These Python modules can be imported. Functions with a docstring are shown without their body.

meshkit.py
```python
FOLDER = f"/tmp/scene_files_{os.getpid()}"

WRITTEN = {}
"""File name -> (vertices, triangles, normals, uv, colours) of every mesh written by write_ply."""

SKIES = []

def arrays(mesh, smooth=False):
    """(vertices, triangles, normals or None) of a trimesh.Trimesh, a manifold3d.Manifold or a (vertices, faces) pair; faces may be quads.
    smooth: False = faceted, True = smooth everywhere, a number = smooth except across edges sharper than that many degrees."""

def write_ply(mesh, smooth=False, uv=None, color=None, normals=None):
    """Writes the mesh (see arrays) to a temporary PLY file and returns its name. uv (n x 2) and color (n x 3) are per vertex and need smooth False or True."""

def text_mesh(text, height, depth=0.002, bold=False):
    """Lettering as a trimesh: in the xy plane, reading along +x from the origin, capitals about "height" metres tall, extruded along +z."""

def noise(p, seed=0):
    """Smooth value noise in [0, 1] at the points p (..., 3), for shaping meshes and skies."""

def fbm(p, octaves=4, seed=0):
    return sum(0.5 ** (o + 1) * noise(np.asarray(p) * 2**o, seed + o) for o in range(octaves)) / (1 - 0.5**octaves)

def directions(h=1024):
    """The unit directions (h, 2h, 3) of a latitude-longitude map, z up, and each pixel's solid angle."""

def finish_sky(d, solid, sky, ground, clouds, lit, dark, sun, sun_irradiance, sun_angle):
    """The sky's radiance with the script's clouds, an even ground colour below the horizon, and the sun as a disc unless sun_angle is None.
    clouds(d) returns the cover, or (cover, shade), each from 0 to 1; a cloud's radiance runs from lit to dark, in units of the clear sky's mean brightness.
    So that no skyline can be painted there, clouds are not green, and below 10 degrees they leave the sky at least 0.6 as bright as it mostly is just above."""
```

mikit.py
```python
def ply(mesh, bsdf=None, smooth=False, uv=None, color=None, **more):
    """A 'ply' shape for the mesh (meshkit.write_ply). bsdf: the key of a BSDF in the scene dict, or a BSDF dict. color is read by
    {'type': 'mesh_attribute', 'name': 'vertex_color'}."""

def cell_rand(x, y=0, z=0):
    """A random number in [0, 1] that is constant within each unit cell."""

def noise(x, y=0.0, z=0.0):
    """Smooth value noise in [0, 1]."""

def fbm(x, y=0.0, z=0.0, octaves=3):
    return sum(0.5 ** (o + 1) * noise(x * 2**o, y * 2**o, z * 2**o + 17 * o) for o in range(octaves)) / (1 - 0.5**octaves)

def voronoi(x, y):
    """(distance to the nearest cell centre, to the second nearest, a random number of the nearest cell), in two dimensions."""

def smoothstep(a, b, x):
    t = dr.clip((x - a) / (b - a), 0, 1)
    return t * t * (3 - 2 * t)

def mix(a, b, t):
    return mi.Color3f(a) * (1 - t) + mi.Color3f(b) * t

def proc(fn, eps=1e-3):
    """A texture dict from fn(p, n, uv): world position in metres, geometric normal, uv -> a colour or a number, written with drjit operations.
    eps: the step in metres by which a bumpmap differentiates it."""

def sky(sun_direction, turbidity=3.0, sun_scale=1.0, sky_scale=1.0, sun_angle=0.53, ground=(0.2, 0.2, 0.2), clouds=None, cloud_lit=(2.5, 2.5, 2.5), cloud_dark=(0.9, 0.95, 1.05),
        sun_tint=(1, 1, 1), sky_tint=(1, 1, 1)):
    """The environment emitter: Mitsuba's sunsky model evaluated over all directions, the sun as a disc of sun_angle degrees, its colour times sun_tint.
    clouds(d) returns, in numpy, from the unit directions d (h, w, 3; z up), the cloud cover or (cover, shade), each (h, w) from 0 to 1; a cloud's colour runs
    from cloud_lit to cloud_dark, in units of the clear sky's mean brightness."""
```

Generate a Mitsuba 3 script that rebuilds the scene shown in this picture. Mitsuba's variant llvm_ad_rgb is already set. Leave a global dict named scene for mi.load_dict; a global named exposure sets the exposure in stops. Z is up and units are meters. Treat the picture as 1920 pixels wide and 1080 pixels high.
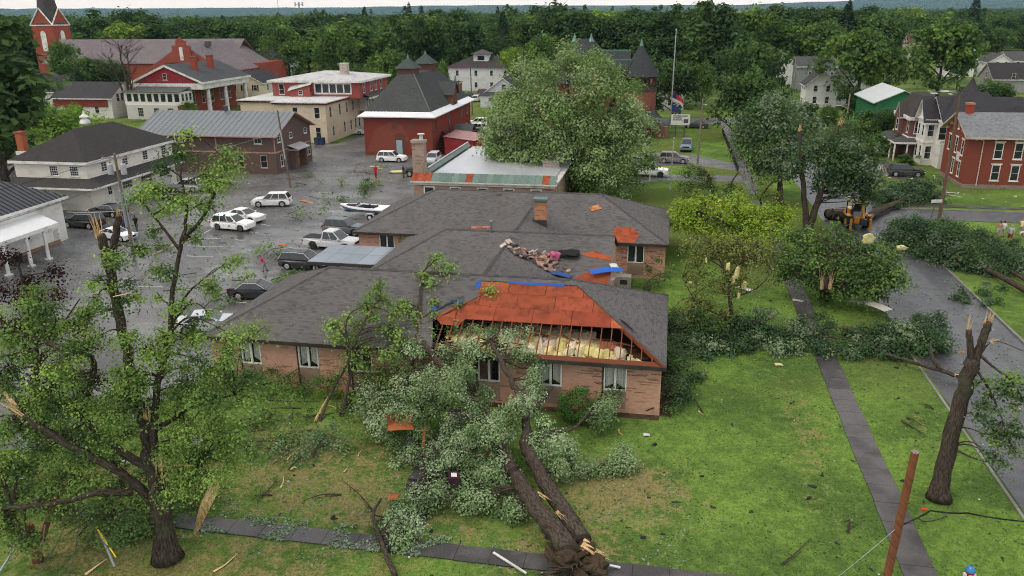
import math, numpy as np, trimesh, manifold3d as m3, shapely.geometry as sg, shapely
import mitsuba as mi, drjit as dr, mikit, meshkit
from mikit import proc, noise, fbm, cell_rand, smoothstep, mix, voronoi
T = mi.ScalarTransform4f
scene, labels = {}, {}
# ---------------------------------------------------------------- camera, sky, exposure
CAM = np.array([0.0, 0.0, 22.3])
AZ, PITCH, ROLL, FOC = math.radians(11.0), math.radians(19.05), math.radians(0.6), 1500 / 960
_fh, _r0 = np.array([-math.sin(AZ), math.cos(AZ), 0]), np.array([math.cos(AZ), math.sin(AZ), 0])
_fw = _fh * math.cos(PITCH) + np.array([0, 0, -math.sin(PITCH)])
_d0 = -_fh * math.sin(PITCH) + np.array([0, 0, -math.cos(PITCH)])
_dn = _d0 * math.cos(ROLL) - _r0 * math.sin(ROLL)
scene['camera'] = {'type': 'perspective', 'fov': 2 * math.degrees(math.atan(1 / FOC)), 'fov_axis': 'x', 'near_clip': 0.5, 'far_clip': 40000.0,
                   'to_world': T().look_at(origin=CAM.tolist(), target=(CAM + _fw).tolist(), up=(-_dn).tolist())}


def _clouds(d):
    n = meshkit.fbm(d * np.array([3.0, 3.0, 7.0]) + 3.1, 4)
    return np.ones(d.shape[:2]), np.clip(0.25 + 0.9 * (n - 0.5), 0, 1)


scene['sky'] = mikit.sky([-0.45, -0.35, 0.82], turbidity=4, sun_scale=0.22, sun_angle=24, clouds=_clouds, cloud_lit=(2.5, 2.55, 2.6), cloud_dark=(1.7, 1.78, 1.9), ground=(0.12, 0.14, 0.1))
exposure = 2.2
# ---------------------------------------------------------------- helpers
RNG = np.random.default_rng(7)


def A(*x): return np.array(x, float)


def numbered(k):
    if k not in labels and k not in scene: return k
    i = 1
    while f'{k}_{i:03d}' in labels or f'{k}_{i:03d}' in scene: i += 1
    return f'{k}_{i:03d}'


def thing(name, label, cat, group=None, kind=None):
    k = numbered(name)
    labels[k] = {'label': label}
    if cat: labels[k]['category'] = cat
    if group: labels[k]['group'] = group
    if kind: labels[k]['kind'] = kind
    return k


class M:
    """Gathers faces; every face gets metric uv on its own plane and a colour."""

    def __init__(s, col=(.5, .5, .5), jit=0.0): s.V, s.F, s.U, s.C, s.n, s.col, s.jit, s.X = [], [], [], [], 0, col, jit, None

    def add(s, v, f, uv=None, col=None):
        v = np.asarray(v, float).reshape(-1, 3)
        f = np.asarray(f, int).reshape(-1, 3)
        if s.X is not None: v = s.X(v)
        if uv is None: uv = v[:, :2]
        c = np.asarray(s.col if col is None else col, float)
        if c.ndim == 1: c = np.tile(c, (len(v), 1))
        s.V.append(v); s.F.append(f + s.n); s.U.append(np.asarray(uv, float)); s.C.append(c); s.n += len(v)
        return s

    def poly(s, pts, col=None):
        p = np.asarray(pts, float)
        if s.X is not None: p = s.X(p)
        n = np.cross(p[1] - p[0], p[2] - p[0])
        if len(p) > 3: n = n + np.cross(p[2] - p[0], p[3] - p[0])
        n = n / (np.linalg.norm(n) + 1e-12)
        if abs(n[2]) > .995: uv = p[:, :2]
        else:
            u = np.cross([0, 0, 1.0], n); u /= np.linalg.norm(u)
            uv = np.stack([p @ u, p @ np.cross(n, u)], 1)
        k = len(p)
        X, s.X = s.X, None
        c = np.asarray(s.col if col is None else col, float)
        if s.jit: c = c * (1 + s.jit * (RNG.random() - .5))
        s.add(p, [[0, i, i + 1] for i in range(1, k - 1)], uv, c)
        s.X = X
        return s

    def box(s, x0, x1, y0, y1, z0, z1, col=None, skip=''):
        P = lambda *q: [A(*t) for t in q]
        if 'f' not in skip: s.poly(P((x0, y0, z0), (x1, y0, z0), (x1, y0, z1), (x0, y0, z1)), col)
        if 'b' not in skip: s.poly(P((x1, y1, z0), (x0, y1, z0), (x0, y1, z1), (x1, y1, z1)), col)
        if 'l' not in skip: s.poly(P((x0, y1, z0), (x0, y0, z0), (x0, y0, z1), (x0, y1, z1)), col)
        if 'r' not in skip: s.poly(P((x1, y0, z0), (x1, y1, z0), (x1, y1, z1), (x1, y0, z1)), col)
        if 't' not in skip: s.poly(P((x0, y0, z1), (x1, y0, z1), (x1, y1, z1), (x0, y1, z1)), col)
        if 'd' not in skip: s.poly(P((x0, y1, z0), (x1, y1, z0), (x1, y0, z0), (x0, y0, z0)), col)
        return s

    def cbox(s, c, d, col=None, R=None):
        """box of full size d centred at c, turned by the matrix R"""
        X = s.X
        R_ = np.eye(3) if R is None else R
        s.X = (lambda v: (np.asarray(v) @ R_.T + np.asarray(c))) if X is None else (lambda v: X(np.asarray(v) @ R_.T + np.asarray(c)))
        s.box(-d[0] / 2, d[0] / 2, -d[1] / 2, d[1] / 2, -d[2] / 2, d[2] / 2, col)
        s.X = X
        return s

    def prism(s, pts, h, axis, at, col=None):
        """polygon pts extruded; axis 'x': pts are (y,z) from at to at+h; 'y': (x,z); 'z': (x,y)"""
        g = sg.Polygon(pts)
        t = trimesh.creation.extrude_polygon(g, abs(h), engine='earcut')
        v = np.array(t.vertices); f = np.array(t.faces)
        lo = min(at, at + h)
        if axis == 'x': w = np.stack([v[:, 2] + lo, v[:, 0], v[:, 1]], 1)
        elif axis == 'y': w = np.stack([v[:, 0], v[:, 2] + lo, v[:, 1]], 1); f = f[:, ::-1]
        else: w = np.stack([v[:, 0], v[:, 1], v[:, 2] + lo], 1)
        for tri in f: s.poly(w[tri], col)
        return s

    def tri(s, mesh, col=None):
        if hasattr(mesh, 'to_mesh'):
            q = mesh.to_mesh(); return s.add(np.array(q.vert_properties[:, :3]), q.tri_verts, None, col)
        return s.add(mesh.vertices, mesh.faces, None, col)

    def tube(s, pts, rad, n=8, col=None, cap=True, wob=0.0):
        v, f, uv = tube(pts, rad, n, cap, wob)
        return s.add(v, f, uv, col)

    def arrays(s): return np.vstack(s.V), np.vstack(s.F), np.vstack(s.U), np.vstack(s.C)


def tube(pts, rad, n=8, cap=True, wob=0.0):
    p = np.asarray(pts, float); k = len(p)
    r = np.broadcast_to(np.asarray(rad, float), (k,)).copy()
    t = np.gradient(p, axis=0); t /= np.linalg.norm(t, axis=1, keepdims=True) + 1e-12
    u = np.cross(t[0], [0, 0, 1.0] if abs(t[0][2]) < .9 else [1.0, 0, 0]); u /= np.linalg.norm(u)
    V, U = [], []
    s = np.r_[0, np.cumsum(np.linalg.norm(np.diff(p, axis=0), axis=1))]
    a = np.arange(n + 1) / n * 2 * np.pi
    for i in range(k):
        u = u - t[i] * (u @ t[i]); u /= np.linalg.norm(u) + 1e-12
        w = np.cross(t[i], u)
        rr = r[i] * (1 + wob * (meshkit.noise(np.stack([np.cos(a) * 1.7 + 9, np.sin(a) * 1.7 + s[i] * .6, s[i] * .8 + a * 0], 1), 3) - .5)) if wob else r[i] * np.ones(n + 1)
        V.append(p[i] + rr[:, None] * (np.cos(a)[:, None] * u + np.sin(a)[:, None] * w))
        U.append(np.stack([a * max(r.max(), .02), np.full(n + 1, s[i])], 1))
    V, U = np.vstack(V), np.vstack(U)
    i, j = np.meshgrid(np.arange(k - 1), np.arange(n), indexing='ij')
    b = (i * (n + 1) + j).ravel()
    F = np.vstack([np.stack([b, b + 1, b + n + 2], 1), np.stack([b, b + n + 2, b + n + 1], 1)])
    if cap:
        m = len(V)
        V = np.vstack([V, p[0], p[-1]]); U = np.vstack([U, [0, 0], [0, s[-1]]])
        q = np.arange(n); e = (k - 1) * (n + 1)
        F = np.vstack([F, np.stack([q * 0 + m, q + 1, q], 1), np.stack([q * 0 + m + 1, e + q, e + q + 1], 1)])
    return V, F, U


VCOL = ('paint', 'gloss', 'leaf', 'shingle', 'siding', 'brick', 'metal', 'wood', 'sheathing')


def put(key, m, bsdf, smooth=False, **kw):
    """adds one shape entry; m is an M"""
    key = numbered(key)
    v, f, u, c = m.arrays()
    if smooth not in (False, True):
        # split by angle, keep colour by nearest source vertex (M meshes of one colour)
        t = trimesh.graph.smooth_shade(trimesh.Trimesh(v, f, process=True), angle=math.radians(smooth), facet_minarea=None)
        v, f = np.array(t.vertices), np.array(t.faces); u = v[:, :2] + v[:, 2:]; c = np.tile(c[0], (len(v), 1)); smooth = True
    scene[key] = mikit.ply((v, f), bsdf, smooth=smooth, uv=u, color=c if bsdf in VCOL else None, **kw)
    return key


def part(parent, name, m, bsdf, smooth=False, label=None, **kw):
    k = put(f'{parent}__{name}', m, bsdf, smooth, **kw)
    if label: labels[k] = {'label': label}
    return k


def single(name, label, cat, m, bsdf, smooth=False, group=None, kind=None, **kw):
    k = thing(name, label, cat, group, kind)
    v = labels.pop(k); k2 = put(k, m, bsdf, smooth, **kw); labels[k2] = v
    return k2


def copy_part(parent, name, src, tw):
    k = numbered(f'{parent}__{name}')
    scene[k] = {**scene[src], 'to_world': tw}
    return k


def rz(a): c, s = math.cos(a), math.sin(a); return np.array([[c, -s, 0], [s, c, 0], [0, 0, 1.0]])


def rx(a): c, s = math.cos(a), math.sin(a); return np.array([[1, 0, 0], [0, c, -s], [0, s, c]])


def ry(a): c, s = math.cos(a), math.sin(a); return np.array([[c, 0, s], [0, 1, 0], [-s, 0, c]])


def at(o, a=0.0):
    """a transform for M.X: turn by a about z, then move to o"""
    R = rz(a); o = np.asarray(o, float)
    return lambda v: np.asarray(v, float) @ R.T + o


def struct(name, m, bsdf, smooth=False, label=None): return single(name, label or name.replace('_', ' '), None, m, bsdf, smooth, kind='structure')
# ---------------------------------------------------------------- materials
def rgb(*c): return {'type': 'rgb', 'value': list(map(float, c))}
VC = {'type': 'mesh_attribute', 'name': 'vertex_color'}
def diff(t): return {'type': 'diffuse', 'reflectance': t}
def two(b): return {'type': 'twosided', 'bsdf': b}
def blend(w, a, b): return {'type': 'blendbsdf', 'weight': w, 'a': a, 'b': b}
def prin(t, rough, **k): return {'type': 'principled', 'base_color': t, 'roughness': rough, **k}
# grass colour: broad patches shared by the lawn sheet and the blades that stand on it
def _patch(x, y, s):
    a = s(x * .62 + 1.4 * s(y * .31 + .7)) + s(y * .83 - 1.1 * s(x * .47)) + .7 * s(x * .23 - y * .37 + 2) + .6 * s(1.9 * x + .8 * s(2.3 * y)) * s(1.7 * y + .5)
    return a / 3.3 * .5 + .5
G_BRIGHT, G_DARK, G_TAN = A(.142, .232, .046), A(.072, .122, .032), A(.215, .172, .080)
def _bare(x, y, e):   # worn, dry turf: in front of the entrance and round the fallen tree
    return .85 * e(-((x + 1.2) / 4.2)**2 - ((y - 34.5) / 3.2)**2) + .66 * e(-((x + 13) / 9)**2 - ((y - 31) / 3.2)**2) + .5 * e(-((x - 8.4) / 1.6)**2 - ((y - 42) / 9)**2) + .7 * e(-((x + 19) / 7)**2 - ((y - 36) / 3.5)**2) + .8 * e(-((x + 28) / 5)**2 - ((y - 31) / 3)**2) + .75 * e(-((x + 20) / 14)**2 - ((y - 25) / 2.6)**2) + .45 * e(-((x + 3) / 4)**2 - ((y - 29) / 2)**2) + .35 * e(-((x - 15) / 1.5)**2 - ((y - 42) / 4)**2)
def lawn(p, n, uv):
    b = _patch(p.x, p.y, dr.sin)
    f = fbm(p.x * 2.2, p.y * 2.2, 0, 4)
    g = noise(p.x * 9, p.y * 9)
    h = noise(p.x * 31, p.y * 31, 4)
    c = mix(mi.Color3f(*map(float, G_DARK)), mi.Color3f(*map(float, G_BRIGHT)), smoothstep(.2, .8, b * .6 + f * .55 - .1))
    tan = smoothstep(.38, .8, _bare(p.x, p.y, dr.exp) + 1.0 * (f - .5) + .4 * (g - .5))
    c = mix(c, mi.Color3f(.105, .130, .040), smoothstep(.40, .62, fbm(p.x * .11 + 3, p.y * .11, 0, 3)) * smoothstep(44, 52, p.y) * .75)
    c = mix(c, mi.Color3f(*map(float, G_TAN)), tan * .85)
    return c * (.70 + .36 * g + .24 * h)
def farland(p, n, uv):
    f = fbm(p.x * .08, p.y * .08, 0, 4); g = fbm(p.x * 1.7, p.y * 1.7, 2, 3)
    return mix(mi.Color3f(.06, .095, .032), mi.Color3f(.125, .175, .048), smoothstep(.35, .65, f)) * (.6 + .8 * g)
def asphalt(p, n, uv):
    f = fbm(p.x * .22, p.y * .22, 0, 4); g = fbm(p.x * 2.5, p.y * 2.5, 1, 3); s = noise(p.x * 22, p.y * 22)
    c = mix(mi.Color3f(.064, .063, .065), mi.Color3f(.122, .121, .121), smoothstep(.3, .7, f * .7 + g * .3))
    d, d2, _ = voronoi(p.x * .21 + fbm(p.x * .9, p.y * .9) * .9, p.y * .21)
    c = c * (1 - .4 * smoothstep(.018, .004, d2 - d))
    return c * (.82 + .36 * s)
def asphalt_rough(p, n, uv):
    f = fbm(p.x * .16 + 7, p.y * .3, 3, 4)
    return .52 - .3 * smoothstep(.42, .62, f) + .12 * noise(p.x * 6, p.y * 6)
def road(p, n, uv):
    f = fbm(p.x * .5, p.y * .12, 0, 4); s = noise(p.x * 24, p.y * 24); g = fbm(p.x * 1.5, p.y * 1.5, 1, 3)
    lane = dr.exp(-dr.square((p.x - 19.2) / .5)) + dr.exp(-dr.square((p.x - 23.2) / .5))
    c = mix(mi.Color3f(.042, .042, .047), mi.Color3f(.072, .072, .078), smoothstep(.3, .7, f * .6 + g * .4 - .1 * lane))
    return c * (.84 + .32 * s)
def concrete(p, n, uv):
    f = fbm(p.x * 1.1, p.y * 1.1, 0, 4); s = noise(p.x * 30, p.y * 30); g = noise(p.x * .7 + 5, p.y * .7)
    c = mix(mi.Color3f(.036, .033, .031), mi.Color3f(.080, .073, .070), smoothstep(.3, .7, f * .7 + .3 * g))
    return c * (.8 + .4 * s)
def barkc(p, n, uv):
    f = fbm(uv.x * 26 + 1.2 * noise(p.x * 3, p.y * 3, p.z * 3), uv.y * 7, 0, 4); g = fbm(p.x * 1.3, p.y * 1.3, p.z * 1.3, 3)
    c = mix(mi.Color3f(.040, .031, .026), mi.Color3f(.095, .076, .063), smoothstep(.3, .68, f))
    return mix(c, mi.Color3f(.085, .10, .06), smoothstep(.55, .8, g) * .5)
def barkb(p, n, uv): return fbm(uv.x * 26 + 1.2 * noise(p.x * 3, p.y * 3, p.z * 3), uv.y * 7, 0, 4) * .014
def woodc(p, n, uv):
    f = fbm(uv.x * 30, uv.y * 2.2, 0, 3)
    return mix(mi.Color3f(.50, .29, .13), mi.Color3f(.74, .56, .34), smoothstep(.3, .7, f))
def dirt(s0, a, b):
    return proc(lambda p, n, uv: a + b * smoothstep(.42, .72, fbm(p.x * s0, p.y * s0, p.z * s0, 4)))
def shingles(p, n, uv):
    row = dr.floor(uv.y / .145)
    r = cell_rand(dr.floor(uv.x / .31 + cell_rand(row, 3) * 7), row, 1)
    line = smoothstep(.80, .98, uv.y / .145 - row)
    st = fbm(uv.x * .5, uv.y * .35, 2, 3)
    return dr.clip(.10 + .38 * r * r + .32 * line + .22 * (st - .5), 0, 1)
def sidingw(p, n, uv):
    k = uv.y / .125; l = smoothstep(.86, .97, k - dr.floor(k))
    return dr.clip(.24 * l + .22 * smoothstep(.45, .85, fbm(uv.x * .6, uv.y * 1.6, 1, 4)), 0, 1)
def bricks(p, n, uv):
    row = dr.floor(uv.y / .076)
    k = uv.x / .215 + .5 * (row - 2 * dr.floor(row / 2)); cx = dr.floor(k)
    mortar = dr.maximum(smoothstep(.86, .95, uv.y / .076 - row), smoothstep(.93, .97, k - cx))
    r = cell_rand(cx, row, 2); r2 = cell_rand(dr.floor(cx / 3 + cell_rand(row, 9) * 5), row, 5)
    return dr.clip(.08 + .22 * r + .5 * smoothstep(.86, .9, r2) + .05 * mortar + .35 * (fbm(uv.x * .7, uv.y * .7, 3, 3) - .5), 0, 1)
def metalr(p, n, uv): return .28 + .3 * fbm(p.x * .7, p.y * .7, p.z, 3)
def osb(p, n, uv):
    return dr.clip(.12 + .55 * smoothstep(.35, .75, fbm(p.x * 1.6, p.y * 2.6, p.z, 4)) + .4 * smoothstep(.6, .8, fbm(p.x * 7, p.y * 2, p.z, 2)) + .5 * smoothstep(.78, .84, noise(p.x * 4, p.y * 4, p.z)), 0, 1)

scene['paint'] = two(blend(dirt(1.3, .03, .3), diff(VC), diff(rgb(.13, .115, .09))))
scene['gloss'] = two(prin(VC, .32, specular=.5, clearcoat=.7, clearcoat_gloss=.85))
scene['metal'] = two(prin(VC, proc(metalr), metallic=.35, specular=.5))
scene['leaf'] = {'type': 'principledthin', 'base_color': VC, 'roughness': .55, 'spec_trans': 0.0, 'diff_trans': .55, 'eta': 1.35}
scene['shingle'] = two(blend(proc(shingles), diff(VC), diff(rgb(.028, .027, .028))))
scene['siding'] = two(blend(proc(sidingw), diff(VC), diff(rgb(.20, .18, .15))))
scene['brick'] = two(blend(proc(bricks), diff(VC), diff(rgb(.15, .075, .05))))
scene['wood'] = two(blend(proc(lambda p, n, uv: .65 * smoothstep(.35, .75, fbm(uv.x * 14, uv.y * 1.5, 0, 3))), diff(VC), diff(rgb(.12, .07, .04))))
scene['sheathing'] = two(blend(proc(osb), diff(VC), diff(rgb(.17, .048, .028))))
scene['lawn_mat'] = two(diff(proc(lawn)))
scene['farland_mat'] = two(diff(proc(farland)))
scene['asphalt_mat'] = two(prin(proc(asphalt), proc(asphalt_rough), specular=.5))
scene['road_mat'] = two(prin(proc(road), .42, specular=.5))
scene['concrete_mat'] = two(prin(proc(concrete), .45, specular=.4))
scene['bark'] = two({'type': 'bumpmap', 'arbitrary': proc(barkb, 4e-3), 'scale': 1.0, 'bsdf': diff(proc(barkc))})
scene['split_wood'] = two(diff(proc(woodc)))
scene['dark_glass'] = two(prin(rgb(.02, .024, .028), .07, specular=.7))
scene['pane_glass'] = {'type': 'thindielectric', 'int_ior': 1.5}
scene['rubber'] = two(prin(rgb(.018, .018, .019), .6, specular=.3))
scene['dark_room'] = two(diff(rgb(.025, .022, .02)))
scene['soil'] = two(diff(proc(lambda p, n, uv: mix(mi.Color3f(.045, .032, .022), mi.Color3f(.09, .07, .045), fbm(p.x * 4, p.y * 4, 0, 4)))))
scene['hill_mat'] = two(diff(proc(lambda p, n, uv: mix(mi.Color3f(.020, .036, .024), mi.Color3f(.034, .054, .030), fbm(p.x * .004, p.y * .004, 0, 4)))))
scene['patch_mat'] = two(prin(proc(lambda p, n, uv: asphalt(p, n, uv) * .72), .4, specular=.5))
# ---------------------------------------------------------------- the setting
def sheet(name, pts, z, bsdf, label=None):
    g = sg.Polygon([p[:2] for p in pts])
    v, f = trimesh.creation.triangulate_polygon(g, engine='earcut')
    m = M(); m.add(np.c_[v, np.full(len(v), z)], f, v)
    n = np.cross(m.V[0][f[0][1]] - m.V[0][f[0][0]], m.V[0][f[0][2]] - m.V[0][f[0][0]])
    if n[2] < 0: m.F[0] = m.F[0][:, ::-1]
    return struct(name, m, bsdf, label=label)


def rect(x0, x1, y0, y1): return [(x0, y0), (x1, y0), (x1, y1), (x0, y1)]


m = M(); R_ = 16000.0; a_ = np.arange(48) / 48 * 2 * math.pi
m.add(np.vstack([[[0, 0, 0]], np.c_[R_ * np.cos(a_), R_ * np.sin(a_), a_ * 0]]), [[0, i + 1, (i + 1) % 48 + 1] for i in range(48)])
struct('ground', m, 'hill_mat', label='green open ground reaching out to the far woods')
sheet('town_ground', [(-330, -10), (330, -10), (330, 620), (-500, 620)], .002, 'farland_mat', 'rough green ground under the town')
sheet('lawn', rect(-44, 17.0, 2, 92), .004, 'lawn_mat', 'green and tan storm littered lawn round the brick building')
sheet('lawn', rect(25.4, 75, 2, 93.3), .004, 'lawn_mat', 'green grass across the road where the neighbours stand')
sheet('lawn', rect(25.4, 75, 98.6, 150), .004, 'lawn_mat', 'grass in front of the red brick house')
sheet('lawn', rect(-12, 17.0, 92, 190), .004, 'lawn_mat', 'grass round the turreted mansion')
sheet('parking_lot', [(-105, 24), (-60, 28), (-36, 32.2), (-30, 33.6), (-28.9, 42), (-28.6, 56), (-18, 56), (-18, 66.6), (-28.2, 66.6), (-28.2, 126), (-49, 126.4), (-50, 160), (-58.5, 160), (-58.5, 136.5), (-75, 136), (-75, 100), (-105, 100)], .009, 'asphalt_mat', 'wet grey asphalt parking lot scattered with debris')
sheet('side_street', [(-37.2, 126), (-28.2, 126), (-27, 190), (-8, 240), (-20, 244), (-39, 192)], .009, 'asphalt_mat', 'grey street running back past the red carriage house')
sheet('road', [(17.15, 2), (25.25, 2), (25.25, 93.6), (75, 93.6), (75, 98.4), (25.2, 98.4), (24.2, 190), (17.6, 190), (17.5, 98)], .008, 'road_mat', 'wet dark asphalt road with a side street to the right')
sheet('driveway', [(-5.01, 131.72), (0.09, 136.09), (6.81, 130.75), (11.96, 123.51), (11.64, 119.64), (4.94, 123.45), (-5.35, 121.61)], .010, 'asphalt_mat', 'paved driveway with a small grey car beside the mansion')
sheet('driveway', [(-4.91, 112.95), (0.25, 116.03), (12.81, 116.19), (12.46, 112.37), (0.28, 111.77), (-4.68, 108.5)], .010, 'asphalt_mat', 'narrow paved strip behind the white pickup')
sheet('cross_street', [(-1.4, 179.85), (18.98, 182.08), (23.91, 177.29), (23.08, 170.55), (18.15, 173.25), (-1.25, 169.38)], .010, 'asphalt_mat', 'far cross street beyond the flagpole')
sheet('driveway', [(29.85, 131.86), (33.45, 132.34), (33.37, 122.63), (35.16, 117.41), (31.78, 116.19), (29.38, 120.86)], .011, 'concrete_mat', 'short driveway under the black crossover')
sheet('cross_street', [(-105, 100), (-75, 100), (-75, 108), (-78, 118), (-105, 122)], .012, 'asphalt_mat', 'lane behind the white garage')
for pts, lab in (([(-49.3, 73.9), (-45.45, 73.86), (-41.43, 66.27), (-46.43, 66.53)], 'darker resurfaced asphalt patch in the stall area'), ([(-46.88, 102.53), (-42.54, 102.42), (-41.64, 97.36), (-46.78, 97.96)], 'dark asphalt patch in the middle of the lot'), ([(-46.36, 60.89), (-42.57, 61.19), (-40.45, 57.45), (-44.48, 57.08)], 'asphalt patch at the front of the lot')): sheet('asphalt_patch', pts, .011, 'patch_mat', lab)
for (x, y), lab in (((-43.7, 74.77), 'dark drain grate before the white crossover'), ((-44.47, 72.56), 'dark manhole cover left of the drain grate'), ((-47.15, 117.78), 'dark manhole cover behind the person in red')):
    m = M((.025, .025, .026)); m.tube([(x, y, .0), (x, y, .018)], .42, 16); single('manhole_cover', lab, 'manhole cover', m, 'metal')
# kerbs
def kerb(pts, h=.13, w=.16, label=''):
    k = thing('kerb', label, None, None, 'structure')
    for (x0, y0), (x1, y1) in zip(pts, pts[1:]):
        n = max(1, int(math.hypot(x1 - x0, y1 - y0) / 3.0))
        for i in range(n):
            a, b = A(x0 + (x1 - x0) * i / n, y0 + (y1 - y0) * i / n), A(x0 + (x1 - x0) * (i + 1) / n, y0 + (y1 - y0) * (i + 1) / n)
            d = (b - a) / np.linalg.norm(b - a); a = a + d * .012; b = b - d * .012; c = (a + b) / 2
            q = M((.23, .22, .21), .25); q.cbox((c[0], c[1], h / 2 - .02 + RNG.random() * .02), (np.linalg.norm(b - a), w, h), None, rz(math.atan2(d[1], d[0])))
            part(k, 'stone', q, 'paint')
kerb([(25.33, 32), (25.33, 93.4)], label='pale stone kerb on the right side of the near road')
kerb([(17.06, 30), (17.06, 60)], .07, .14, 'low worn kerb between the road and the grass strip')
kerb([(26, 98.52), (56, 98.52)], label='stone kerb of the side street before the red house')
# lot markings
def stripe(p, q, w=.12, z=.013, col=(.5, .5, .48)):
    d = A(*q[:2]) - A(*p[:2]); L = np.linalg.norm(d); d /= L; n = A(-d[1], d[0]) * w / 2
    mk.poly([(*(A(*p[:2]) - n), z), (*(A(*q[:2]) - n), z), (*(A(*q[:2]) + n), z), (*(A(*p[:2]) + n), z)], col)
for p, q in (((-48.44, 73.82), (-45.67, 74.25)), ((-47.55, 71.08), (-43.73, 71.27)), ((-48.44, 73.82), (-48.72, 77.55)), ((-44.54, 58.63), (-42.36, 58.84)), ((-44.21, 80.35), (-42.96, 80.06)), ((-43.92, 77.14), (-42.89, 77.07)), ((-43.99, 74.09), (-42.67, 73.66)), ((-34.61, 56.27), (-33.08, 56.26)), ((-45.6, 67.75), (-42.79, 67.83))):
    mk = M(); stripe(p, q)
    single('parking_line', 'faded white painted parking stall line on the wet asphalt', 'road marking', mk, 'paint', group='painted stall lines of the lot')
for p, q, c in (((-49.01, 67.22), (-48.94, 71.46), (.40, .36, .24)), ((-63.14, 100.6), (-63.84, 102.77), (.3, .3, .3))):
    mk = M(); d = A(*q) - A(*p); c_ = (A(*p) + A(*q)) / 2
    mk.cbox((*c_, .07), (np.linalg.norm(d), .28, .14), c, rz(math.atan2(d[1], d[0])))
    single('curb_stop', 'yellowed concrete edging at the end of the lot island' if p[1] < 80 else 'short grey concrete wheel stop by the brown building', 'kerb', mk, 'paint')
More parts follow.
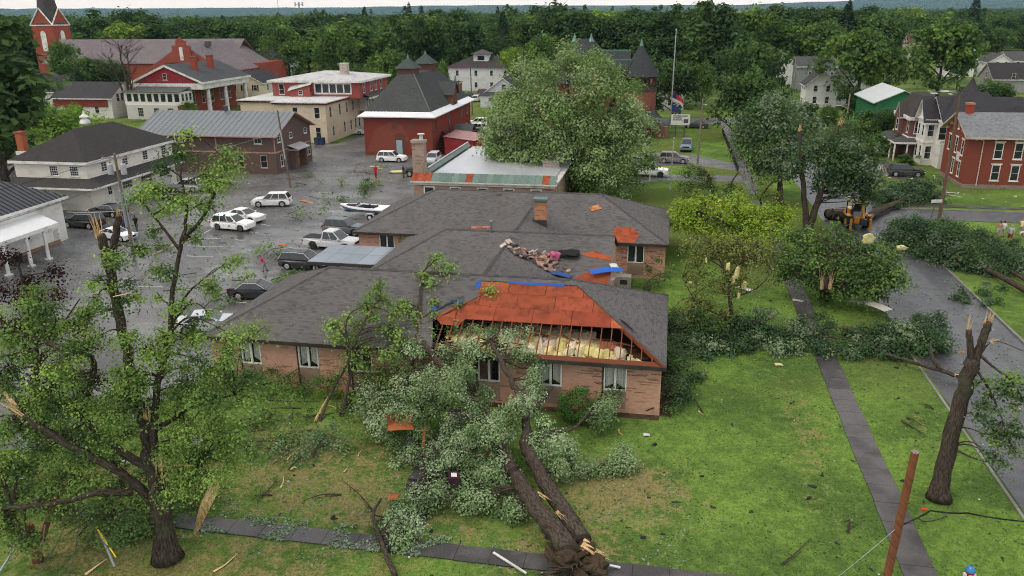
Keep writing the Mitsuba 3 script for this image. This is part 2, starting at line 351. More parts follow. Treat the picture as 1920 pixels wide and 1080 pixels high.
# pavements, slab by slab
def slabs(name, label, ox, oy, dx, dy, L, w, step):
    k = thing(name, label, None, None, 'structure')
    ux, uy = A(dx, dy), A(-dy, dx); n = int(L / step)
    for i in range(n):
        c = A(ox, oy) + ux * (i + .5) * step + uy * (RNG.random() - .5) * .05
        t = RNG.random()
        q = M(); q.cbox((*c, .02 + .016 * t), (step - .02, w, .07), None, rz(math.atan2(dy, dx) + (RNG.random() - .5) * .012) @ rx((RNG.random() - .5) * .012))
        part(k, 'slab', q, 'concrete_mat')
slabs('sidewalk', 'dark wet concrete sidewalk beside the road', 11.3, 24.5, .0, 1.0, 76, 1.38, 1.55)
slabs('sidewalk', 'wet concrete sidewalk crossing in front of the lawns', -40, 28.2, 1.0, .0, 50.4, 1.05, 1.52)
slabs('sidewalk', 'pavement before the red brick house', 27, 100.6, 1.0, .0, 34, 1.3, 1.6)
slabs('sidewalk', 'long fenced sidewalk leading back to the cross street', 11.4, 104, .0, 1.0, 70, 1.5, 2.2)
k = thing('entrance_walk', 'dark concrete entrance walk with three steps down to the sidewalk', 'walkway')
for i in range(4):
    q = M(); y0 = 33.3 + i * 2.0
    q.poly([(-11.75, y0 + .02, .36 - .06 * i), (-9.95, y0 + .02, .36 - .06 * i), (-9.95, y0 + 1.98, .30 - .06 * i), (-11.75, y0 + 1.98, .30 - .06 * i)])
    q.poly([(-11.75, y0, -.02), (-11.75, y0 + .02, .36 - .06 * i), (-11.75, y0 + 1.98, .30 - .06 * i), (-11.75, y0 + 2, -.02)])
    q.poly([(-9.95, y0, -.02), (-9.95, y0 + .02, .36 - .06 * i), (-9.95, y0 + 1.98, .30 - .06 * i), (-9.95, y0 + 2, -.02)])
    q.poly([(-11.75, y0 + .02, -.02), (-9.95, y0 + .02, -.02), (-9.95, y0 + .02, .36 - .06 * i), (-11.75, y0 + .02, .36 - .06 * i)])
    part(k, 'slab', q, 'concrete_mat')
for i in range(3):
    q = M(); q.box(-11.8, -9.9, 32.35 + .32 * i, 32.66 + .32 * i, -.02, .12 * (i + 1)); part(k, 'step', q, 'concrete_mat')
for i in range(2):
    q = M(); q.box(-11.7, -10.0, 28.8 + 1.75 * i, 30.5 + 1.75 * i, -.02, .045); part(k, 'slab', q, 'concrete_mat')
# hills on the horizon
def hills(name, r, h0, seed, col_label, lo=-75, hi=60):
    az = np.radians(np.linspace(lo, hi, 220)) ; m = M()
    n = meshkit.fbm(np.stack([az * 5.0, az * 0 + seed, az * 0], 1), 4, seed)
    deg = np.degrees(az)     # 0 = +Y, positive to the right
    base = np.interp(deg, [-75, -40, -18, -10, -4, 4, 10, 16, 26, 60], h0)
    top = base * (.84 + .34 * n)
    V = []
    for s, t in ((0.78, 0), (.86, .45), (.95, .9), (1.0, 1.0), (1.15, .8)):
        hh = t * top * (1 + .1 * (meshkit.noise(np.stack([az * 60, az * 0 + s * 9, az * 0], 1), seed) - .5))
        V.append(np.stack([np.sin(az) * r * s, np.cos(az) * r * s, hh - 1.0], 1))
    V = np.vstack(V); k = len(az)
    F = [[i * k + j, i * k + j + 1, (i + 1) * k + j + 1] for i in range(4) for j in range(k - 1)] + [[i * k + j, (i + 1) * k + j + 1, (i + 1) * k + j] for i in range(4) for j in range(k - 1)]
    m.add(V, F); struct(name, m, 'hill_mat', True, col_label)
hills('hills', 11500, [100, 108, 112, 104, 84, 72, 108, 150, 205, 260], 5, 'long low blue wooded ridge on the horizon')
# ---------------------------------------------------------------- the damaged brick building
BRICKC, ROOFC = (.58, .345, .25), (.148, .140, .138)
TRIM = (.045, .038, .034)
ranch = thing('brick_building', 'low sprawling orange brick building with grey hip roofs, its front roof torn open', 'building')


def hip_planes(x0, x1, y0, y1, z0, z1, gable=''):
    """roof of ridge height z1 over the rectangle, ridge along x"""
    ym = (y0 + y1) / 2; d = (y1 - y0) / 2
    a, b = (x0 if 'l' in gable else x0 + d), (x1 if 'r' in gable else x1 - d)
    L, R = (a, ym, z1), (b, ym, z1)
    return dict(front=[(x0, y0, z0), (x1, y0, z0), R, L], back=[(x1, y1, z0), (x0, y1, z0), L, R], left=[(x0, y1, z0), (x0, y0, z0), L], right=[(x1, y0, z0), (x1, y1, z0), R])


def roof_part(parent, name, pl, col, skip=(), label=None):
    m = M(col)
    for k, p in pl.items():
        if k not in skip: m.poly(p)
    return part(parent, name, m, 'shingle', label=label)


def caps(parent, segs, col=(.10, .095, .095)):
    """ridge and hip cap shingles: a low folded strip"""
    m = M(col)
    for p, q in segs:
        p, q = A(*p), A(*q); d = (q - p) / np.linalg.norm(q - p); s = np.cross(d, [0, 0, 1]); s /= np.linalg.norm(s); u = np.cross(s, d)
        for sg_ in (1, -1):
            m.poly([p + u * .035, q + u * .035, q + s * .16 * sg_ - u * .05, p + s * .16 * sg_ - u * .05][::sg_])
    part(parent, 'ridge_cap', m, 'shingle')


def walls(parent, x0, x1, y0, y1, z0, z1, holes=(), bsdf='brick', col=BRICKC, t=.25, sides='flrb', name='wall', label=None):
    """four walls; holes: (side, a0, a1, zlo, zhi) cut clean through the front/left/right/back wall"""
    m = M(col)
    for sd in sides:
        a0, a1 = (x0, x1) if sd in 'fb' else (y0, y1)
        hs = [h for h in holes if h[0] == sd]
        xs = sorted({a0, a1, *[h[1] for h in hs], *[h[2] for h in hs]}); zs = sorted({z0, z1, *[h[3] for h in hs], *[h[4] for h in hs]})
        def P(a, z, dp):
            return {'f': (a, y0 + dp, z), 'b': (a, y1 - dp, z), 'l': (x0 + dp, a, z), 'r': (x1 - dp, a, z)}[sd]
        rev = sd in 'bl'
        for i in range(len(xs) - 1):
            for j in range(len(zs) - 1):
                cx, cz = (xs[i] + xs[i + 1]) / 2, (zs[j] + zs[j + 1]) / 2
                if any(h[1] < cx < h[2] and h[3] < cz < h[4] for h in hs): continue
                q = [P(xs[i], zs[j], 0), P(xs[i + 1], zs[j], 0), P(xs[i + 1], zs[j + 1], 0), P(xs[i], zs[j + 1], 0)]
                m.poly(q[::-1] if rev else q)
        for _, a, b, zl, zh in hs:
            for q in ([P(a, zl, 0), P(a, zh, 0), P(a, zh, t), P(a, zl, t)], [P(b, zh, 0), P(b, zl, 0), P(b, zl, t), P(b, zh, t)], [P(a, zh, 0), P(b, zh, 0), P(b, zh, t), P(a, zh, t)], [P(b, zl, 0), P(a, zl, 0), P(a, zl, t), P(b, zl, t)]): m.poly(q)
    return part(parent, name, m, bsdf, label=label)


def wframe(side, plane):
    """maps (a along the wall, z, depth outwards) to the world for a wall in the plane"""
    return {'f': lambda a, z, d: (a, plane - d, z), 'b': lambda a, z, d: (a, plane + d, z), 'l': lambda a, z, d: (plane - d, a, z), 'r': lambda a, z, d: (plane + d, a, z)}[side]


def wbox(m, W, a0, a1, z0, z1, d0, d1, col=None):
    p, q = A(*W(a0, z0, d0)), A(*W(a1, z1, d1)); lo, hi = np.minimum(p, q), np.maximum(p, q)
    m.box(lo[0], hi[0], lo[1], hi[1], lo[2], hi[2], col)


def window(parent, side, plane, a0, a1, z0, z1, cols=1, rows=2, fr=.07, col=(.72, .72, .70), sill=True, glass='dark_glass', curtain=None, deep=.06, trim=None, name='window', mun=.035, shutter=None, head=False):
    """a window set into (or, at a distance, on) a wall: frame, mullions, pane, sill; returns its key"""
    W = wframe(side, plane)
    m = M(col)
    wbox(m, W, a0, a0 + fr, z0, z1, -deep, .03); wbox(m, W, a1 - fr, a1, z0, z1, -deep, .03)
    wbox(m, W, a0 + fr, a1 - fr, z1 - fr, z1, -deep, .03); wbox(m, W, a0 + fr, a1 - fr, z0, z0 + fr, -deep, .03)
    for i in range(1, cols):
        x = a0 + (a1 - a0) * i / cols; wbox(m, W, x - mun / 2, x + mun / 2, z0 + fr, z1 - fr, -deep * .6, .018)
    for j in range(1, rows):
        z = z0 + (z1 - z0) * j / rows; w = mun * (1.5 if rows == 2 or (rows % 2 == 0 and j == rows // 2) else 1)
        wbox(m, W, a0 + fr, a1 - fr, z - w / 2, z + w / 2, -deep * .5, .022)
    if sill: wbox(m, W, a0 - .08, a1 + .08, z0 - .1, z0, -.02, .09)
    if trim: wbox(m, W, a0 - .14, a1 + .14, z1, z1 + .16, -.02, .08)
    k = part(parent, name, m, 'paint')
    e = 0 if deep > .02 else .008
    g = M(); g.poly([W(a0 + fr, z0 + fr, e), W(a1 - fr, z0 + fr, e), W(a1 - fr, z1 - fr, e), W(a0 + fr, z1 - fr, e)])
    put(f'{k}__pane', g, glass)
    if shutter:
        for a, b in ((a0 - .42, a0 - .06), (a1 + .06, a1 + .42)):
            s = M(shutter); wbox(s, W, a, b, z0, z1, 0, .05); put(f'{k}__shutter', s, 'paint')
    return k


# ---- front wing
FX0, FX1, FY0, FY1, WZ, EZ, RZ = -27.7, 0.4, 42.36, 53.9, 3.22, 3.3, 6.2
WIN = [(-25.73, -24.29), (-21.84, -20.48), (-18.04, -17.27), (-10.13, -9.22), (-6.56, -5.40), (-2.85, -1.57)]
WIN = [(c - .66, c + .66) for c in [(a + b) / 2 for a, b in WIN]]
wz0, wz1 = 1.42, 3.02
holes = [('f', a, b, wz0, wz1) for a, b in WIN] + [('f', -10.9, -9.6, 0.25, 2.5)]
walls(ranch, FX0, FX1, FY0, FY1, 0, WZ, holes)
for i, (a, b) in enumerate(WIN):
    W = wframe('f', FY0)
    k = window(ranch, 'f', FY0, a, b, wz0, wz1, cols=2, rows=1, fr=.075, mun=.14, glass='pane_glass', sill=False, deep=.1)
    cm = M((.62, .61, .58))
    for x0, x1, swing in ((a + .1, a + .55, 1), (b - .55, b - .1, -1)):
        n = 9; xs = np.linspace(x0, x1, n)
        for j in range(n - 1):
            d0, d1 = -.22 + .035 * (-1)**j, -.22 + .035 * (-1)**(j + 1)
            f0 = 1 - .55 * ((xs[j] - x0) / (x1 - x0) if swing > 0 else (x1 - xs[j]) / (x1 - x0)); f1 = 1 - .55 * ((xs[j + 1] - x0) / (x1 - x0) if swing > 0 else (x1 - xs[j + 1]) / (x1 - x0))
            lo0, lo1 = wz0 + .08 + .5 * (1 - f0), wz0 + .08 + .5 * (1 - f1)
            cm.poly([W(xs[j], lo0, d0), W(xs[j + 1], lo1, d1), W(xs[j + 1], wz1 - .06, d1), W(xs[j], wz1 - .06, d0)])
    if i in (0, 1, 5, 4): put(f'{k}__curtain', cm, 'paint')
    pm = M((.30, .215, .16)); wbox(pm, W, a + .02, b - .02, .3, wz0 - .02, -.01, .02); part(ranch, 'panel', pm, 'paint', label='tan panel below a front window' if i == 5 else None)
    dm = M(TRIM); wbox(dm, W, a - .09, a - .01, .15, WZ, 0, .06); part(ranch, 'downspout', dm, 'paint')
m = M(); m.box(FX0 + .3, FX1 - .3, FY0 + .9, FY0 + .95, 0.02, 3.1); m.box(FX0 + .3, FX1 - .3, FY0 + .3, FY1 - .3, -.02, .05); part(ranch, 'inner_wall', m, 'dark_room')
m = M((.10, .06, .045)); m.box(-10.9, -9.6, FY0 + .1, FY0 + .16, .25, 2.5); dk = part(ranch, 'door', m, 'paint')
m = M((.5, .45, .3)); m.box(-9.8, -9.74, FY0 + .04, FY0 + .1, 1.2, 1.32); put(f'{dk}__handle', m, 'metal')
EX0, EX1, EY0, EY1 = -28.0, 0.65, 41.9, 54.3
pl = hip_planes(EX0, EX1, EY0, EY1, EZ, RZ)
S = (RZ - EZ) / ((EY1 - EY0) / 2); YM = (EY0 + EY1) / 2
def fz(y): return EZ + (y - EY0) * S            # height of the front roof plane
def fp(x, y, d=0.0): return (x, y, fz(y) + d)
# front slope: shingled to the left of the torn part
def hipx(y): return EX1 - (y - EY0)              # right hip line of the front slope
tear_top = YM - .52
tl_top, tl_mid, tl_low = -11.2, -12.6, -13.6
yb = 44.45                                         # lower edge of the sheathing that is left
m = M(ROOFC)
m.poly([fp(EX0, EY0), fp(-13.0, EY0), fp(tl_low, yb - .2), fp(tl_mid, yb + .9), fp(tl_top, yb + 1.7), fp(tl_top, tear_top), fp(-11.2, YM), fp(EX0 + (YM - EY0), YM)])
m.poly([fp(tl_top, tear_top), fp(hipx(tear_top) , tear_top), fp(hipx(YM), YM), fp(-11.2, YM)])
for k in ('back', 'left', 'right'): m.poly(pl[k])
part(ranch, 'roof', m, 'shingle')
caps(ranch, [((EX0, EY0, EZ), pl['left'][2]), (pl['left'][2], pl['right'][2]), ((EX0, EY1, EZ), pl['left'][2]), ((EX1, EY1, EZ), pl['right'][2])])
# blue underlayment showing along the tear
for pts in ([(tl_top - .35, 46.9), (tl_top, 46.9), (tl_top, 47.5), (tl_top - .35, 47.5)], [(tl_mid - .4, 45.6), (tl_mid + .5, 45.6), (tl_mid + .6, 45.85), (tl_mid - .1, 45.85)], [(tl_low - .55, 44.85), (tl_low + .1, 44.9), (tl_low + .5, 45.3), (tl_low - .1, 45.35)], [(-9.5, tear_top - .16), (-5.9, tear_top - .18), (-5.8, tear_top + .05), (-9.5, tear_top + .05)]):
    q = M((.03, .10, .34)); q.poly([fp(x, y, .02) for x, y in pts]); part(ranch, 'underlayment', q, 'paint')
# orange sheathing panels, each with its own edges
sh = sg.Polygon([(tl_top, tear_top - .06), (hipx(tear_top) - .05, tear_top - .06), (hipx(yb) - .05, yb), (-11.6, yb), (-11.9, yb - .55), (-13.0, yb - .5), (tl_low + .1, yb), (tl_mid, yb + .9), (tl_top, yb + 1.7)])
rows = [yb - .6, yb + .0, yb + 1.1, yb + 2.16, YM]
for r in range(4):
    off = [.0, .0, 1.2, .5][r]
    x = -14.6 + off
    while x < 0:
        g = sh.intersection(sg.box(x + .008, rows[r] + .006, x + 2.36, rows[r + 1] - .006))
        x += 2.38
        for g in getattr(g, 'geoms', [g]):
            if g.is_empty or g.area < .05: continue
            c = A(.33, .082, .044) * (.88 + .24 * RNG.random()) * (1.5 if (r == 1 and x > -2.2 and RNG.random() < 1) else 1) * A(1, .9 + .3 * RNG.random(), 1)
            q = M(c); t = RNG.random() * .008
            p = list(g.exterior.coords)[:-1]
            if sg.LinearRing(p).is_ccw is False: p = p[::-1]
            q.poly([fp(u, v, -.004 + t) for u, v in p])
            for (u0, v0), (u1, v1) in zip(p, p[1:] + p[:1]): q.poly([fp(u0, v0, -.03), fp(u1, v1, -.03), fp(u1, v1, -.004 + t), fp(u0, v0, -.004 + t)], c * .6)
            part(ranch, 'sheathing_panel', q, 'sheathing')
# rafters
RC = (.20, .075, .045)
x = -12.9
while x < EX1 - .3:
    ytop = min(YM - .05, EY0 + (EX1 - x) - .1)
    q = M(RC, .3)
    n = A(0, -S, 1) / math.hypot(1, S); u = A(0, 1, S) / math.hypot(1, S)
    p0, p1 = A(x, EY0 + .05, fz(EY0 + .05)), A(x, ytop, fz(ytop)); L = np.linalg.norm(p1 - p0); c = (p0 + p1) / 2 - n * .11
    Rm = np.stack([A(1, 0, 0), u, n], 1) @ rz((RNG.random() - .5) * .012)
    q.cbox(c, (.055, L, .15), None, Rm)
    part(ranch, 'rafter', q, 'wood'); x += .606
q = M(RC)   # hip rafter
p0, p1 = A(EX1 - .05, EY0 + .05, EZ - .03), A(pl['right'][2][0], YM, RZ - .08); d = p1 - p0; L = np.linalg.norm(d); d /= L; s_ = np.cross(d, [0, 0, 1]); s_ /= np.linalg.norm(s_)
q.cbox((p0 + p1) / 2 - A(0, 0, .09), (.12, L, .22), (.24, .06, .03), np.stack([s_, d, np.cross(s_, d)], 1)); part(ranch, 'hip_rafter', q, 'wood')
# ceiling, insulation batts and scraps between the joists
m = M((.10, .055, .04)); m.box(-13.2, .2, 42.5, 47.9, 2.9, 2.95); part(ranch, 'attic_floor', m, 'wood')
m = M((.08, .04, .03)); m.box(-13.2, -6.2, 47.6, 47.65, 2.95, 5.7); part(ranch, 'attic_partition', m, 'wood')
YEL = A(.82, .71, .36)


def lump(c, d, rot, seed, amp=.22, sub=3):
    """a soft irregular pad: a rounded, noise-pushed box"""
    b = trimesh.creation.icosphere(subdivisions=sub); v = np.array(b.vertices)
    v = np.sign(v) * np.abs(v)**.55
    n = meshkit.fbm(v * 1.4 + seed * 7.7, 3, seed); v = v * (1 + amp * 2 * (n - .5))[:, None]
    v = v * A(*d) / 2
    return (v @ rot.T) + A(*c), np.array(b.faces)


gx, gy = np.meshgrid(np.arange(-12.9, -.6, .1), np.arange(42.6, 47.2, .1)); gz = 3.03 + .34 * meshkit.fbm(np.stack([gx * 1.7, gy * 1.5, gx * 0], -1), 3, 2); ok_ = (meshkit.fbm(np.stack([gx * 1.1, gy * .9, gx * 0], -1), 3, 8) > .36) & (gx < EX1 - (gy - EY0) - .35)
m = M((.76, .66, .33)); nx_ = gx.shape[1]; idx = np.arange(gx.size).reshape(gx.shape); k_ = ok_[:-1, :-1] & ok_[1:, 1:]; a_, b_, c_, d_ = idx[:-1, :-1][k_], idx[:-1, 1:][k_], idx[1:, 1:][k_], idx[1:, :-1][k_]
m.add(np.stack([gx, gy, gz], -1).reshape(-1, 3), np.r_[np.c_[a_, b_, c_], np.c_[a_, c_, d_]]); part(ranch, 'insulation_blanket', m, 'paint', True)
rg = np.random.default_rng(21)
x = -12.6; ix = 0
while x < -.5:
    y = 42.7 + .25 * rg.random()
    while y < 46.8:
        L = .6 + .8 * rg.random(); yc = y + L / 2; y += L * (.72 + .35 * rg.random())
        if x + .5 > EX1 - (yc - EY0) - .3 or rg.random() < .1: continue
        d = (.56 + .2 * rg.random(), L * 1.08, .26 + .3 * rg.random())
        v, f = lump((x + .3 + .1 * rg.normal(), yc, 3.12 + .12 * rg.random()), d, rz(rg.normal() * .16) @ rx(rg.normal() * .16 + .06) @ ry(rg.normal() * .22), ix + 3, .5, 3)
        q = M(YEL * (.72 + .42 * rg.random()) * A(1, .95 + .08 * rg.random(), .7 + .9 * rg.random()) if rg.random() > .07 else A(.40, .24, .14)); q.add(v, f); part(ranch, 'insulation_batt', q, 'paint', True); ix += 1
    x += .606
for i, (x, y, rot, L) in enumerate(((-3.2, 44.9, .5, 1.5), (-5.1, 44.6, -.6, 1.2), (-1.9, 44.4, 0.0, 1.3), (-9.2, 44.2, .9, 1.0), (-7.2, 45.0, .3, 1.4))):
    q = M((.22, .09, .06)); q.cbox((x, y, 3.52), (L, .09, .06), None, rz(rot) @ ry(.15)); part(ranch, 'broken_batten', q, 'wood')
q = M((.42, .15, .09)); q.cbox((-2.6, 44.35, 3.38), (1.3, .7, .03), None, rx(.3)); part(ranch, 'ceiling_board', q, 'wood')
# fascia and gutter
m = M(TRIM)
for (x0, x1, y0, y1) in ((EX0, EX1, EY0 - .02, EY0 + .05), (EX0, EX1, EY1 - .05, EY1 + .02), (EX0 - .02, EX0 + .05, EY0 + .05, EY1 - .05), (EX1 - .05, EX1 + .02, EY0 + .05, EY1 - .05)): m.box(x0, x1, y0, y1, EZ - .24, EZ - .004)
m.box(EX0 + .06, EX1 - .06, EY0 + .06, FY0 - .004, EZ - .12, EZ - .10); m.box(FX1 + .004, EX1 - .06, FY0, EY1 - .1, EZ - .12, EZ - .10); m.box(EX0 + .06, FX0 - .004, FY0, EY1 - .1, EZ - .12, EZ - .10)
part(ranch, 'fascia', m, 'paint')
m = M((.17, .05, .03)); m.poly([fp(-12.6, EY0 + .06, -.03), fp(EX1 - .3, EY0 + .06, -.03), fp(EX1 - .7, EY0 + .36, -.03), fp(-12.2, EY0 + .36, -.03)]); part(ranch, 'eave_board', m, 'wood', label='bare red eave board under the torn roof edge')
m = M((.06, .058, .06)); v, f = [], []   # flap of lifted shingles at the right hip
g0 = np.linspace(0, 1, 9)
for i, t in enumerate(g0):
    for j, s in enumerate(np.linspace(0, 1, 5)):
        x = EX1 - (3.0 - EY0 * 0) - .1 + t * 1.0 + s * .35; yy = EY0 + 3.0 - t * .55 - s * .1 + .2
        v.append((x + .15, yy, EZ + (EX1 - x - .15) * S + .03 + .26 * math.sin(math.pi * (1 - s) * .6) * (1 - s) * (.4 + .6 * math.sin(3 * t + .4)))); 
for i in range(8):
    for j in range(4): a = i * 5 + j; f += [[a, a + 5, a + 6], [a, a + 6, a + 1]]
m.add(v, f); part(ranch, 'shingle_flap', m, 'paint', label='black flap of lifted shingles at the torn hip')

# ---- rear wing
BX0, BX1, BY0, BY1 = -27.6, .4, 67.75, 79.6
BW = [(-25.54, -24.19), (-21.72, -20.40), (-2.74, -1.54)]
BW = [(c - .72, c + .72) for c in [(a + b) / 2 for a, b in BW]]
walls(ranch, BX0, BX1, BY0, BY1, 0, WZ, [('f', a, b, wz0, wz1) for a, b in BW])
for a, b in BW:
    window(ranch, 'f', BY0, a, b, wz0, wz1, cols=2, rows=1, fr=.075, mun=.14, sill=False)
    W = wframe('f', BY0); pm = M((.30, .215, .16)); wbox(pm, W, a + .02, b - .02, .3, wz0 - .02, -.01, .02); part(ranch, 'panel', pm, 'paint')
pb = hip_planes(-28.0, .65, 67.3, 80.1, EZ, 6.15)
roof_part(ranch, 'roof', pb, ROOFC)
caps(ranch, [(pb['front'][0], pb['left'][2]), (pb['left'][2], pb['right'][2]), (pb['front'][1], pb['right'][2]), (pb['back'][0], pb['right'][2])])
m = M(TRIM)
for (x0, x1, y0, y1) in ((-28.0, .65, 67.28, 67.35), (-28, .65, 80.06, 80.12), (-28.02, -27.95, 67.35, 80.06), (.60, .67, 67.35, 80.06)): m.box(x0, x1, y0, y1, EZ - .24, EZ - .004)
m.box(-27.94, .59, 67.36, BY0 - .004, EZ - .12, EZ - .1); part(ranch, 'fascia', m, 'paint')
# ---- middle wing and the spine that joins the three
MZ = 5.7
pm_ = hip_planes(-22.4, -3.55, 55.3, 66.3, EZ, MZ, 'r'); pm_['left'] = [(-22.4, 66.3, EZ), (-22.4, 55.3, EZ), (-17.2, 60.8, MZ)]
pm_['front'][3] = (-17.2, 60.8, MZ); pm_['back'][2] = (-17.2, 60.8, MZ)
roof_part(ranch, 'roof', pm_, ROOFC, skip=('right',))
caps(ranch, [((-17.2, 60.8, MZ), (-3.55, 60.8, MZ)), ((-22.4, 55.3, EZ), (-17.2, 60.8, MZ))])
m = M(BRICKC); m.poly([(-3.75, 55.6, 0), (-3.75, 66, 0), (-3.75, 66, EZ), (-3.75, 60.8, MZ - .03), (-3.75, 55.6, EZ)]); m.box(-22, -3.75, 55.6, 66, 0, EZ - .02, skip='rt'); part(ranch, 'wall', m, 'brick')
m = M(TRIM); m.box(-22.4, -3.55, 55.26, 55.33, EZ - .24, EZ - .004); part(ranch, 'fascia', m, 'paint')
m = M(ROOFC); SX = -11.65; SZ = 5.55; hw = 5.0
for y0, y1 in ((50.0, 60.0), (61.6, 70.3)):
    m.poly([(SX - hw, y0, EZ), (SX, y0, SZ), (SX, y1, SZ), (SX - hw, y1, EZ)][::-1]); m.poly([(SX + hw, y0, EZ), (SX, y0, SZ), (SX, y1, SZ), (SX + hw, y1, EZ)])
part(ranch, 'roof', m, 'shingle')
caps(ranch, [((SX, 50, SZ), (SX, 59.6, SZ)), ((SX, 62, SZ), (SX, 70, SZ))])
m = M(BRICKC); m.box(SX - hw + .3, SX + hw - .3, 53, 70, 0, EZ - .03, skip='t'); part(ranch, 'wall', m, 'brick')
# chimney on the spine
cx, cy = -10.35, 66.6
m = M((.50, .25, .14)); m.box(cx - .5, cx + .5, cy - .38, cy + .38, 4.2, 6.85); ck = part(ranch, 'chimney', m, 'brick')
m = M((.12, .17, .165)); m.box(cx - .62, cx + .62, cy - .5, cy + .5, 6.98, 7.18); m.box(cx - .42, cx + .42, cy - .3, cy + .3, 6.85, 6.98); put(f'{ck}__cap', m, 'metal')
m = M((.05, .05, .05)); m.box(cx - .6, cx + .6, cy - .52, cy - .385, 4.4, 5.35); put(f'{ck}__flashing', m, 'paint')
m = M((.16, .16, .17)); m.tube([(-13.4, 60.6, 5.5), (-13.4, 60.6, 6.5)], .07, 10); part(ranch, 'vent_pipe', m, 'metal')
m = M((.25, .25, .26)); m.tube([(-13.4, 60.6, 6.5), (-13.4, 60.6, 6.56)], .13, 10); part(ranch, 'vent_cap', m, 'metal')
m = M((.15, .12, .11)); m.box(-15.6, -15.2, 72.9, 73.2, 5.7, 6.05); part(ranch, 'roof_vent', m, 'paint')
# bare orange patches
def patch(pts, y0, z0, s, col=(.38, .095, .045)):
    q = M(col); q.poly([(x, y, z0 + (y - y0) * s + .022) for x, y in pts]); part(ranch, 'sheathing_patch', q, 'sheathing', label='bare orange patch where shingles were torn off')
sb = (6.15 - EZ) / 6.4; sm = (MZ - EZ) / 5.5
patch([(-4.4, 67.32), (-2.3, 67.32), (-1.9, 68.4), (-2.6, 69.3), (-4.1, 69.2)], 67.3, EZ, sb)
patch([(-6.9, 55.4), (-3.65, 55.35), (-3.6, 57.0), (-4.6, 57.3)], 55.3, EZ, sm, (.30, .08, .045))
patch([(-6.1, 58.5), (-5.2, 58.4), (-3.7, 57.9), (-3.7, 58.4), (-5.0, 59.0)], 55.3, EZ, sm)
patch([(-17.0, 68.3), (-14.8, 68.5), (-14.8, 68.75), (-17, 68.6)], 67.3, EZ, sb, (.5, .2, .12))
q = M((.60, .27, .12)); zc = EZ + (71.6 - 67.3) * sb
q.cbox((-6.1, 71.6, zc + .06), (1.0, .7, .03), None, rx(math.atan(sb)) @ rz(.5)); single('loose_board', 'loose orange board lying alone on the rear roof slope', 'board', q, 'sheathing')
# ---------------------------------------------------------------- trees
def unit(v): return v / (np.linalg.norm(v, axis=-1, keepdims=True) + 1e-12)


def leaf_quads(rng, P, N, size, col, cj=.25, asp=.62, sj=.35):
    """one folded leaf-shaped quad per point; returns v, f, c"""
    n = len(P)
    s = (size * (1 - sj + 2 * sj * rng.random(n)))[:, None]
    N = unit(N); t = unit(np.cross(N, unit(rng.normal(size=(n, 3))))); b = np.cross(N, t)
    V = np.empty((n, 4, 3))
    V[:, 0] = P - t * s * .5; V[:, 1] = P + b * s * asp * .5 + N * s * .10; V[:, 2] = P + t * s * .5 - N * s * .06; V[:, 3] = P - b * s * asp * .5 + N * s * .10
    i = np.arange(n)[:, None] * 4
    F = np.concatenate([i + [0, 1, 2], i + [0, 2, 3]])
    C = np.asarray(col, float)
    if C.ndim == 1: C = np.tile(C, (n, 1))
    C = 1.45 * C * (1 - cj + 2 * cj * rng.random((n, 1))) * (1 + .10 * (rng.random((n, 3)) - .5))
    return V.reshape(-1, 3), F, np.repeat(C, 4, 0)


def clump_leaves(rng, c, r, n, size, col, up=.6, shell=.45, cj=.25, flat=.75, rag=.35):
    """n leaves in one ragged tuft"""
    d = unit(rng.normal(size=(n, 3)))
    rad = (shell + (1 - shell) * rng.random((n, 1))**.6) * (1 + rag * rng.normal(size=(n, 1)))
    P = d * rad * A(1, 1, flat) * r
    P[:, 2] -= .25 * (P[:, 0]**2 + P[:, 1]**2) / max(r, .1)
    N = d * .9 + A(0, 0, up) + rng.normal(size=(n, 3)) * .32
    return leaf_quads(rng, P + A(*c), N, size, col, cj)


class Leaves:
    def __init__(s, seed): s.rng = np.random.default_rng(seed); s.V, s.F, s.C, s.n = [], [], [], 0
    def clump(s, c, r, n, size, col, **k):
        v, f, cc = clump_leaves(s.rng, c, r, n, size, col, **k)
        s.V.append(v); s.F.append(f + s.n); s.C.append(cc); s.n += len(v)
    def mesh(s):
        m = M(); v = np.vstack(s.V); m.add(v, np.vstack(s.F), v[:, :2], np.vstack(s.C)); return m


def smooth_path(pts, per=4):
    """Catmull-Rom through the points"""
    p = np.asarray(pts, float)
    if len(p) < 3: return np.linspace(p[0], p[-1], per + 1) if len(p) == 2 else p
    q = np.vstack([2 * p[0] - p[1], p, 2 * p[-1] - p[-2]]); out = []
    for i in range(1, len(q) - 2):
        for t in np.arange(per) / per:
            out.append(.5 * (2 * q[i] + (q[i + 1] - q[i - 1]) * t + (2 * q[i - 1] - 5 * q[i] + 4 * q[i + 1] - q[i + 2]) * t**2 + (3 * q[i] - q[i - 1] - 3 * q[i + 1] + q[i + 2]) * t**3))
    return np.array(out + [p[-1]])


def splinters(rng, c, d, r, L, n=17):
    """shards of split wood standing on a break at c along d"""
    m = M(); d = unit(A(*d)); s = unit(np.cross(d, [.3, .8, .4])); w = np.cross(d, s)
    for i in range(n):
        a = rng.random() * 6.28; q = r * (.15 + .75 * rng.random()); b = A(*c) + (s * math.cos(a) + w * math.sin(a)) * q
        h = L * (.15 + .85 * rng.random()**1.6); tip = b + d * h + rng.normal(size=3) * h * .12; k = r * (.07 + .22 * rng.random()**1.5)
        e1 = unit(np.cross(d, rng.normal(size=3))) * k; e2 = np.cross(d, e1) * .5; b = b - d * r * .5
        ring = [b + e1, b + e2, b - e1, b - e2]
        mid = [(b + tip) / 2 + x * .7 for x in (e1, e2, -e1, -e2)]
        for j in range(4):
            m.poly([ring[j], ring[(j + 1) % 4], mid[(j + 1) % 4], mid[j]]); m.poly([mid[j], mid[(j + 1) % 4], tip])
    return m


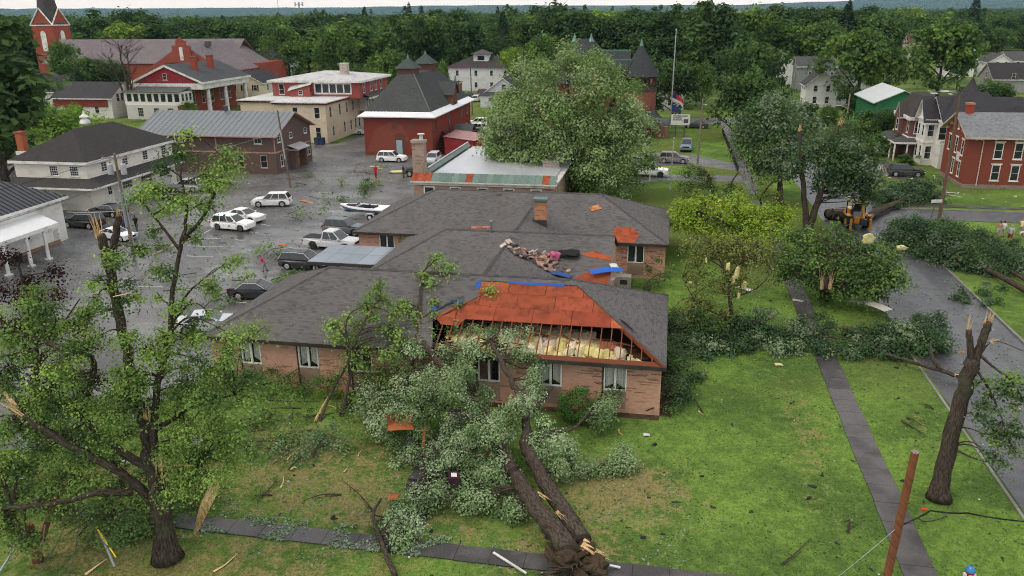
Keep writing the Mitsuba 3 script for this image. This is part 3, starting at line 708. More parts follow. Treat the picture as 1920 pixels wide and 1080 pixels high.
def wild_tree(name, label, cat, limbs, clumps, seed, leaf, group=None, breaks=(), twig=True, nm='limb', wob=.12, twig_r=.035, sides=9):
    """a tree, standing or fallen, laid out by its own limbs [(points, r0, r1)] and leaf tufts [(x, y, z, r)].
    leaf = dict(size, n per m^3-ish, cols [..]); breaks = [(point, direction, r, L)]"""
    rng = np.random.default_rng(seed)
    t = thing(name, label, cat, group)
    sk = []
    for i, (pts, r0, r1) in enumerate(limbs):
        p = smooth_path(pts, 5); k = len(p)
        p[1:-1] += rng.normal(size=(k - 2, 3)) * r0 * .12
        r = np.linspace(r0, r1, k)
        if i == 0 and nm == 'limb' and cat == 'tree': r[:4] *= [1.55, 1.22, 1.1, 1.03][:len(r[:4])]
        m = M(); m.tube(p, r, sides if r0 > .12 else 6, None, True, wob); part(t, 'trunk' if i == 0 else nm, m, 'bark', True)
        sk.append(np.c_[p, r])
    sk = np.vstack(sk) if sk else None
    if twig and sk is not None and clumps:
        m = M()
        for c in clumps:
            c_ = A(*c[:3]); d = np.linalg.norm(sk[:, :3] - c_, axis=1) + .6 * np.maximum(0, sk[:, 2] - c_[2]) ; j = d.argmin(); a = sk[j, :3]
            L = np.linalg.norm(c_ - a)
            if L < .25: continue
            mid = (a + c_) / 2 + rng.normal(size=3) * L * .08 + A(0, 0, .06 * L)
            p = smooth_path([a, mid, c_], 4); m.tube(p, np.linspace(min(twig_r * (1 + .25 * L), sk[j, 3] * .8), .012, len(p)), 5, None, False)
            for _ in range(3):
                e = c_ + unit(rng.normal(size=3)) * c[3] * .8; m.tube([mid * .4 + c_ * .6, (c_ + e) / 2 + A(0, 0, .05), e], [twig_r * .5, .014, .006], 4, None, False)
        if m.n: labels[part(t, 'twigs', m, 'bark', True)] = {'kind': 'stuff'}
    if clumps:
        lv = Leaves(seed + 1)
        for c in clumps:
            col = A(*leaf['cols'][rng.integers(len(leaf['cols']))]) * (.8 + .4 * rng.random())
            lv.clump(c[:3], c[3], max(8, int(leaf['n'] * c[3]**2.0)), leaf['size'], col, up=leaf.get('up', .6), shell=leaf.get('shell', .25), cj=leaf.get('cj', .18), flat=leaf.get('flat', .7), rag=leaf.get('rag', .3))
        part(t, 'crown', lv.mesh(), 'leaf')
    for c, d, r, L in breaks: part(t, 'split_wood', splinters(rng, c, d, r, L), 'split_wood')
    return t


def fill(rng, c, rad, n, r, shell=.5):
    """n tuft centres inside an ellipsoid"""
    d = unit(rng.normal(size=(n, 3))); q = d * (shell + (1 - shell) * rng.random((n, 1))) * A(*rad) + A(*c)
    return [(*q[i], r * (.7 + .6 * rng.random())) for i in range(n)]


# ---- standing trees of the town: a few kinds, each with its own crowns, planted again and again
KINDS = {}


def broadleaf(key, seed, cols, rx=.42, crown=(.16, 1.0), nclump=70, nleaf=46, size=.052, rag=.3, droop=0.0, multi=1, wide_top=0.0, airy=0.0):
    """a shapegroup of height 1: tapered trunk with limbs, and a crown of leaf tufts of uneven outline"""
    rng = np.random.default_rng(seed); lo, hi = crown
    wood = M(); tips = []
    for s in range(multi):
        ox = (rng.random(2) - .5) * .05 * (multi > 1)
        top = A(ox[0] * 4, ox[1] * 4, lo + (hi - lo) * .62)
        tp = smooth_path([(ox[0], ox[1], 0), (ox[0] * 2, ox[1] * 2, lo * 1.1), top], 4)
        wood.tube(tp, np.linspace(.024, .008, len(tp)), 7, None, False)
        for i in range(7):
            j = rng.integers(2, len(tp)); a = rng.random() * 6.28; L = rx * (.45 + .45 * rng.random())
            e = tp[j] + A(math.cos(a) * L, math.sin(a) * L, L * (.35 + .6 * rng.random()))
            wood.tube(smooth_path([tp[j], (tp[j] + e) / 2 + A(0, 0, .02), e], 3), np.linspace(.010, .003, 7), 5, None, False)
    lv = Leaves(seed + 5); zc, rz_ = (lo + hi) / 2, (hi - lo) / 2
    lobes = [(unit(rng.normal(size=3)), .12 + .22 * rng.random()) for _ in range(9)]
    for i in range(nclump):
        d = unit(rng.normal(size=3)); d[2] = d[2] * .9 + .12; d = unit(d)
        k = .82 + sum(b * max(0, d @ a)**4 for a, b in lobes) - .1
        q = (.50 + .5 * rng.random()**.5) if rng.random() < .8 else .3
        w = 1 + wide_top * d[2]
        c = A(d[0] * rx * k * q * w, d[1] * rx * k * q * w, zc + d[2] * rz_ * min(k, 1.05) * q)
        r = .115 * (.7 + .6 * rng.random()) * (rx / .42)**.5
        col = A(*cols[rng.integers(len(cols))]) * (.75 + .5 * rng.random())
        lv.clump(c, r, nleaf, size, col, up=.55, shell=.35, cj=.16, flat=.72, rag=rag)
        if droop:
            n = 30; P = c + np.c_[(rng.random((n, 2)) - .5) * r * 1.6, -rng.random(n) * droop]
            v, f, cc = leaf_quads(rng, P, np.c_[rng.normal(size=(n, 2)), np.full(n, .2)], size * 1.3, col, .25, .3); lv.V.append(v); lv.F.append(f + lv.n); lv.C.append(cc); lv.n += len(v)
    KINDS[key] = group_of(key, wood, lv.mesh())


def conifer(key, seed, col, rx=.17, n=1500, size=.05):
    rng = np.random.default_rng(seed); wood = M(); wood.tube([(0, 0, 0), (0, 0, 1)], [.018, .003], 6, None, False)
    h = 1 - rng.random(n)**.6 * .94; a = np.floor(rng.random(n) * 9) * .7 + h * 23 + rng.normal(size=n) * .18
    R = rx * (1 - h)**.8 * (.35 + .75 * rng.random(n)) + .01
    P = np.c_[np.cos(a) * R, np.sin(a) * R, h - R * .25]; N = np.c_[np.cos(a) * .5, np.sin(a) * .5, np.full(n, .9)] + rng.normal(size=(n, 3)) * .3
    v, f, c = leaf_quads(rng, P, N, size, col, .3, .45); m = M(); m.add(v, f, v[:, :2], c); KINDS[key] = group_of(key, wood, m)


def group_of(key, wood, crown):
    v, f, u, c = wood.arrays(); v2, f2, u2, c2 = crown.arrays()
    scene[key + '_kind'] = {'type': 'shapegroup', 'trunk': mikit.ply((v, f), 'bark', smooth=True, uv=u * 12), 'crown': mikit.ply((v2, f2), 'leaf', uv=u2, color=c2)}
    return key + '_kind'


DK, MD, BR, YG, OL = (.034, .062, .024), (.058, .100, .032), (.092, .152, .036), (.17, .25, .04), (.085, .105, .035)
broadleaf('oak', 31, [DK, MD], .46, (.14, 1.0), 90, 50, .050)
broadleaf('maple', 32, [MD, MD, BR], .44, (.16, 1.0), 90, 50, .050)
broadleaf('elm', 33, [DK, (.045, .08, .026)], .36, (.2, 1.0), 75, 50, .052, wide_top=.25)
broadleaf('ash', 34, [BR, MD], .40, (.18, 1.0), 80, 50, .048, rag=.4)
broadleaf('locust', 35, [YG, BR], .42, (.2, 1.0), 80, 44, .045, rag=.4)
broadleaf('poplar', 36, [DK, MD, (.05, .085, .035)], .27, (.12, 1.0), 75, 50, .052)
broadleaf('willow', 37, [(.13, .22, .04), (.16, .25, .05)], .60, (.3, 1.0), 75, 30, .05, droop=.34)
broadleaf('shrub', 38, [MD, BR], .55, (.0, 1.0), 50, 50, .085, rag=.25)
conifer('spruce', 39, (.026, .046, .024), .2)
conifer('pine', 40, (.024, .040, .020), .30, 1300, .08)


def plant(name, kind, x, y, h, label, w=1.0, group=None, cat='tree', rot=None, z=0.0, rng=np.random.default_rng(99)):
    k = thing(name, label, cat, group)
    scene[k] = {'type': 'instance', 'g': {'type': 'ref', 'id': KINDS[kind]}, 'to_world': T().translate([float(x), float(y), float(z)]).rotate([0, 0, 1], float(rng.random() * 360 if rot is None else rot)).scale([float(h * w), float(h * w), float(h)])}
    return k
# ---------------------------------------------------------------- the storm-broken trees near the camera
rg = np.random.default_rng(5)
LG, LM, LD = (.185, .27, .07), (.12, .19, .052), (.06, .105, .036)
def tufts(pts, r, j=.35, n=1, s=0):
    q = np.random.default_rng(s + 17); out = []
    for p in pts:
        for _ in range(n): out.append((*(A(*p[:3]) + q.normal(size=3) * j * r), (p[3] if len(p) > 3 else r) * (.75 + .5 * q.random())))
    return out
# the big broken maple at the left
top = [(-16.61, 26.2, 18.21), (-16.31, 26.6, 17.58), (-17.51, 26.8, 16.82), (-18.08, 26, 16.86), (-18.42, 25.6, 16.44), (-18.24, 27, 15.85), (-15.74, 26, 16.63), (-15.56, 26.4, 17.1), (-16.32, 25.6, 15.62), (-19.24, 26, 15.83), (-18.53, 26.6, 15.2), (-16.4, 26.2, 16.77), (-16.99, 26, 17.66), (-19.07, 26.8, 15.45), (-16.78, 25.8, 16.15)]
mid = [(-21.62, 26, 12.35), (-20.81, 26.4, 12.59), (-19.98, 26, 11.78), (-18.9, 26.4, 13.56), (-17.88, 26, 12.02), (-16.87, 26, 12.82), (-16.48, 26.6, 13.29), (-17.48, 26, 14.57), (-19.72, 25.6, 13.55), (-20.81, 25.4, 11.84), (-18.59, 26.4, 12.71), (-19.45, 26.2, 13.59), (-17.26, 26.4, 11.02)]
low = [(-24.73, 26, 11.28), (-23.99, 26.4, 10.59), (-25.39, 26, 10.08), (-22.5, 25.2, 10.25), (-18.05, 26, 10.23), (-17.05, 26, 10.07), (-16.37, 26, 9.21), (-15.85, 26, 7.98), (-15.67, 26, 6.69), (-16.79, 25.4, 7.85), (-17.82, 25, 7.04), (-16.9, 26, 5.35), (-17.68, 25.4, 4.88), (-18.67, 25.2, 10.3), (-19.49, 25, 8.75), (-20.46, 25, 9.13), (-21.24, 25, 7.55), (-20.41, 25, 7.51), (-18.86, 26, 8.08), (-17.6, 26, 8.66), (-18.6, 26, 5.18), (-16.97, 26, 6.57), (-16.1, 26.5, 9.93), (-18.93, 24.8, 5.85), (-18.82, 25, 4.39), (-21.29, 25, 9.06), (-22.04, 25.5, 10.16), (-20.09, 25.6, 10.25), (-18.77, 26.6, 8.76), (-17.82, 26.4, 5.53), (-19.6, 26.4, 6.61), (-20.41, 26.6, 6.92), (-15.87, 25.6, 8.76)]
left = [(-24.81, 24.6, 5.86), (-23.6, 24.8, 5.37), (-25.46, 24.4, 4.54), (-22.95, 24.6, 4.18), (-24.05, 25, 7.42), (-24.01, 24.4, 4.32), (-25.81, 25, 6.29), (-22.78, 25.4, 5.61), (-25.63, 23.8, 3.76), (-24.75, 24.2, 3.6), (-22.35, 25.2, 4.51), (-23.82, 25.6, 6.15), (-25.95, 23.5, 2.39), (-25.43, 23.8, 1.98), (-25.99, 24.2, 2.68), (-21.84, 25.4, 3.41), (-21.1, 25, 2.46), (-24.35, 25.4, 8.64), (-25.52, 24, 5.4), (-25.57, 26, 10.88), (-24.06, 26, 11.54), (-26.21, 26, 9.31), (-24.68, 25.8, 9.74), (-25.94, 25.6, 8.42), (-23.35, 25.4, 8.72), (-24.86, 25.2, 7.86), (-23.09, 25.4, 7.67), (-23.63, 25, 7.1), (-22.19, 25.2, 7.12), (-21.57, 25, 6.44), (-25.82, 25, 7.27), (-26.17, 24.6, 5.98), (-22.59, 26, 11.07), (-22.57, 24.8, 4.98)]
limbs = [([(-20.32, 25.63, 0), (-20.3, 25.7, 2.34), (-20.28, 25.7, 3.91), (-20.36, 25.7, 5.18)], .46, .34),
         ([(-20.43, 25.6, 2.66), (-21.16, 25.2, 4.26), (-22.44, 24.8, 5.37), (-23.48, 24.6, 6.19), (-24.39, 24.5, 6.89), (-24.81, 24.5, 7.09)], .20, .13),
         ([(-20.36, 25.6, 4.48), (-21.63, 25.6, 5.23), (-23.08, 25.6, 6.66), (-24.43, 25.8, 8.08), (-25.6, 26, 9.71), (-26.86, 26.2, 10.96)], .19, .11),
         ([(-20.48, 25.8, 4.85), (-20.62, 26, 6.48), (-20.92, 26.2, 8.06), (-21.09, 26.4, 9.85), (-21.28, 26.5, 12.09), (-21.36, 26.5, 13.63), (-21.42, 26.5, 14.27)], .23, .17),
         ([(-21.3, 26.5, 12.76), (-20.75, 26.4, 14.12), (-20.4, 26.4, 15.08)], .16, .12),
         ([(-20.03, 25.5, 4.57), (-19.68, 25.4, 6.64), (-19.34, 25.6, 8.47), (-18.94, 25.9, 9.75), (-18.52, 26, 11.32), (-18.21, 26, 12.65), (-17.58, 26, 14.36), (-17.24, 26, 15.4), (-17.28, 26, 16.78)], .165, .04),
         ([(-17.62, 26, 14.26), (-16.61, 26.2, 15.37), (-15.96, 26.3, 16.56), (-15.53, 26.3, 17.35)], .09, .03),
         ([(-17.73, 26, 13.94), (-18.55, 26.2, 14.89), (-18.97, 26, 15.74)], .07, .03),
         ([(-18.91, 26, 10.17), (-17.88, 26, 12.02), (-16.85, 26, 12.93)], .07, .025),
         ([(-18.68, 26, 10.86), (-17.82, 26.4, 11.83)], .06, .04),
         ([(-21.04, 25.2, 3.58), (-22.12, 24.4, 3.9), (-23.93, 23.8, 3.58), (-26.39, 23.4, 3.3)], .16, .08),
         ([(-23.07, 25.6, 6.71), (-22.07, 25.6, 9.19), (-23.3, 25.6, 9.69), (-25.54, 25.8, 10.26)], .14, .10),
         ([(-19.57, 25.6, 6.55), (-18.02, 26, 7.44), (-16.42, 26.2, 7.95)], .10, .03),
         ([(-20.07, 25.8, 4.39), (-18.58, 25.8, 4.54), (-17.55, 26, 5.78)], .10, .03)]
wild_tree('maple_tree', 'huge storm broken maple in the left foreground with splintered top and torn limbs', 'tree', limbs, tufts(top, .72, .35, 1, 1) + tufts(mid, .55, .6, 2, 2) + tufts(low, .75, .55, 3, 3) + tufts(left, .72, .5, 3, 4), 41,
          dict(size=.128, n=480, cols=[LG, LG, LM, LM, LD], up=.5, shell=.1, flat=.65, rag=.35),
          breaks=[((-21.42, 26.5, 14.27), (-.1, 0, 1), .22, 1.1), ((-20.4, 26.4, 15.1), (.2, 0, 1), .1, .7), ((-24.81, 24.5, 7.09), (-.8, 0, .6), .2, 1.6), ((-19.54, 25.2, 5.31), (.1, -.1, -1), .16, 1.9), ((-19.7, 25.1, 7.28), (.1, 0, 1), .16, 1.0), ((-17.82, 26.4, 11.83), (1, 0, .2), .06, .3)], sides=14)
# torn slab of bark and wood leaning by the trunk
for pts, w, lab in (([(-20.04, 27.29, 0.1), (-18.52, 26.2, 2.48), (-18.14, 26.4, 3.31), (-18.06, 26.5, 3.91)], .26, 'long torn slab of orange wood leaning right of the maple trunk'), ([(-25.8, 24.8, 7.97), (-25.39, 24.7, 7.46), (-24.93, 24.6, 6.95)], .14, 'torn orange splinter hanging at the left picture edge'), ([(-18.81, 25, 5.18), (-18.45, 25, 5.24), (-18.02, 25, 5.24)], .08, 'short pale strip of bark caught right of the maple trunk'), ([(-20.44, 25.4, 12.17), (-20.09, 25.4, 12.25), (-19.68, 25.4, 12.36)], .10, 'orange splinter caught in leaves of the broken maple')):
    p = smooth_path(pts, 4); k = len(p); m = M(); w_ = w * np.sin(np.linspace(.35, 2.9, k))
    for i in range(k - 1):
        for s, q in ((1, 0), (-1, 0)):
            m.poly([p[i] - A(w_[i], 0, 0), p[i] + A(0, -.05, 0), p[i + 1] + A(0, -.05, 0), p[i + 1] - A(w_[i + 1], 0, 0)] if s > 0 else [p[i] + A(0, -.05, 0), p[i] + A(w_[i], .05, .02), p[i + 1] + A(w_[i + 1], .05, .02), p[i + 1] + A(0, -.05, 0)])
        m.poly([p[i] - A(w_[i], -.05, 0), p[i + 1] - A(w_[i + 1], -.05, 0), p[i + 1] + A(w_[i + 1], .06, .02), p[i] + A(w_[i], .06, .02)])
    single('wood_slab', lab, 'torn wood', m, 'split_wood')
# dark purple maple behind it
PU = (.030, .016, .018)
wild_tree('purple_maple', 'dark purple leaved maple leaning at the left picture edge', 'tree',
          [([(-35.03, 34.97, 0), (-34.86, 36, 2.91), (-34.43, 36, 6.23), (-34.53, 36, 9.36)], .22, .06), ([(-34.86, 36, 3.25), (-32.86, 36, 5.69), (-31.08, 36, 7.69)], .12, .03)],
          tufts([(-34.89, 36, 9.95), (-34.76, 36, 8.42), (-33.68, 36, 8.01), (-35.69, 36, 7.43), (-33.07, 36.3, 8.1), (-34.71, 36, 6.53), (-33.51, 36.5, 6.09), (-32.2, 36.5, 5.86), (-35.76, 35.6, 5.01), (-34.55, 36, 4.27), (-33.29, 36.3, 3.23), (-32.13, 36.5, 4.56), (-35.98, 35.6, 2.67), (-34.47, 36, 1.58), (-32.69, 36, 1.73), (-35.49, 35.6, 0.32), (-34.22, 36, -0.48), (-35.78, 35.6, 6.3), (-31.96, 36.5, 2.91)], .95, .4, 2, 6), 51, dict(size=.17, n=260, cols=[PU, (.04, .022, .02), (.022, .014, .018)], shell=.1))
# ground cover of torn branches under it
def brush(name, label, spots, seed, cols, size=.17, n=150, r=.75, h=.4, group=None, limbs=(), nn=2, cat='branches', **kw):
    """a heap of torn leafy branches on the ground; spots: (x, y, z) centres"""
    q = np.random.default_rng(seed); lb = list(limbs)
    for s in spots[:: 2]:
        a = q.random() * 6.28; L = 1.0 + 1.3 * q.random(); p = A(*s[:3]); p[2] = max(.1, p[2])
        lb.append(([p - A(math.cos(a) * L, math.sin(a) * L, .05), p + A(0, 0, .12), p + A(math.cos(a + .3) * L, math.sin(a + .3) * L, .02 + .2 * q.random())], .045, .015))
    return wild_tree(name, label, cat, lb, tufts(spots, r, .5, nn, seed), seed, dict(size=size, n=n, cols=cols, up=.7, shell=.1, flat=.55, rag=.35, **kw), group, nm='branch', twig=False, wob=.2)
rr = np.random.default_rng(77)
def gscatter(px0, px1, py0, py1, n, z=.3, sd=0):
    q = np.random.default_rng(sd); return [(q.uniform(px0, px1), q.uniform(py0, py1), z * (.4 + 1.2 * q.random())) for _ in range(n)]
brush('fallen_branches', 'heap of torn green branches over the yard left of the maple trunk', gscatter(-34, -21.3, 26.8, 37, 80, .55, 1), 61, [LM, LD, LM, LG], .15, 210, .85)
brush('fallen_branches', 'torn boughs and litter over the sidewalk left of the maple trunk', gscatter(-31, -20.9, 26.2, 29.2, 34, .3, 9), 66, [LM, LD, (.06, .09, .03)], .14, 190, .7)
brush('fallen_branches', 'spread of torn leafy branches right of the maple trunk', [(x, y, .3) for x, y in ((-20.19, 35.71), (-19.42, 36.74), (-17.87, 36.11), (-16.49, 35.77), (-21.09, 34.41), (-19.11, 34.75), (-17.97, 34.95), (-21.63, 37.28))], 62, [(.10, .16, .07), LM, (.13, .19, .10)], .14, 250, .85, h=.6, nn=4)
brush('hedge', 'overgrown green hedge along the front brick wall left of the entrance', [(x, 41.2 + .3 * (i % 2), .55 + .35 * (i % 3)) for i, x in enumerate(np.arange(-27, -14, .62))], 63, [LM, LD, (.06, .12, .03)], .13, 260, .7, cat='hedge')
brush('fallen_branches', 'dark torn branches strewn before the hedge', gscatter(-26, -15, 38.4, 40.4, 18, .3, 3), 64, [LD, LM], .15, 150, .65)
# leaning saplings over the front roof
wild_tree('leaning_tree', 'leafy tree leaning onto the front roof over the hedge', 'tree',
          [([(-17.89, 39.22, 0), (-17.58, 40.6, 2.48), (-17.26, 40.8, 4.13), (-16.74, 41.6, 5.53), (-16.37, 43, 6.22)], .12, .03), ([(-18.87, 38.4, 0), (-18.81, 40, 0.92), (-17.52, 40.2, 3.35), (-17.63, 40.4, 4.94)], .09, .03), ([(-17.69, 40.4, 2.22), (-17.84, 41, 5.35), (-16.85, 42, 6.05)], .07, .02)],
          tufts([(-17.94, 42, 4.96), (-17.24, 43, 5.83), (-16.37, 43.5, 6.22), (-15.58, 43, 5.42), (-16.6, 42, 4.88), (-15.63, 42, 4.43), (-18.1, 41.4, 4.16), (-16.78, 41.4, 3.91), (-15.67, 41, 3.47), (-17.39, 41, 2.66), (-15.62, 43, 4.72), (-17.04, 44, 6.53), (-18.8, 42, 4.74), (-16.74, 42.5, 5.53), (-15.17, 42, 3.77), (-16.77, 41, 2.01), (-15.76, 41, 2.09), (-16.2, 40.6, 0.85), (-17.01, 40.4, 0.17), (-17.46, 40.4, 0.84)], .68, .4, 2, 7), 71,
          dict(size=.19, n=230, cols=[(.14, .22, .06), LG, LM], shell=.1), breaks=[((-16.7, 41.5, 5.57), (.4, 0, .8), .05, .45)])
wild_tree('leaning_tree', 'thin splintered tree lying up the front roof beside the torn part', 'tree',
          [([(-14.9, 40.8, .3), (-14.22, 42, 2.97), (-14.49, 44.2, 4.33), (-14.81, 45.6, 5.22), (-15.15, 47.2, 6.1)], .17, .05), ([(-14.53, 44.2, 4.33), (-13.21, 45.2, 4.92), (-12.02, 46, 5.42)], .07, .03), ([(-14.64, 45, 4.91), (-13.99, 44.2, 4.19), (-12.47, 45, 4.86), (-10.41, 46.5, 5.69)], .06, .02)],
          tufts([(-14.69, 48.2, 6.9), (-13.92, 48, 6.63), (-15.26, 47.6, 6.33), (-13.34, 47.8, 6.18), (-14.69, 46.8, 5.71), (-14.34, 48.3, 7.25), (-14.78, 43.4, 3.92), (-14.83, 42.4, 3.28), (-15.42, 42, 2.36), (-13.66, 43, 3.46), (-13.4, 44.6, 4.6), (-12.46, 44.2, 4.11), (-14.82, 44.2, 4.67), (-15.56, 45, 5.39), (-13.89, 45.8, 5.2), (-13.68, 41.8, 2.58), (-14.28, 41.5, 1.98), (-10.61, 46.6, 5.64), (-12.74, 45.4, 5.06)], .6, .4, 2, 8), 72,
          dict(size=.19, n=210, cols=[(.16, .24, .08), LG, (.11, .18, .07)], shell=.1), breaks=[((-14.44, 43.9, 4.17), (.1, 0, 1), .1, .9), ((-14.21, 42.8, 3.51), (.2, 0, 1), .1, .7)])
# the great silver maple lying across the front yard
SV, SVD, SVM = (.25, .325, .185), (.075, .125, .045), (.175, .25, .115)
L1 = [(-3.11, 28.12, 0.75), (-4.2, 29.64, 0.9), (-5.43, 31.41, 1.1), (-6.42, 32.82, 1.4), (-7.69, 34.8, 1.9), (-9.08, 36.78, 2.4), (-10.33, 38.44, 2.8), (-12.25, 40.36, 3.4), (-13.43, 41.74, 4)]
L2 = [(-2.67, 29.04, 0.7), (-4.1, 31.51, 0.9), (-5.33, 33.48, 1.2), (-6.19, 34.78, 1.6), (-6.5, 36.71, 2.2), (-7.26, 38.22, 3), (-8.1, 39.3, 3.8), (-9.34, 41.46, 4.4)]
limbs = [(L1, .47, .11), (L2, .43, .08), ([(-6.5, 36.89, 2.2), (-5.76, 38.31, 2.7), (-5.35, 38.66, 3.2)], .20, .05), ([(-6.36, 32.51, 1.6), (-8.05, 35.94, 2), (-9.1, 38.1, 2.2)], .3, .14), ([(-10.33, 38.44, 2.8), (-11.21, 38.6, 1.6), (-12.46, 37.57, 1.2)], .16, .05), ([(-7.69, 34.8, 1.9), (-9.41, 35, 1), (-10.99, 33.57, 0.6), (-10.98, 30.47, 0.5)], .15, .04), ([(-6.19, 34.78, 1.6), (-4.99, 37, 1.4), (-3.99, 38.12, 1.2), (-2.92, 42.56, 1)], .15, .04), ([(-5.37, 33.73, 1.1), (-4.1, 34.52, 0.6), (-2.35, 35.9, 0.35)], .12, .03), ([(-12.25, 40.36, 3.4), (-13.84, 40.22, 2.6), (-14.43, 38.98, 1.8)], .12, .04), ([(-8.88, 36.51, 2.4), (-11.17, 39.81, 3), (-13.33, 39.73, 3.2)], .12, .03),
         ([(-10.06, 25.82, 0.4), (-11.54, 28.13, 0.35), (-12.44, 29.79, 0.35), (-12.49, 31.01, 0.4)], .13, .05)]
sp = [(-10, 43, 4.4), (-9.14, 41.98, 4.2), (-10.14, 41.49, 4), (-8.26, 41.49, 3.8), (-6.63, 39.19, 3), (-6.06, 38.38, 2.8), (-6.17, 37.28, 2.4), (-5.46, 36.39, 2), (-4.59, 36.14, 1.6), (-4.21, 35.29, 1.2), (-4.95, 34.82, 1.4), (-4.44, 34.06, 1), (-5.54, 35.08, 1.8), (-2.67, 41.31, 1.3), (-2.63, 40.85, 1.2), (-3.02, 40.19, 1), (-2.83, 39.78, 0.9), (-2.43, 42.23, 1.2), (-1.81, 35.85, 0.5), (-1.47, 36.96, 0.5), (-2.47, 35.64, 0.4), (-1.27, 35.85, 0.4), (-3.11, 35.27, 0.4),
      (-13.32, 36.59, 1.8), (-14.66, 37.75, 1.4), (-12.72, 37.56, 2), (-13.7, 38.7, 2), (-12.27, 38.13, 2.4), (-11.51, 37.52, 1.8), (-12.08, 36.35, 1.4), (-13.47, 36.48, 1.2), (-10.99, 37.94, 2.6), (-11.58, 39.04, 3), (-10.82, 39.72, 3.4), (-12.66, 39.56, 3), (-10.34, 36.5, 1.8), (-9.51, 35.47, 1.5), (-10.6, 35.26, 1.2), (-11.7, 35.04, 0.9), (-11.09, 33.9, 0.7), (-10.15, 33.56, 0.7), (-9.48, 34.19, 1), (-8.64, 33, 0.9), (-9.3, 32.41, 0.6), (-8.52, 33.69, 1.4), (-7.82, 32.98, 1.3), (-7.22, 33.25, 1.5), (-7.41, 32.27, 0.9), (-6.68, 32.55, 1.1), (-8.07, 31.71, 0.6), (-6.74, 31.5, 0.6), (-6.17, 31.16, 0.6), (-7.42, 31.09, 0.5), (-5.87, 30.94, 0.5), (-10.63, 32.33, 0.5), (-11.12, 31.32, 0.5), (-10.97, 30.04, 0.5), (-11.03, 29.07, 0.45), (-10.4, 28.65, 0.4), (-10.6, 28.11, 0.35), (-10.63, 30.6, 0.45), (-10.05, 31.29, 0.5), (-11.58, 30.29, 0.4), (-7.95, 36.17, 2.2), (-7.29, 35.71, 2.2), (-9.03, 37.87, 2.8), (-10.01, 38.88, 3.2), (-9.13, 36.34, 2), (-7.34, 36.69, 2.6), (-8.31, 44.28, 4), (-7.43, 42.09, 3.6), (-6.8, 41.13, 3.4), (-11.64, 41.71, 3.8), (-12.18, 41.29, 3.6), (-13.72, 41.04, 3.6), (-14.45, 40.12, 2.6), (-15.62, 38.62, 1.2), (-12.82, 36.82, 1.4), (-10.6, 41.41, 4)]
wild_tree('fallen_maple', 'great uprooted silver maple fallen across the front yard against the torn roof', 'fallen tree', limbs, tufts(sp + [(-15.69, 37.96, 1.2), (-14.82, 36.8, 0.9), (-16.35, 38.91, 1.5), (-14.78, 38.38, 2), (-13.64, 36.01, 0.8), (-12.48, 34.71, 0.7), (-14.39, 36.93, 1.2), (-8.21, 34.26, 2.9), (-7.77, 33.46, 2.5), (-8.64, 34.28, 2.4), (-9.56, 33.51, 1.4), (-9.93, 31.83, 0.9), (-14.19, 36.36, 1.2), (-14.16, 37.7, 1.8), (-8.49, 31.33, 0.8), (-9.86, 37.22, 4.3), (-9.27, 35.91, 3.6), (-7.56, 34.37, 2.9), (-10.37, 36.88, 3.8), (-12.14, 37.84, 3.2), (-6.69, 36.24, 3.2)], .56, .45, 4, 9), 81, dict(size=.125, n=500, cols=[SV, SV, SVM, SVM, SVD], up=.45, shell=.35, flat=.75, rag=.2, cj=.2), breaks=[((-4.94, 31.33, 1.35), (.4, -.5, .1), .12, .8), ((-2.49, 28.56, 0.8), (.8, -.8, .1), .3, .9), ((-1.98, 28.51, 0.5), (.8, -.5, .1), .25, .7), ((-3.94, 30.32, 1.15), (.5, -.6, .1), .10, 1.2)], sides=14)
# its torn root plate
m = M(); q = np.random.default_rng(4)

for i in range(9):
    c = A(*(-2.68, 27.75, 0.4)) + q.normal(size=3) * A(.75, .3, .18); v, f = lump(c, (.7 + .7 * q.random(), .5 + .4 * q.random(), .5 + .4 * q.random()), rz(q.random() * 3), i, .8, 3); m.add(v, f)
rk = single('root_plate', 'torn brown root plate of the fallen silver maple lying on the sidewalk', 'roots', m, 'soil', True)
for i in range(44):
    a = q.random() * 6.28; c = A(*(-2.67, 27.56, 0.55)); d = A(math.cos(a) * 1.1, -.5 - .5 * q.random(), math.sin(a) * .6)
    p = smooth_path([c, c + d * .8, c + d * (1.2 + .5 * q.random()) + q.normal(size=3) * .25], 3); p[:, 2] = np.maximum(p[:, 2], .05); m = M(); m.tube(p, np.linspace(.08, .015, len(p)), 5); part(rk, 'root', m, 'bark', True)
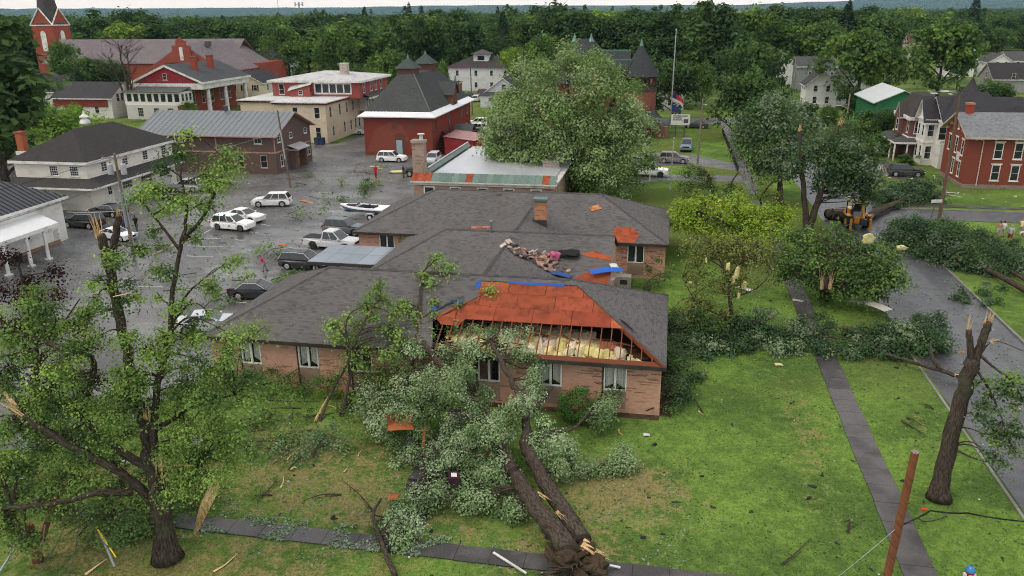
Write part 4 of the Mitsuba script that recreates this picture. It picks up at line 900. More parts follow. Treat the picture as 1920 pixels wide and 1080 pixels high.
# ---------------------------------------------------------------- broken trees and heaps along the road
# broken trunk at the right
P0 = (13.72, 36.22, 0)
limbs = [([P0, (13.7, 36.2, 1.92), (13.76, 36.2, 4.18), (13.95, 36.2, 6.1), (14.06, 36.2, 7.38)], .40, .30), ([(14.05, 36.2, 6.91), (13.71, 36.1, 8.23), (13.58, 36.1, 8.78)], .16, .12), ([(14.09, 36.2, 6.91), (14.22, 36.2, 7.97), (14.33, 36.2, 8.87), (14.37, 36.2, 9.18)], .20, .15),
         ([(14.22, 36.2, 7.58), (14.9, 36, 7.07), (15.61, 35.6, 6.53), (16.3, 35.2, 5.48)], .07, .02), ([(14.22, 36.2, 6.92), (14.93, 35.8, 5.85), (15.5, 35.6, 4.66)], .06, .02), ([(14.29, 36.2, 7.58), (14.76, 36.2, 8.26), (16.04, 36, 7.92)], .03, .015)]
cl = [(14.64, 35.9, 6.44), (15.04, 35.6, 6.09), (15.58, 35.6, 5.47), (14.65, 35.8, 5.56), (15, 35.4, 5.26), (15.95, 35.4, 4.81), (15.46, 35.4, 4.5), (14.79, 35.4, 4.57), (15.3, 35.2, 3.78), (15.9, 35.2, 4.11), (15.1, 35.6, 3.81), (14.73, 36, 4.79), (15.98, 35.4, 5.87), (15.52, 35.6, 7.04), (15.61, 35.2, 3.27), (16.32, 35, 3.73), (15.3, 35.4, 3.12), (15.66, 35.8, 6.04), (14.61, 36.4, 4.98), (15.64, 35.2, 6.72)]
wild_tree('broken_tree', 'tall bare trunk snapped into two pale splintered prongs beside the road', 'tree', limbs, tufts(cl, .55, .4, 2, 11), 91, dict(size=.16, n=210, cols=[LD, LM, (.11, .17, .09)], shell=.1), breaks=[((13.55, 36.1, 8.78), (-.06, 0, 1), .11, 1.1), ((14.35, 36.2, 9.15), (.1, 0, 1), .18, .9), ((14.57, 36, 8.33), (.6, -.3, .6), .09, .4), ((13.53, 36.1, 7.7), (-.5, -.4, .4), .10, .35)], sides=12)
# long fallen tree across the sidewalk
q_ = np.random.default_rng(12)
def band(path, w, h, n, seed):
    q = np.random.default_rng(seed); P = smooth_path([(*p[:2], 0) for p in path], 8); out = []
    for _ in range(n):
        i = q.integers(len(P)); a = q.random() * 6.28; r = q.random()**.6
        out.append((P[i][0] + math.cos(a) * w * r, P[i][1] + math.sin(a) * w * r, h * (1.05 - r) * (.35 + .75 * q.random()) + .15))
    return out
SG = (.15, .20, .115)
wild_tree('fallen_tree', 'long dark fallen tree lying over the sidewalk and grass by the brick building', 'fallen tree',
          [([(18.88, 50.14, 0.35), (17.5, 50.87, 0.5), (16.08, 51.58, 0.6), (14.53, 53.41, 0.5), (12.11, 55.19, 0.5), (6.28, 54.62, 0.5)], .15, .05), ([(17.9, 50.61, 0.5), (17.36, 50.94, 1.2), (17.34, 51.68, 2)], .14, .05), ([(14.53, 53.41, 0.5), (13.37, 54.86, 1.2), (11.18, 54.54, 1.5)], .08, .03)],
          tufts(band([(0.93, 53.75, 0), (3.68, 53.23, 0), (7.06, 54.77, 0), (10.77, 55.39, 0), (14.35, 55.5, 0), (17.15, 55.48, 0), (19.42, 56.83, 0)], 1.6, 2.1, 150, 13), .8, .3, 1, 13) + tufts(band([(2.19, 51.31, 0), (6.87, 52.64, 0), (10.8, 53.3, 0), (14.51, 53.02, 0), (16.43, 53.97, 0)], .7, .9, 60, 26), .65, .3, 1, 15) + tufts([(1.35, 47.71, 0.7), (1.14, 49.34, 0.9), (1.75, 46.22, 0.5), (2.18, 54, 0.8), (0.68, 54.28, 1), (1.59, 44.74, 0.3), (2.77, 47.79, 0.4), (18.23, 55.16, 1.4), (18.9, 54.34, 1), (18.08, 57.17, 1.4), (1.45, 56.83, 0.9), (2.59, 55.91, 0.9)], .7, .4, 3, 14), 92,
          dict(size=.19, n=300, cols=[(.048, .085, .036), (.05, .09, .045), SG, (.045, .085, .035)], shell=.1), breaks=[((18.62, 50.15, 0.4), (1, -.15, 0), .13, .8)], twig=False)
# tree collapsed on its splintered stump
wild_tree('collapsed_tree', 'rounded green tree collapsed over its splintered double stump by the road', 'fallen tree',
          [([(13.36, 64.85, 0), (12.67, 62, 1.85), (12.5, 62, 2.71)], .42, .36), ([(12.7, 62, 2.29), (13.83, 63, 4.19), (15.57, 64, 4.41)], .2, .05)],
          fill(np.random.default_rng(15), (14.17, 63.2, 3.28), (4.1, 2.6, 2.5), 75, 1.0, .5) + fill(np.random.default_rng(16), (16.24, 62.5, 2.74), (2.0, 1.6, 1.6), 26, .9) + fill(np.random.default_rng(17), (10.18, 64.5, 3.13), (1.6, 1.6, 1.3), 20, .9) + fill(np.random.default_rng(27), (12.48, 66, 4.81), (2.6, 2, 1.6), 30, .9), 93,
          dict(size=.24, n=95, cols=[LM, (.07, .13, .035), (.06, .11, .035), LD], shell=.2, flat=.75), breaks=[((12.12, 60.6, 2.3), (-.08, -.12, 1), .16, 1.9), ((12.69, 60.6, 2.33), (.06, -.1, 1), .16, 1.7)])
# fallen tree over the road at the right
wild_tree('fallen_tree', 'broad leafy fallen tree across the far lane right of the collapsed tree', 'fallen tree',
          [([(29.18, 67.66, 0.6), (28.46, 70.71, 0.7), (27.94, 72.87, 0.7), (27.76, 75.56, 0.5), (27, 78.15, 0.4)], .28, .08), ([(26.09, 73.99, 1), (26.34, 78.22, 1.8), (25.28, 81.21, 2)], .14, .04)],
          tufts(band([(23.67, 83.32, 0), (24.94, 80.64, 0), (26.83, 77.39, 0), (28.84, 75.24, 0)], 2.4, 2.8, 150, 18), 1.0, .3, 1, 18) + tufts(band([(25, 86.6, 0), (27.69, 87.02, 0), (29.7, 85.25, 0), (31.45, 81.66, 0)], 1.8, 2.0, 60, 19), .9, .3, 1, 19), 94, dict(size=.24, n=190, cols=[(.045, .078, .036), (.045, .08, .04), (.09, .13, .08), (.06, .10, .04)], shell=.15), twig=False)
wild_tree('fallen_tree', 'thinner fallen boughs on the grass strip at the right picture edge', 'fallen tree', [([(30.48, 70.51, 0.4), (29.85, 74.6, 0.5), (29.16, 77.81, 0.5)], .18, .05)],
          tufts(band([(30.81, 79.75, 0), (31.47, 76.46, 0), (32.08, 73.44, 0)], 1.7, 1.3, 60, 20), .8, .3, 1, 20) + tufts(band([(27.2, 69.08, 0), (23.97, 66.57, 0), (25.62, 65.57, 0)], 1.0, .5, 18, 21), .6, .3, 1, 21) + tufts(band([(32.95, 81.89, 0), (33.53, 78.44, 0)], 1.5, 1.2, 30, 24), .7, .3, 1, 22), 95, dict(size=.22, n=190, cols=[(.045, .078, .036), (.045, .08, .04), (.09, .13, .08), (.06, .10, .04)], shell=.15), twig=False)
wild_tree('fallen_tree', 'dark toppled tree with sawn pale log ends behind the loader', 'fallen tree', [([(22.62, 92.33, 0.5), (25.96, 97.61, 0.6), (29.63, 103.01, 0.8)], .45, .2)],
          tufts(band([(26.06, 100.22, 0), (28.65, 103.49, 0), (30.8, 104.7, 0), (31.23, 101.83, 0)], 2.0, 2.6, 70, 22), 1.1, .3, 1, 23), 96, dict(size=.30, n=110, cols=[(.045, .078, .036), (.05, .085, .045), (.08, .12, .07)], shell=.15), breaks=[((22.63, 91.92, 0.6), (-1, -.3, 0), .3, .5)], twig=False)
# yellow green tree and the airy one hung with insulation
wild_tree('honey_locust', 'bright yellow green spreading tree behind the brick building', 'tree', [([(7.58, 79.45, 0), (7.16, 76, 2.12), (6.55, 76, 3.65)], .2, .1), ([(6.97, 76, 2.63), (3.83, 76, 4.07)], .1, .03), ([(6.97, 76, 2.63), (10.12, 76, 4.3)], .1, .03)],
          fill(np.random.default_rng(31), (5.12, 77, 3.88), (4.3, 2.4, 2.0), 75, 1.15) + fill(np.random.default_rng(32), (9.72, 76, 3.36), (2.6, 2.2, 2.3), 48, 1.05) + fill(np.random.default_rng(33), (2.43, 77, 2.99), (2.2, 2, 1.4), 24, 1.0) + fill(np.random.default_rng(34), (7.49, 74, 2.16), (2.6, 1.6, 1.2), 24, .9), 97,
          dict(size=.22, n=90, cols=[(.20, .285, .035), (.17, .26, .035), (.23, .30, .05)], shell=.2))
sk = [(5.28, 54.47, 0), (5.16, 54.5, 1.61), (4.89, 54.5, 3.19), (4.67, 54.5, 4.75)]
wild_tree('locust_tree', 'airy olive tree stripped by the storm and hung with yellow insulation', 'tree', [(sk, .18, .09), ([sk[2], (6.68, 54.5, 4.08), (7.77, 54.5, 5.68)], .07, .02), ([sk[1], (2.82, 54.5, 2.67), (1.61, 55, 4.43)], .08, .02), ([sk[3], (3.84, 54.5, 6.26), (3.24, 54.8, 7.29)], .08, .02), ([sk[3], (5.78, 54.5, 6.35), (6.44, 54.8, 7.24)], .07, .02), ([sk[1], (7.53, 54, 1.95), (8.18, 54, 2.58)], .05, .02), ([sk[1], (2.5, 54, 1.63), (1.38, 54, 1.97)], .06, .02)],
          fill(np.random.default_rng(35), (3.92, 55, 5.53), (3.6, 2.2, 2.7), 85, .85, .35) + fill(np.random.default_rng(36), (3.59, 54.5, 2.12), (2.6, 1.8, 1.4), 40, .8, .3) + fill(np.random.default_rng(37), (6.27, 56, 6.31), (2.0, 1.6, 1.2), 24, .8, .3), 98,
          dict(size=.15, n=105, cols=[(.145, .165, .045), (.12, .15, .04), (.16, .18, .06)], shell=.1, cj=.35))
for i, (p, s) in enumerate((((4.53, 53.6, 5.8), .5), ((5.15, 53.5, 5.41), .75), ((4.95, 53.5, 4.9), .6), ((5.72, 53.6, 4.53), .5), ((5.4, 53.6, 3.74), .4), ((3.07, 53.8, 6.12), .35), ((2.14, 53.8, 4.46), .45), ((3.9, 59.05, 0.3), .4), ((4.6, 55.86, 0.3), .5), ((6.57, 58.02, 0.3), .3))):
    v, f = lump(p, (s * .5, s * .3, s * (1.1 if i < 6 else .35)), rz(i), i + 3, .6, 2); m = M((.72, .62, .30)); m.add(v, f)
    single('insulation_scrap', ('torn pale yellow insulation scrap hung in the airy olive tree' if i < 7 else 'pale yellow insulation scrap lying under the airy olive tree'), 'insulation', m, 'paint', True, group='insulation caught in the airy tree' if i < 7 else 'insulation under the airy tree')
# twin leaning trees at the junction
wild_tree('twin_tree', 'tall dark twin stemmed tree with snapped tops leaning at the street corner', 'tree',
          [([(14.83, 85.04, 0), (14.48, 85, 2.28), (13.98, 85, 5.06), (13.49, 85, 7.79), (13.09, 85, 10.73)], .36, .16), ([(14.94, 85.06, 0), (15.47, 85, 2.88), (15.94, 85, 5.67), (16.48, 85.5, 9.39), (16.97, 86, 11.19)], .40, .14), ([(15.96, 85, 5.95), (18.59, 85.5, 7.82), (19.54, 85.5, 8.38)], .14, .04), ([(13.71, 85, 6.71), (11.84, 85, 7.75), (10.85, 85, 7.18)], .12, .04)],
          fill(np.random.default_rng(41), (18.09, 86, 7.72), (3.4, 3, 3.9), 88, 1.15, .35) + fill(np.random.default_rng(42), (15.61, 85, 8.65), (3.0, 2.4, 2.6), 34, 1.05, .35) + fill(np.random.default_rng(43), (12.93, 85, 7.23), (2.4, 2.0, 1.4), 10, .9) + fill(np.random.default_rng(44), (16.33, 85, 5.41), (1.4, 1.6, 1.3), 14, .9) + fill(np.random.default_rng(45), (20.13, 86, 5.31), (1.6, 1.6, 2.0), 24, .95), 99,
          dict(size=.30, n=60, cols=[LD, (.065, .11, .05), (.12, .17, .10), (.05, .09, .035)], shell=.15), breaks=[((13.09, 85, 10.73), (0, 0, 1), .2, 1.0), ((16.97, 86, 11.19), (.2, 0, 1), .2, 1.4)], sides=10)
wild_tree('broadleaf_tree', 'round dark green tree standing behind the twin stemmed tree', 'tree', [([(13.74, 98.4, 0), (13.62, 100, 3.24), (13.32, 100, 6.45)], .4, .15)],
          fill(np.random.default_rng(46), (12.9, 100, 8.21), (4.9, 4.5, 4.9), 110, 1.6, .66), 100, dict(size=.36, n=44, cols=[(.09, .145, .065), (.065, .115, .042), (.13, .18, .11)], shell=.25))
for i, (px, py, top, Y, lab) in enumerate(((1355, 388, 330, 94, 'short split stump with pale torn top behind the yellow green tree'), (1425, 392, 335, 94, 'small leaning bare branched tree beside the sidewalk'), (1332, 375, 325, 100, 'snapped dark trunk beside the rear lawn'))):
    pass
wild_tree('broken_sapling', 'small dark branched broken tree beside the far sidewalk', 'tree', [([(11.3, 96.1, -0), (10.81, 92, 2.3), (11.65, 92, 3.84), (12.58, 92, 4.29)], .16, .06), ([(10.81, 92, 2.3), (12.71, 92, 2.85), (12.96, 92, 3.88)], .09, .03), ([(10.81, 92, 1.69), (9.81, 92, 3.18)], .08, .03)], fill(np.random.default_rng(47), (11.39, 92, 3.53), (2.6, 2, 1.4), 16, .8), 101, dict(size=.2, n=70, cols=[(.15, .22, .04), LM], shell=.1), breaks=[((12.58, 92, 4.29), (.4, 0, 1), .08, .5)])
wild_tree('broken_sapling', 'split sapling with pale torn top near the white sign pole', 'tree', [([(6.26, 101.13, 0), (5.71, 100, 1.7), (5.21, 100, 3.35)], .2, .1), ([(8.83, 102.73, 0), (8.09, 100, 2.11), (8.79, 100, 3.64)], .14, .06)], fill(np.random.default_rng(48), (3.5, 101, 2.44), (2.6, 2.4, 1.8), 24, 1.0) + fill(np.random.default_rng(49), (6.64, 98, 1.49), (3, 2, 1), 16, .9), 102, dict(size=.22, n=70, cols=[LM, LD], shell=.1), breaks=[((5.21, 100, 3.35), (0, 0, 1), .12, .8), ((8.79, 100, 3.64), (.5, 0, 1), .08, .6)])
# shrubs by the wings
brush('hedge', 'dark bushes against the east wall of the rear wing', [(-0.29, 65.81, 0.8), (-0.11, 66.32, 1.6), (-0.59, 63.62, 0.8), (0.21, 62.98, 0.6), (-1.02, 66.82, 1.4), (-0.65, 69.59, 1.8)], 111, [LD, (.05, .10, .03)], .14, 200, .8, cat='hedge')
brush('hedge', 'dark shrubs along the east side of the front wing', [(1.2, 43.4 + .6 * i, .5 + .5 * (i % 3)) for i in range(20)], 112, [LD, (.05, .10, .03), (.08, .12, .06)], .15, 170, .8, cat='hedge')
brush('shrub_bed', 'low green bushes in the small court between the wings', [(-2.78, 66.33, 0.5), (-2.21, 68.72, 0.5), (-3.41, 69.01, 0.6), (-1.6, 65.36, 0.4), (-3.39, 65.07, 0.4)], 113, [LD, (.09, .14, .03)], .14, 150, .7, cat='shrub')
brush('ivy', 'green ivy below the left window of the rear wing', [(-23.05, 67.5, 2.05), (-22.29, 67.5, 1.98), (-22.52, 67.5, 2.43), (-23.55, 67.5, 2.23)], 114, [LD, (.05, .11, .03)], .14, 190, .55, cat='plant')
# clipped round bush by the front wall
cb = (-4.17, 41, 1.83)
wild_tree('clipped_bush', 'dense rounded green bush against the front wall by the right window', 'bush', [([(cb[0], 41.2, 0), (cb[0], 41.2, 1)], .06, .03)], fill(np.random.default_rng(51), (cb[0], 40.9, 1.05), (1.05, .85, 1.05), 60, .34, .75), 115, dict(size=.10, n=700, cols=[(.05, .115, .028), (.06, .13, .03)], shell=.3, rag=.15), twig=False)
m = M(); m.box(-14.5, .4, 41.8, FY0 - .004, .0, .03); m.box(FX1 + .004, 1.1, FY0, 54, 0, .03); struct('planting_bed', m, 'soil', label='bare dark soil strip along the brick walls')
# the big silver maple behind the flat roofed wing
base = A(-11.3, 101.0, 0)
q = np.random.default_rng(61); lb = []
for i in range(11):
    a = i / 11 * 6.28; r = 4.5 + 4 * q.random(); h = 9 + 8 * q.random()
    lb.append(([base + A(math.cos(a) * .5, math.sin(a) * .3, 1.2), base + A(math.cos(a) * r * .45, math.sin(a) * r * .4, h * .5), base + A(math.cos(a) * r, math.sin(a) * r * .8, h)], .30, .05))
cl = fill(q, base + A(-1.1, 0, 9.9), (10.2, 8, 8.9), 205, 1.65, .68) + fill(q, base + A(3.2, -1, 6.0), (6.5, 6, 6.2), 110, 1.4, .75) + fill(q, base + A(-8.0, -1, 7.4), (3.8, 4, 5.4), 70, 1.3, .7)
cl = [c for c in cl if c[2] > .4]
wild_tree('silver_maple', 'huge pale green silver maple towering behind the flat roofed wing', 'tree', [([base, base + A(0, 0, 1.2), base + A(0, 0, 2.5)], .9, .7)] + lb, cl, 121, dict(size=.32, n=82, cols=[(.19, .265, .105), (.15, .22, .08), (.225, .30, .14), (.105, .165, .055)], shell=.3, up=.5, cj=.13), twig_r=.02)
# bare dead tree at the left
q = np.random.default_rng(63); b0 = A(*(-120.88, 166.77), 0); lb = [([b0, b0 + A(.1, 0, 6), b0 + A(-.3, 0, 12), b0 + A(-.5, 0, 17)], .42, .10), ([b0 + A(.9, 0, 0), b0 + A(.8, .2, 7), b0 + A(1.2, .3, 16)], .36, .08), ([b0 + A(-.4, 0, 2), b0 + A(-1.8, 0, 8), b0 + A(-3.6, 0, 14)], .30, .06)]
for i in range(46):
    s = lb[q.integers(3)][0]; z = .35 + .6 * q.random(); j = min(len(s) - 2, int(z * (len(s) - 1))); t_ = z * (len(s) - 1) - j; p = s[j] * (1 - t_) + s[j + 1] * t_
    a = q.random() * 6.28; L = 1.6 + 3.4 * q.random(); e = p + A(math.cos(a) * L, math.sin(a) * L * .6, L * (.3 + .6 * q.random()))
    lb.append(([p, (p + e) / 2 + A(0, 0, -.1), e], .07, .02))
    for _ in range(2): e2 = e + q.normal(size=3) * A(.9, .6, .7) + A(0, 0, .6); lb.append(([(p + e) / 2, (e + e2) / 2, e2], .04, .015))
wild_tree('bare_tree', 'bare grey leafless tree rising behind the white garage', 'tree', lb, [], 64, {})
# ---------------------------------------------------------------- the town's buildings
WHT, CRM, DKR = (.74, .73, .70), (.66, .59, .45), (.075, .072, .074)


def gable_roof(parent, x0, x1, y0, y1, z0, rise, axis, col, oh=.4, th=.18, trim=WHT, bsdf='shingle', ridge=True):
    """a pitched roof with real thickness; axis = direction of the ridge"""
    if axis == 'y': P = lambda a, s, z: (s, a, z); a0, a1, s0, s1 = y0, y1, x0, x1
    else: P = lambda a, s, z: (a, s, z); a0, a1, s0, s1 = x0, x1, y0, y1
    sm, h = (s0 + s1) / 2, (s1 - s0) / 2; k = rise / h
    a0, a1 = a0 - oh, a1 + oh
    m, t = M(col), M(trim)
    zr = z0 + rise; ze = z0 - oh * k
    for s, e in ((s0 - oh, 1), (s1 + oh, -1)):
        q = [P(a0, s, ze + th), P(a1, s, ze + th), P(a1, sm, zr + th), P(a0, sm, zr + th)]
        m.poly(q if (e > 0) == (axis == 'x') else q[::-1])
        q = [P(a0, s, ze - .02), P(a1, s, ze - .02), P(a1, sm, zr - .02), P(a0, sm, zr - .02)]; t.poly(q)
        for a in (a0, a1): t.poly([P(a, s, ze - .02), P(a, s, ze + th), P(a, sm, zr + th), P(a, sm, zr - .02)])
        t.poly([P(a0, s, ze - .02), P(a1, s, ze - .02), P(a1, s, ze + th), P(a0, s, ze + th)])
    r = part(parent, 'roof', m, bsdf); put(f'{r}__trim', t, 'paint')
    return r


def hip_roof(parent, x0, x1, y0, y1, z0, rise, col, oh=.5, flat=0.0, trim=WHT, fascia=.25, bsdf='shingle', top=None):
    x0, x1, y0, y1 = x0 - oh, x1 + oh, y0 - oh, y1 + oh
    m = M(col); z1 = z0 + rise; w, d = x1 - x0, y1 - y0; s = min(w, d) / 2 * (1 - flat)
    a0, a1, b0, b1 = x0 + s, x1 - s, y0 + s, y1 - s
    c = [(x0, y0, z0), (x1, y0, z0), (x1, y1, z0), (x0, y1, z0)]; u = [(a0, b0, z1), (a1, b0, z1), (a1, b1, z1), (a0, b1, z1)]
    for i in range(4):
        j = (i + 1) % 4
        q = [c[i], c[j], u[j]] + ([u[i]] if math.dist(u[i], u[j]) > .05 else [])
        m.poly(q)
    if a1 - a0 > .05 and b1 - b0 > .05: m.poly(u, top)
    r = part(parent, 'roof', m, bsdf)
    t = M(trim)
    for q in ((x0, x1, y0, y0 + .08), (x0, x1, y1 - .08, y1), (x0, x0 + .08, y0 + .08, y1 - .08), (x1 - .08, x1, y0 + .08, y1 - .08)): t.box(*q, z0 - fascia, z0 - .003)
    t.poly([(x0 + .08, y0 + .08, z0 - fascia + .02), (x1 - .08, y0 + .08, z0 - fascia + .02), (x1 - .08, y1 - .08, z0 - fascia + .02), (x0 + .08, y1 - .08, z0 - fascia + .02)])
    put(f'{r}__cornice', t, 'paint')
    return r


def body(parent, x0, x1, y0, y1, z0, z1, bsdf, col, gables=(), name='wall', label=None):
    """solid walls; gables: (side, rise)"""
    m = M(col); m.box(x0, x1, y0, y1, z0, z1, skip='d')
    for sd, rise in gables:
        if sd in 'fb':
            y = y0 if sd == 'f' else y1; q = [(x0, y, z1), (x1, y, z1), ((x0 + x1) / 2, y, z1 + rise)]
        else:
            x = x0 if sd == 'l' else x1; q = [(x, y1, z1), (x, y0, z1), (x, (y0 + y1) / 2, z1 + rise)]
        m.poly(q if sd in 'fl' else q[::-1])
    return part(parent, name, m, bsdf, label=label)


def wins(parent, side, plane, cs, z0, z1, w=.9, **k):
    for c in cs: window(parent, side, plane, c - w / 2, c + w / 2, z0, z1, deep=0.0, **k)


def chimney(parent, x, y, z0, z1, w=.7, d=.7, col=(.36, .12, .07), cap=(.2, .12, .1)):
    m = M(col); m.box(x - w / 2, x + w / 2, y - d / 2, y + d / 2, z0, z1 - .25, skip='d'); c = part(parent, 'chimney', m, 'brick')
    m = M(cap); m.box(x - w / 2 - .08, x + w / 2 + .08, y - d / 2 - .08, y + d / 2 + .08, z1 - .25, z1); put(f'{c}__cap', m, 'paint')


def door(parent, side, plane, a0, a1, z0, z1, col, lab=None, panes=0):
    W = wframe(side, plane); m = M(col); wbox(m, W, a0, a1, z0, z1, 0, .04)
    for j in range(3): wbox(m, W, a0 + .12, a1 - .12, z0 + .15 + j * (z1 - z0) / 3.2, z0 + .15 + (j + .72) * (z1 - z0) / 3.2, .04, .055, A(*col) * .85)
    k = part(parent, 'door', m, 'paint', label=lab)
    m = M((.3, .28, .2)); wbox(m, W, a1 - .18, a1 - .1, (z0 + z1) / 2 - .05, (z0 + z1) / 2 + .05, .055, .1); put(f'{k}__handle', m, 'metal')
    if panes:
        for i in range(panes):
            for j in range(2):
                g = M(); u0 = a0 + .25 + (a1 - a0 - .5) * i / panes; wbox(g, W, u0 + .03, u0 + (a1 - a0 - .5) / panes - .03, z1 - .95 + j * .42, z1 - .6 + j * .42, .05, .065); put(f'{k}__pane', g, 'dark_glass')
    return k


def boards(parent, side, plane, a0, a1, z0, z1, col, step=.25, bsdf='paint'):
    """lap boards as far as they are worth building"""
    W = wframe(side, plane)
    z = z0
    while z < z1 - .02:
        m = M(A(*col) * (.94 + .1 * RNG.random())); t = min(step - .012, z1 - z)
        m.poly([W(a0, z, .035), W(a1, z, .035), W(a1, z + t, .008), W(a0, z + t, .008)]); m.poly([W(a0, z, 0), W(a1, z, 0), W(a1, z, .035), W(a0, z, .035)])
        part(parent, 'board', m, bsdf); z += step


# ---- white garage house at the left
t = thing('garage_house', 'white two storey garage house with a black hip roof and an onion shaped cupola', 'building')
x0, x1, y0, y1 = -77.3, -67.5, 83.2, 100.6
body(t, x0, x1, y0, y1, 0, 5.9, 'siding', CRM if 0 else (.70, .675, .60))
hip_roof(t, x0, x1, y0, y1, 6.0, 3.1, (.062, .059, .058), .45, .0, fascia=.34)
m = M((.075, .072, .070)); e = 1.75   # skirt roof round the front and the east side
m.poly([(x0 - .2, y0 - e, 3.15), (x1 + e, y0 - e, 3.15), (x1, y0, 3.95), (x0 - .2, y0, 3.95)]); m.poly([(x1 + e, y0 - e, 3.15), (x1 + e, y1, 3.15), (x1, y1, 3.95), (x1, y0, 3.95)])
r = part(t, 'porch_roof', m, 'shingle'); m = M(WHT); m.box(x0 - .2, x1 + e, y0 - e, y0 - e + .08, 2.92, 3.147); m.box(x1 + e - .08, x1 + e, y0 - e + .08, y1, 2.92, 3.147); m.poly([(x0, y0 - e + .1, 2.95), (x1 + e - .1, y0 - e + .1, 2.95), (x1 + e - .1, y1, 2.95), (x0, y1, 2.95)]); put(f'{r}__trim', m, 'paint')
wins(t, 'f', y0, [-71.94, -69.20], 4.25, 5.45, 1.15, cols=4, rows=4)
for c in (86.28, 90.33, 94.49, 98.58): wins(t, 'r', x1, [c], 4.3, 5.5, 1.05, cols=2, rows=4)
for c in (89.8, 94.0, 98.0): door(t, 'r', x1, c - 1.35, c + 1.35, 0.02, 2.5, (.66, .65, .62), None, 5)
wins(t, 'r', x1, [86.6], 1.3, 2.4, .8, cols=2, rows=2); door(t, 'r', x1, 87.3, 88.2, .05, 2.2, (.62, .61, .58))
m = M((.42, .13, .07)); m.box(-78.0, -77.1, 85.0, 85.8, 4.5, 8.9); c = part(t, 'chimney', m, 'brick'); m = M((.34, .11, .07)); m.box(-78.1, -77.0, 84.9, 85.9, 8.9, 9.1); put(f'{c}__cap', m, 'brick'); m = M(WHT); m.box(-78.2, -76.9, 84.8, 86.0, 6.3, 6.75); put(f'{c}__flashing', m, 'paint')
cp = M(WHT); cz = 8.9; pr = [(0, 1.9), (.06, 1.75), (.1, 1.5), (.35, 1.22), (.55, 1.1), (.6, 1.0), (.3, .95), (.34, .8), (.62, .5), (.66, .2), (.5, 0)]
a = np.arange(17) / 16 * 2 * math.pi; V = np.vstack([np.c_[r_ * np.cos(a), r_ * np.sin(a), a * 0 + z_] for r_, z_ in pr]) + A(-74.6, 93.3, cz)
cp.add(V, [[i * 17 + j, (i + 1) * 17 + j, (i + 1) * 17 + j + 1] for i in range(10) for j in range(16)] + [[i * 17 + j, (i + 1) * 17 + j + 1, i * 17 + j + 1] for i in range(10) for j in range(16)]); part(t, 'cupola', cp, 'paint', 40)
cl = A(-71.6, 80.6, 0)
wild_tree('clipped_bush', 'box shaped clipped green bush between the white buildings at the left', 'bush', [([cl, cl + A(0, 0, 1.4)], .08, .04)], fill(np.random.default_rng(71), cl + A(0, 0, 1.5), (1.5, 1.1, 1.5), 70, .5, .8), 131, dict(size=.16, n=330, cols=[(.055, .105, .025)], shell=.3, rag=.12), twig=False)
# ---- white building with the standing seam roof at the left edge
t = thing('white_building', 'white building with a dark standing seam roof and a columned porch at the left edge', 'building')
x0, x1, y0, y1, h = -76.0, -61.8, 62.5, 71.6, 4.55
body(t, x0, x1, 58.0, y1, 0, h, 'siding', (.70, .69, .65))
m = M((.05, .052, .06)); ym = 66.5
RZ2 = 8.2; ex = x1 + .5
m.poly([(ex, 57.0, h), (ex, y1 + .45, h), (x1 - 6.5, y1 - 5.5, RZ2), (x1 - 6.5, 57, RZ2)]); m.poly([(ex, y1 + .45, h), (x0 - .4, y1 + .45, h), (x0 + 4, y1 - 5.5, RZ2), (x1 - 6.5, y1 - 5.5, RZ2)])
r = part(t, 'roof', m, 'metal')
n1 = A(x1 - 6.5, 0, RZ2) - A(ex, 0, h)
for i in range(25):   # ribs running up the east slope, cut off at the hip
    yy = y1 + .3 - i * .6; f = min(1.0, max(.04, (y1 + .45 - yy) / 5.95)); p = A(ex, yy, h + .03); q = A(ex + n1[0] * f, yy, h + n1[2] * f + .03)
    m = M((.032, .034, .04)); d = unit(q - p); m.cbox((p + q) / 2, (np.linalg.norm(q - p), .05, .09), None, ry(math.atan2(-d[2], d[0]))); put(f'{r}__rib', m, 'metal')
m = M(WHT); m.box(ex - .05, ex + .06, 57, y1 + .5, h - .25, h - .004); m.box(x1 + .004, ex - .05, 57, y1 + .4, h - .25, h - .2); put(f'{r}__gutter', m, 'paint')
for i in range(9):
    m = M((.58, .57, .53)); m.box(x1, x1 + .36, 60.4 + i * 1.3, 60.52 + i * 1.3, h - .5, h - .26); part(t, 'bracket', m, 'paint')
window(t, 'r', x1, 65.9, 66.6, 1.3, 2.3, deep=0, cols=2, rows=2); window(t, 'r', x1, 69.1, 69.6, 1.55, 2.6, deep=0, cols=1, rows=2, head=True)
door(t, 'r', x1, 69.7, 70.4, .25, 1.5, (.66, .65, .62)); boards(t, 'r', x1, 58.2, 71.5, 3.0, 4.2, (.70, .69, .65), .3)
m = M((.66, .67, .69)); m.poly([(x1, 54, 3.62), (x1 + 3.7, 54, 3.25), (x1 + 3.7, 66.4, 3.25), (x1, 68.2, 3.62)]); r = part(t, 'porch_roof', m, 'metal')
m = M(WHT); m.box(x1 + 3.5, x1 + 3.72, 54, 66.4, 2.9, 3.246); m.poly([(x1, 54, 3.2), (x1, 68.2, 3.2), (x1 + 3.6, 66.4, 2.95), (x1 + 3.6, 54, 2.95)]); put(f'{r}__beam', m, 'paint')
for yy in (62.3, 64.55, 59.5):
    m = M(WHT); m.tube([(-58.3, yy, .15), (-58.3, yy, 2.9)], [.17, .14], 14); m.box(-58.55, -58.05, yy - .25, yy + .25, 0, .15); m.box(-58.5, -58.1, yy - .2, yy + .2, 2.8, 2.9); part(t, 'column', m, 'paint', 40)
m = M((.30, .20, .13)); m.box(x1 + .004, x1 + .12, 58, 70.4, 0, .3); part(t, 'base_board', m, 'brick')
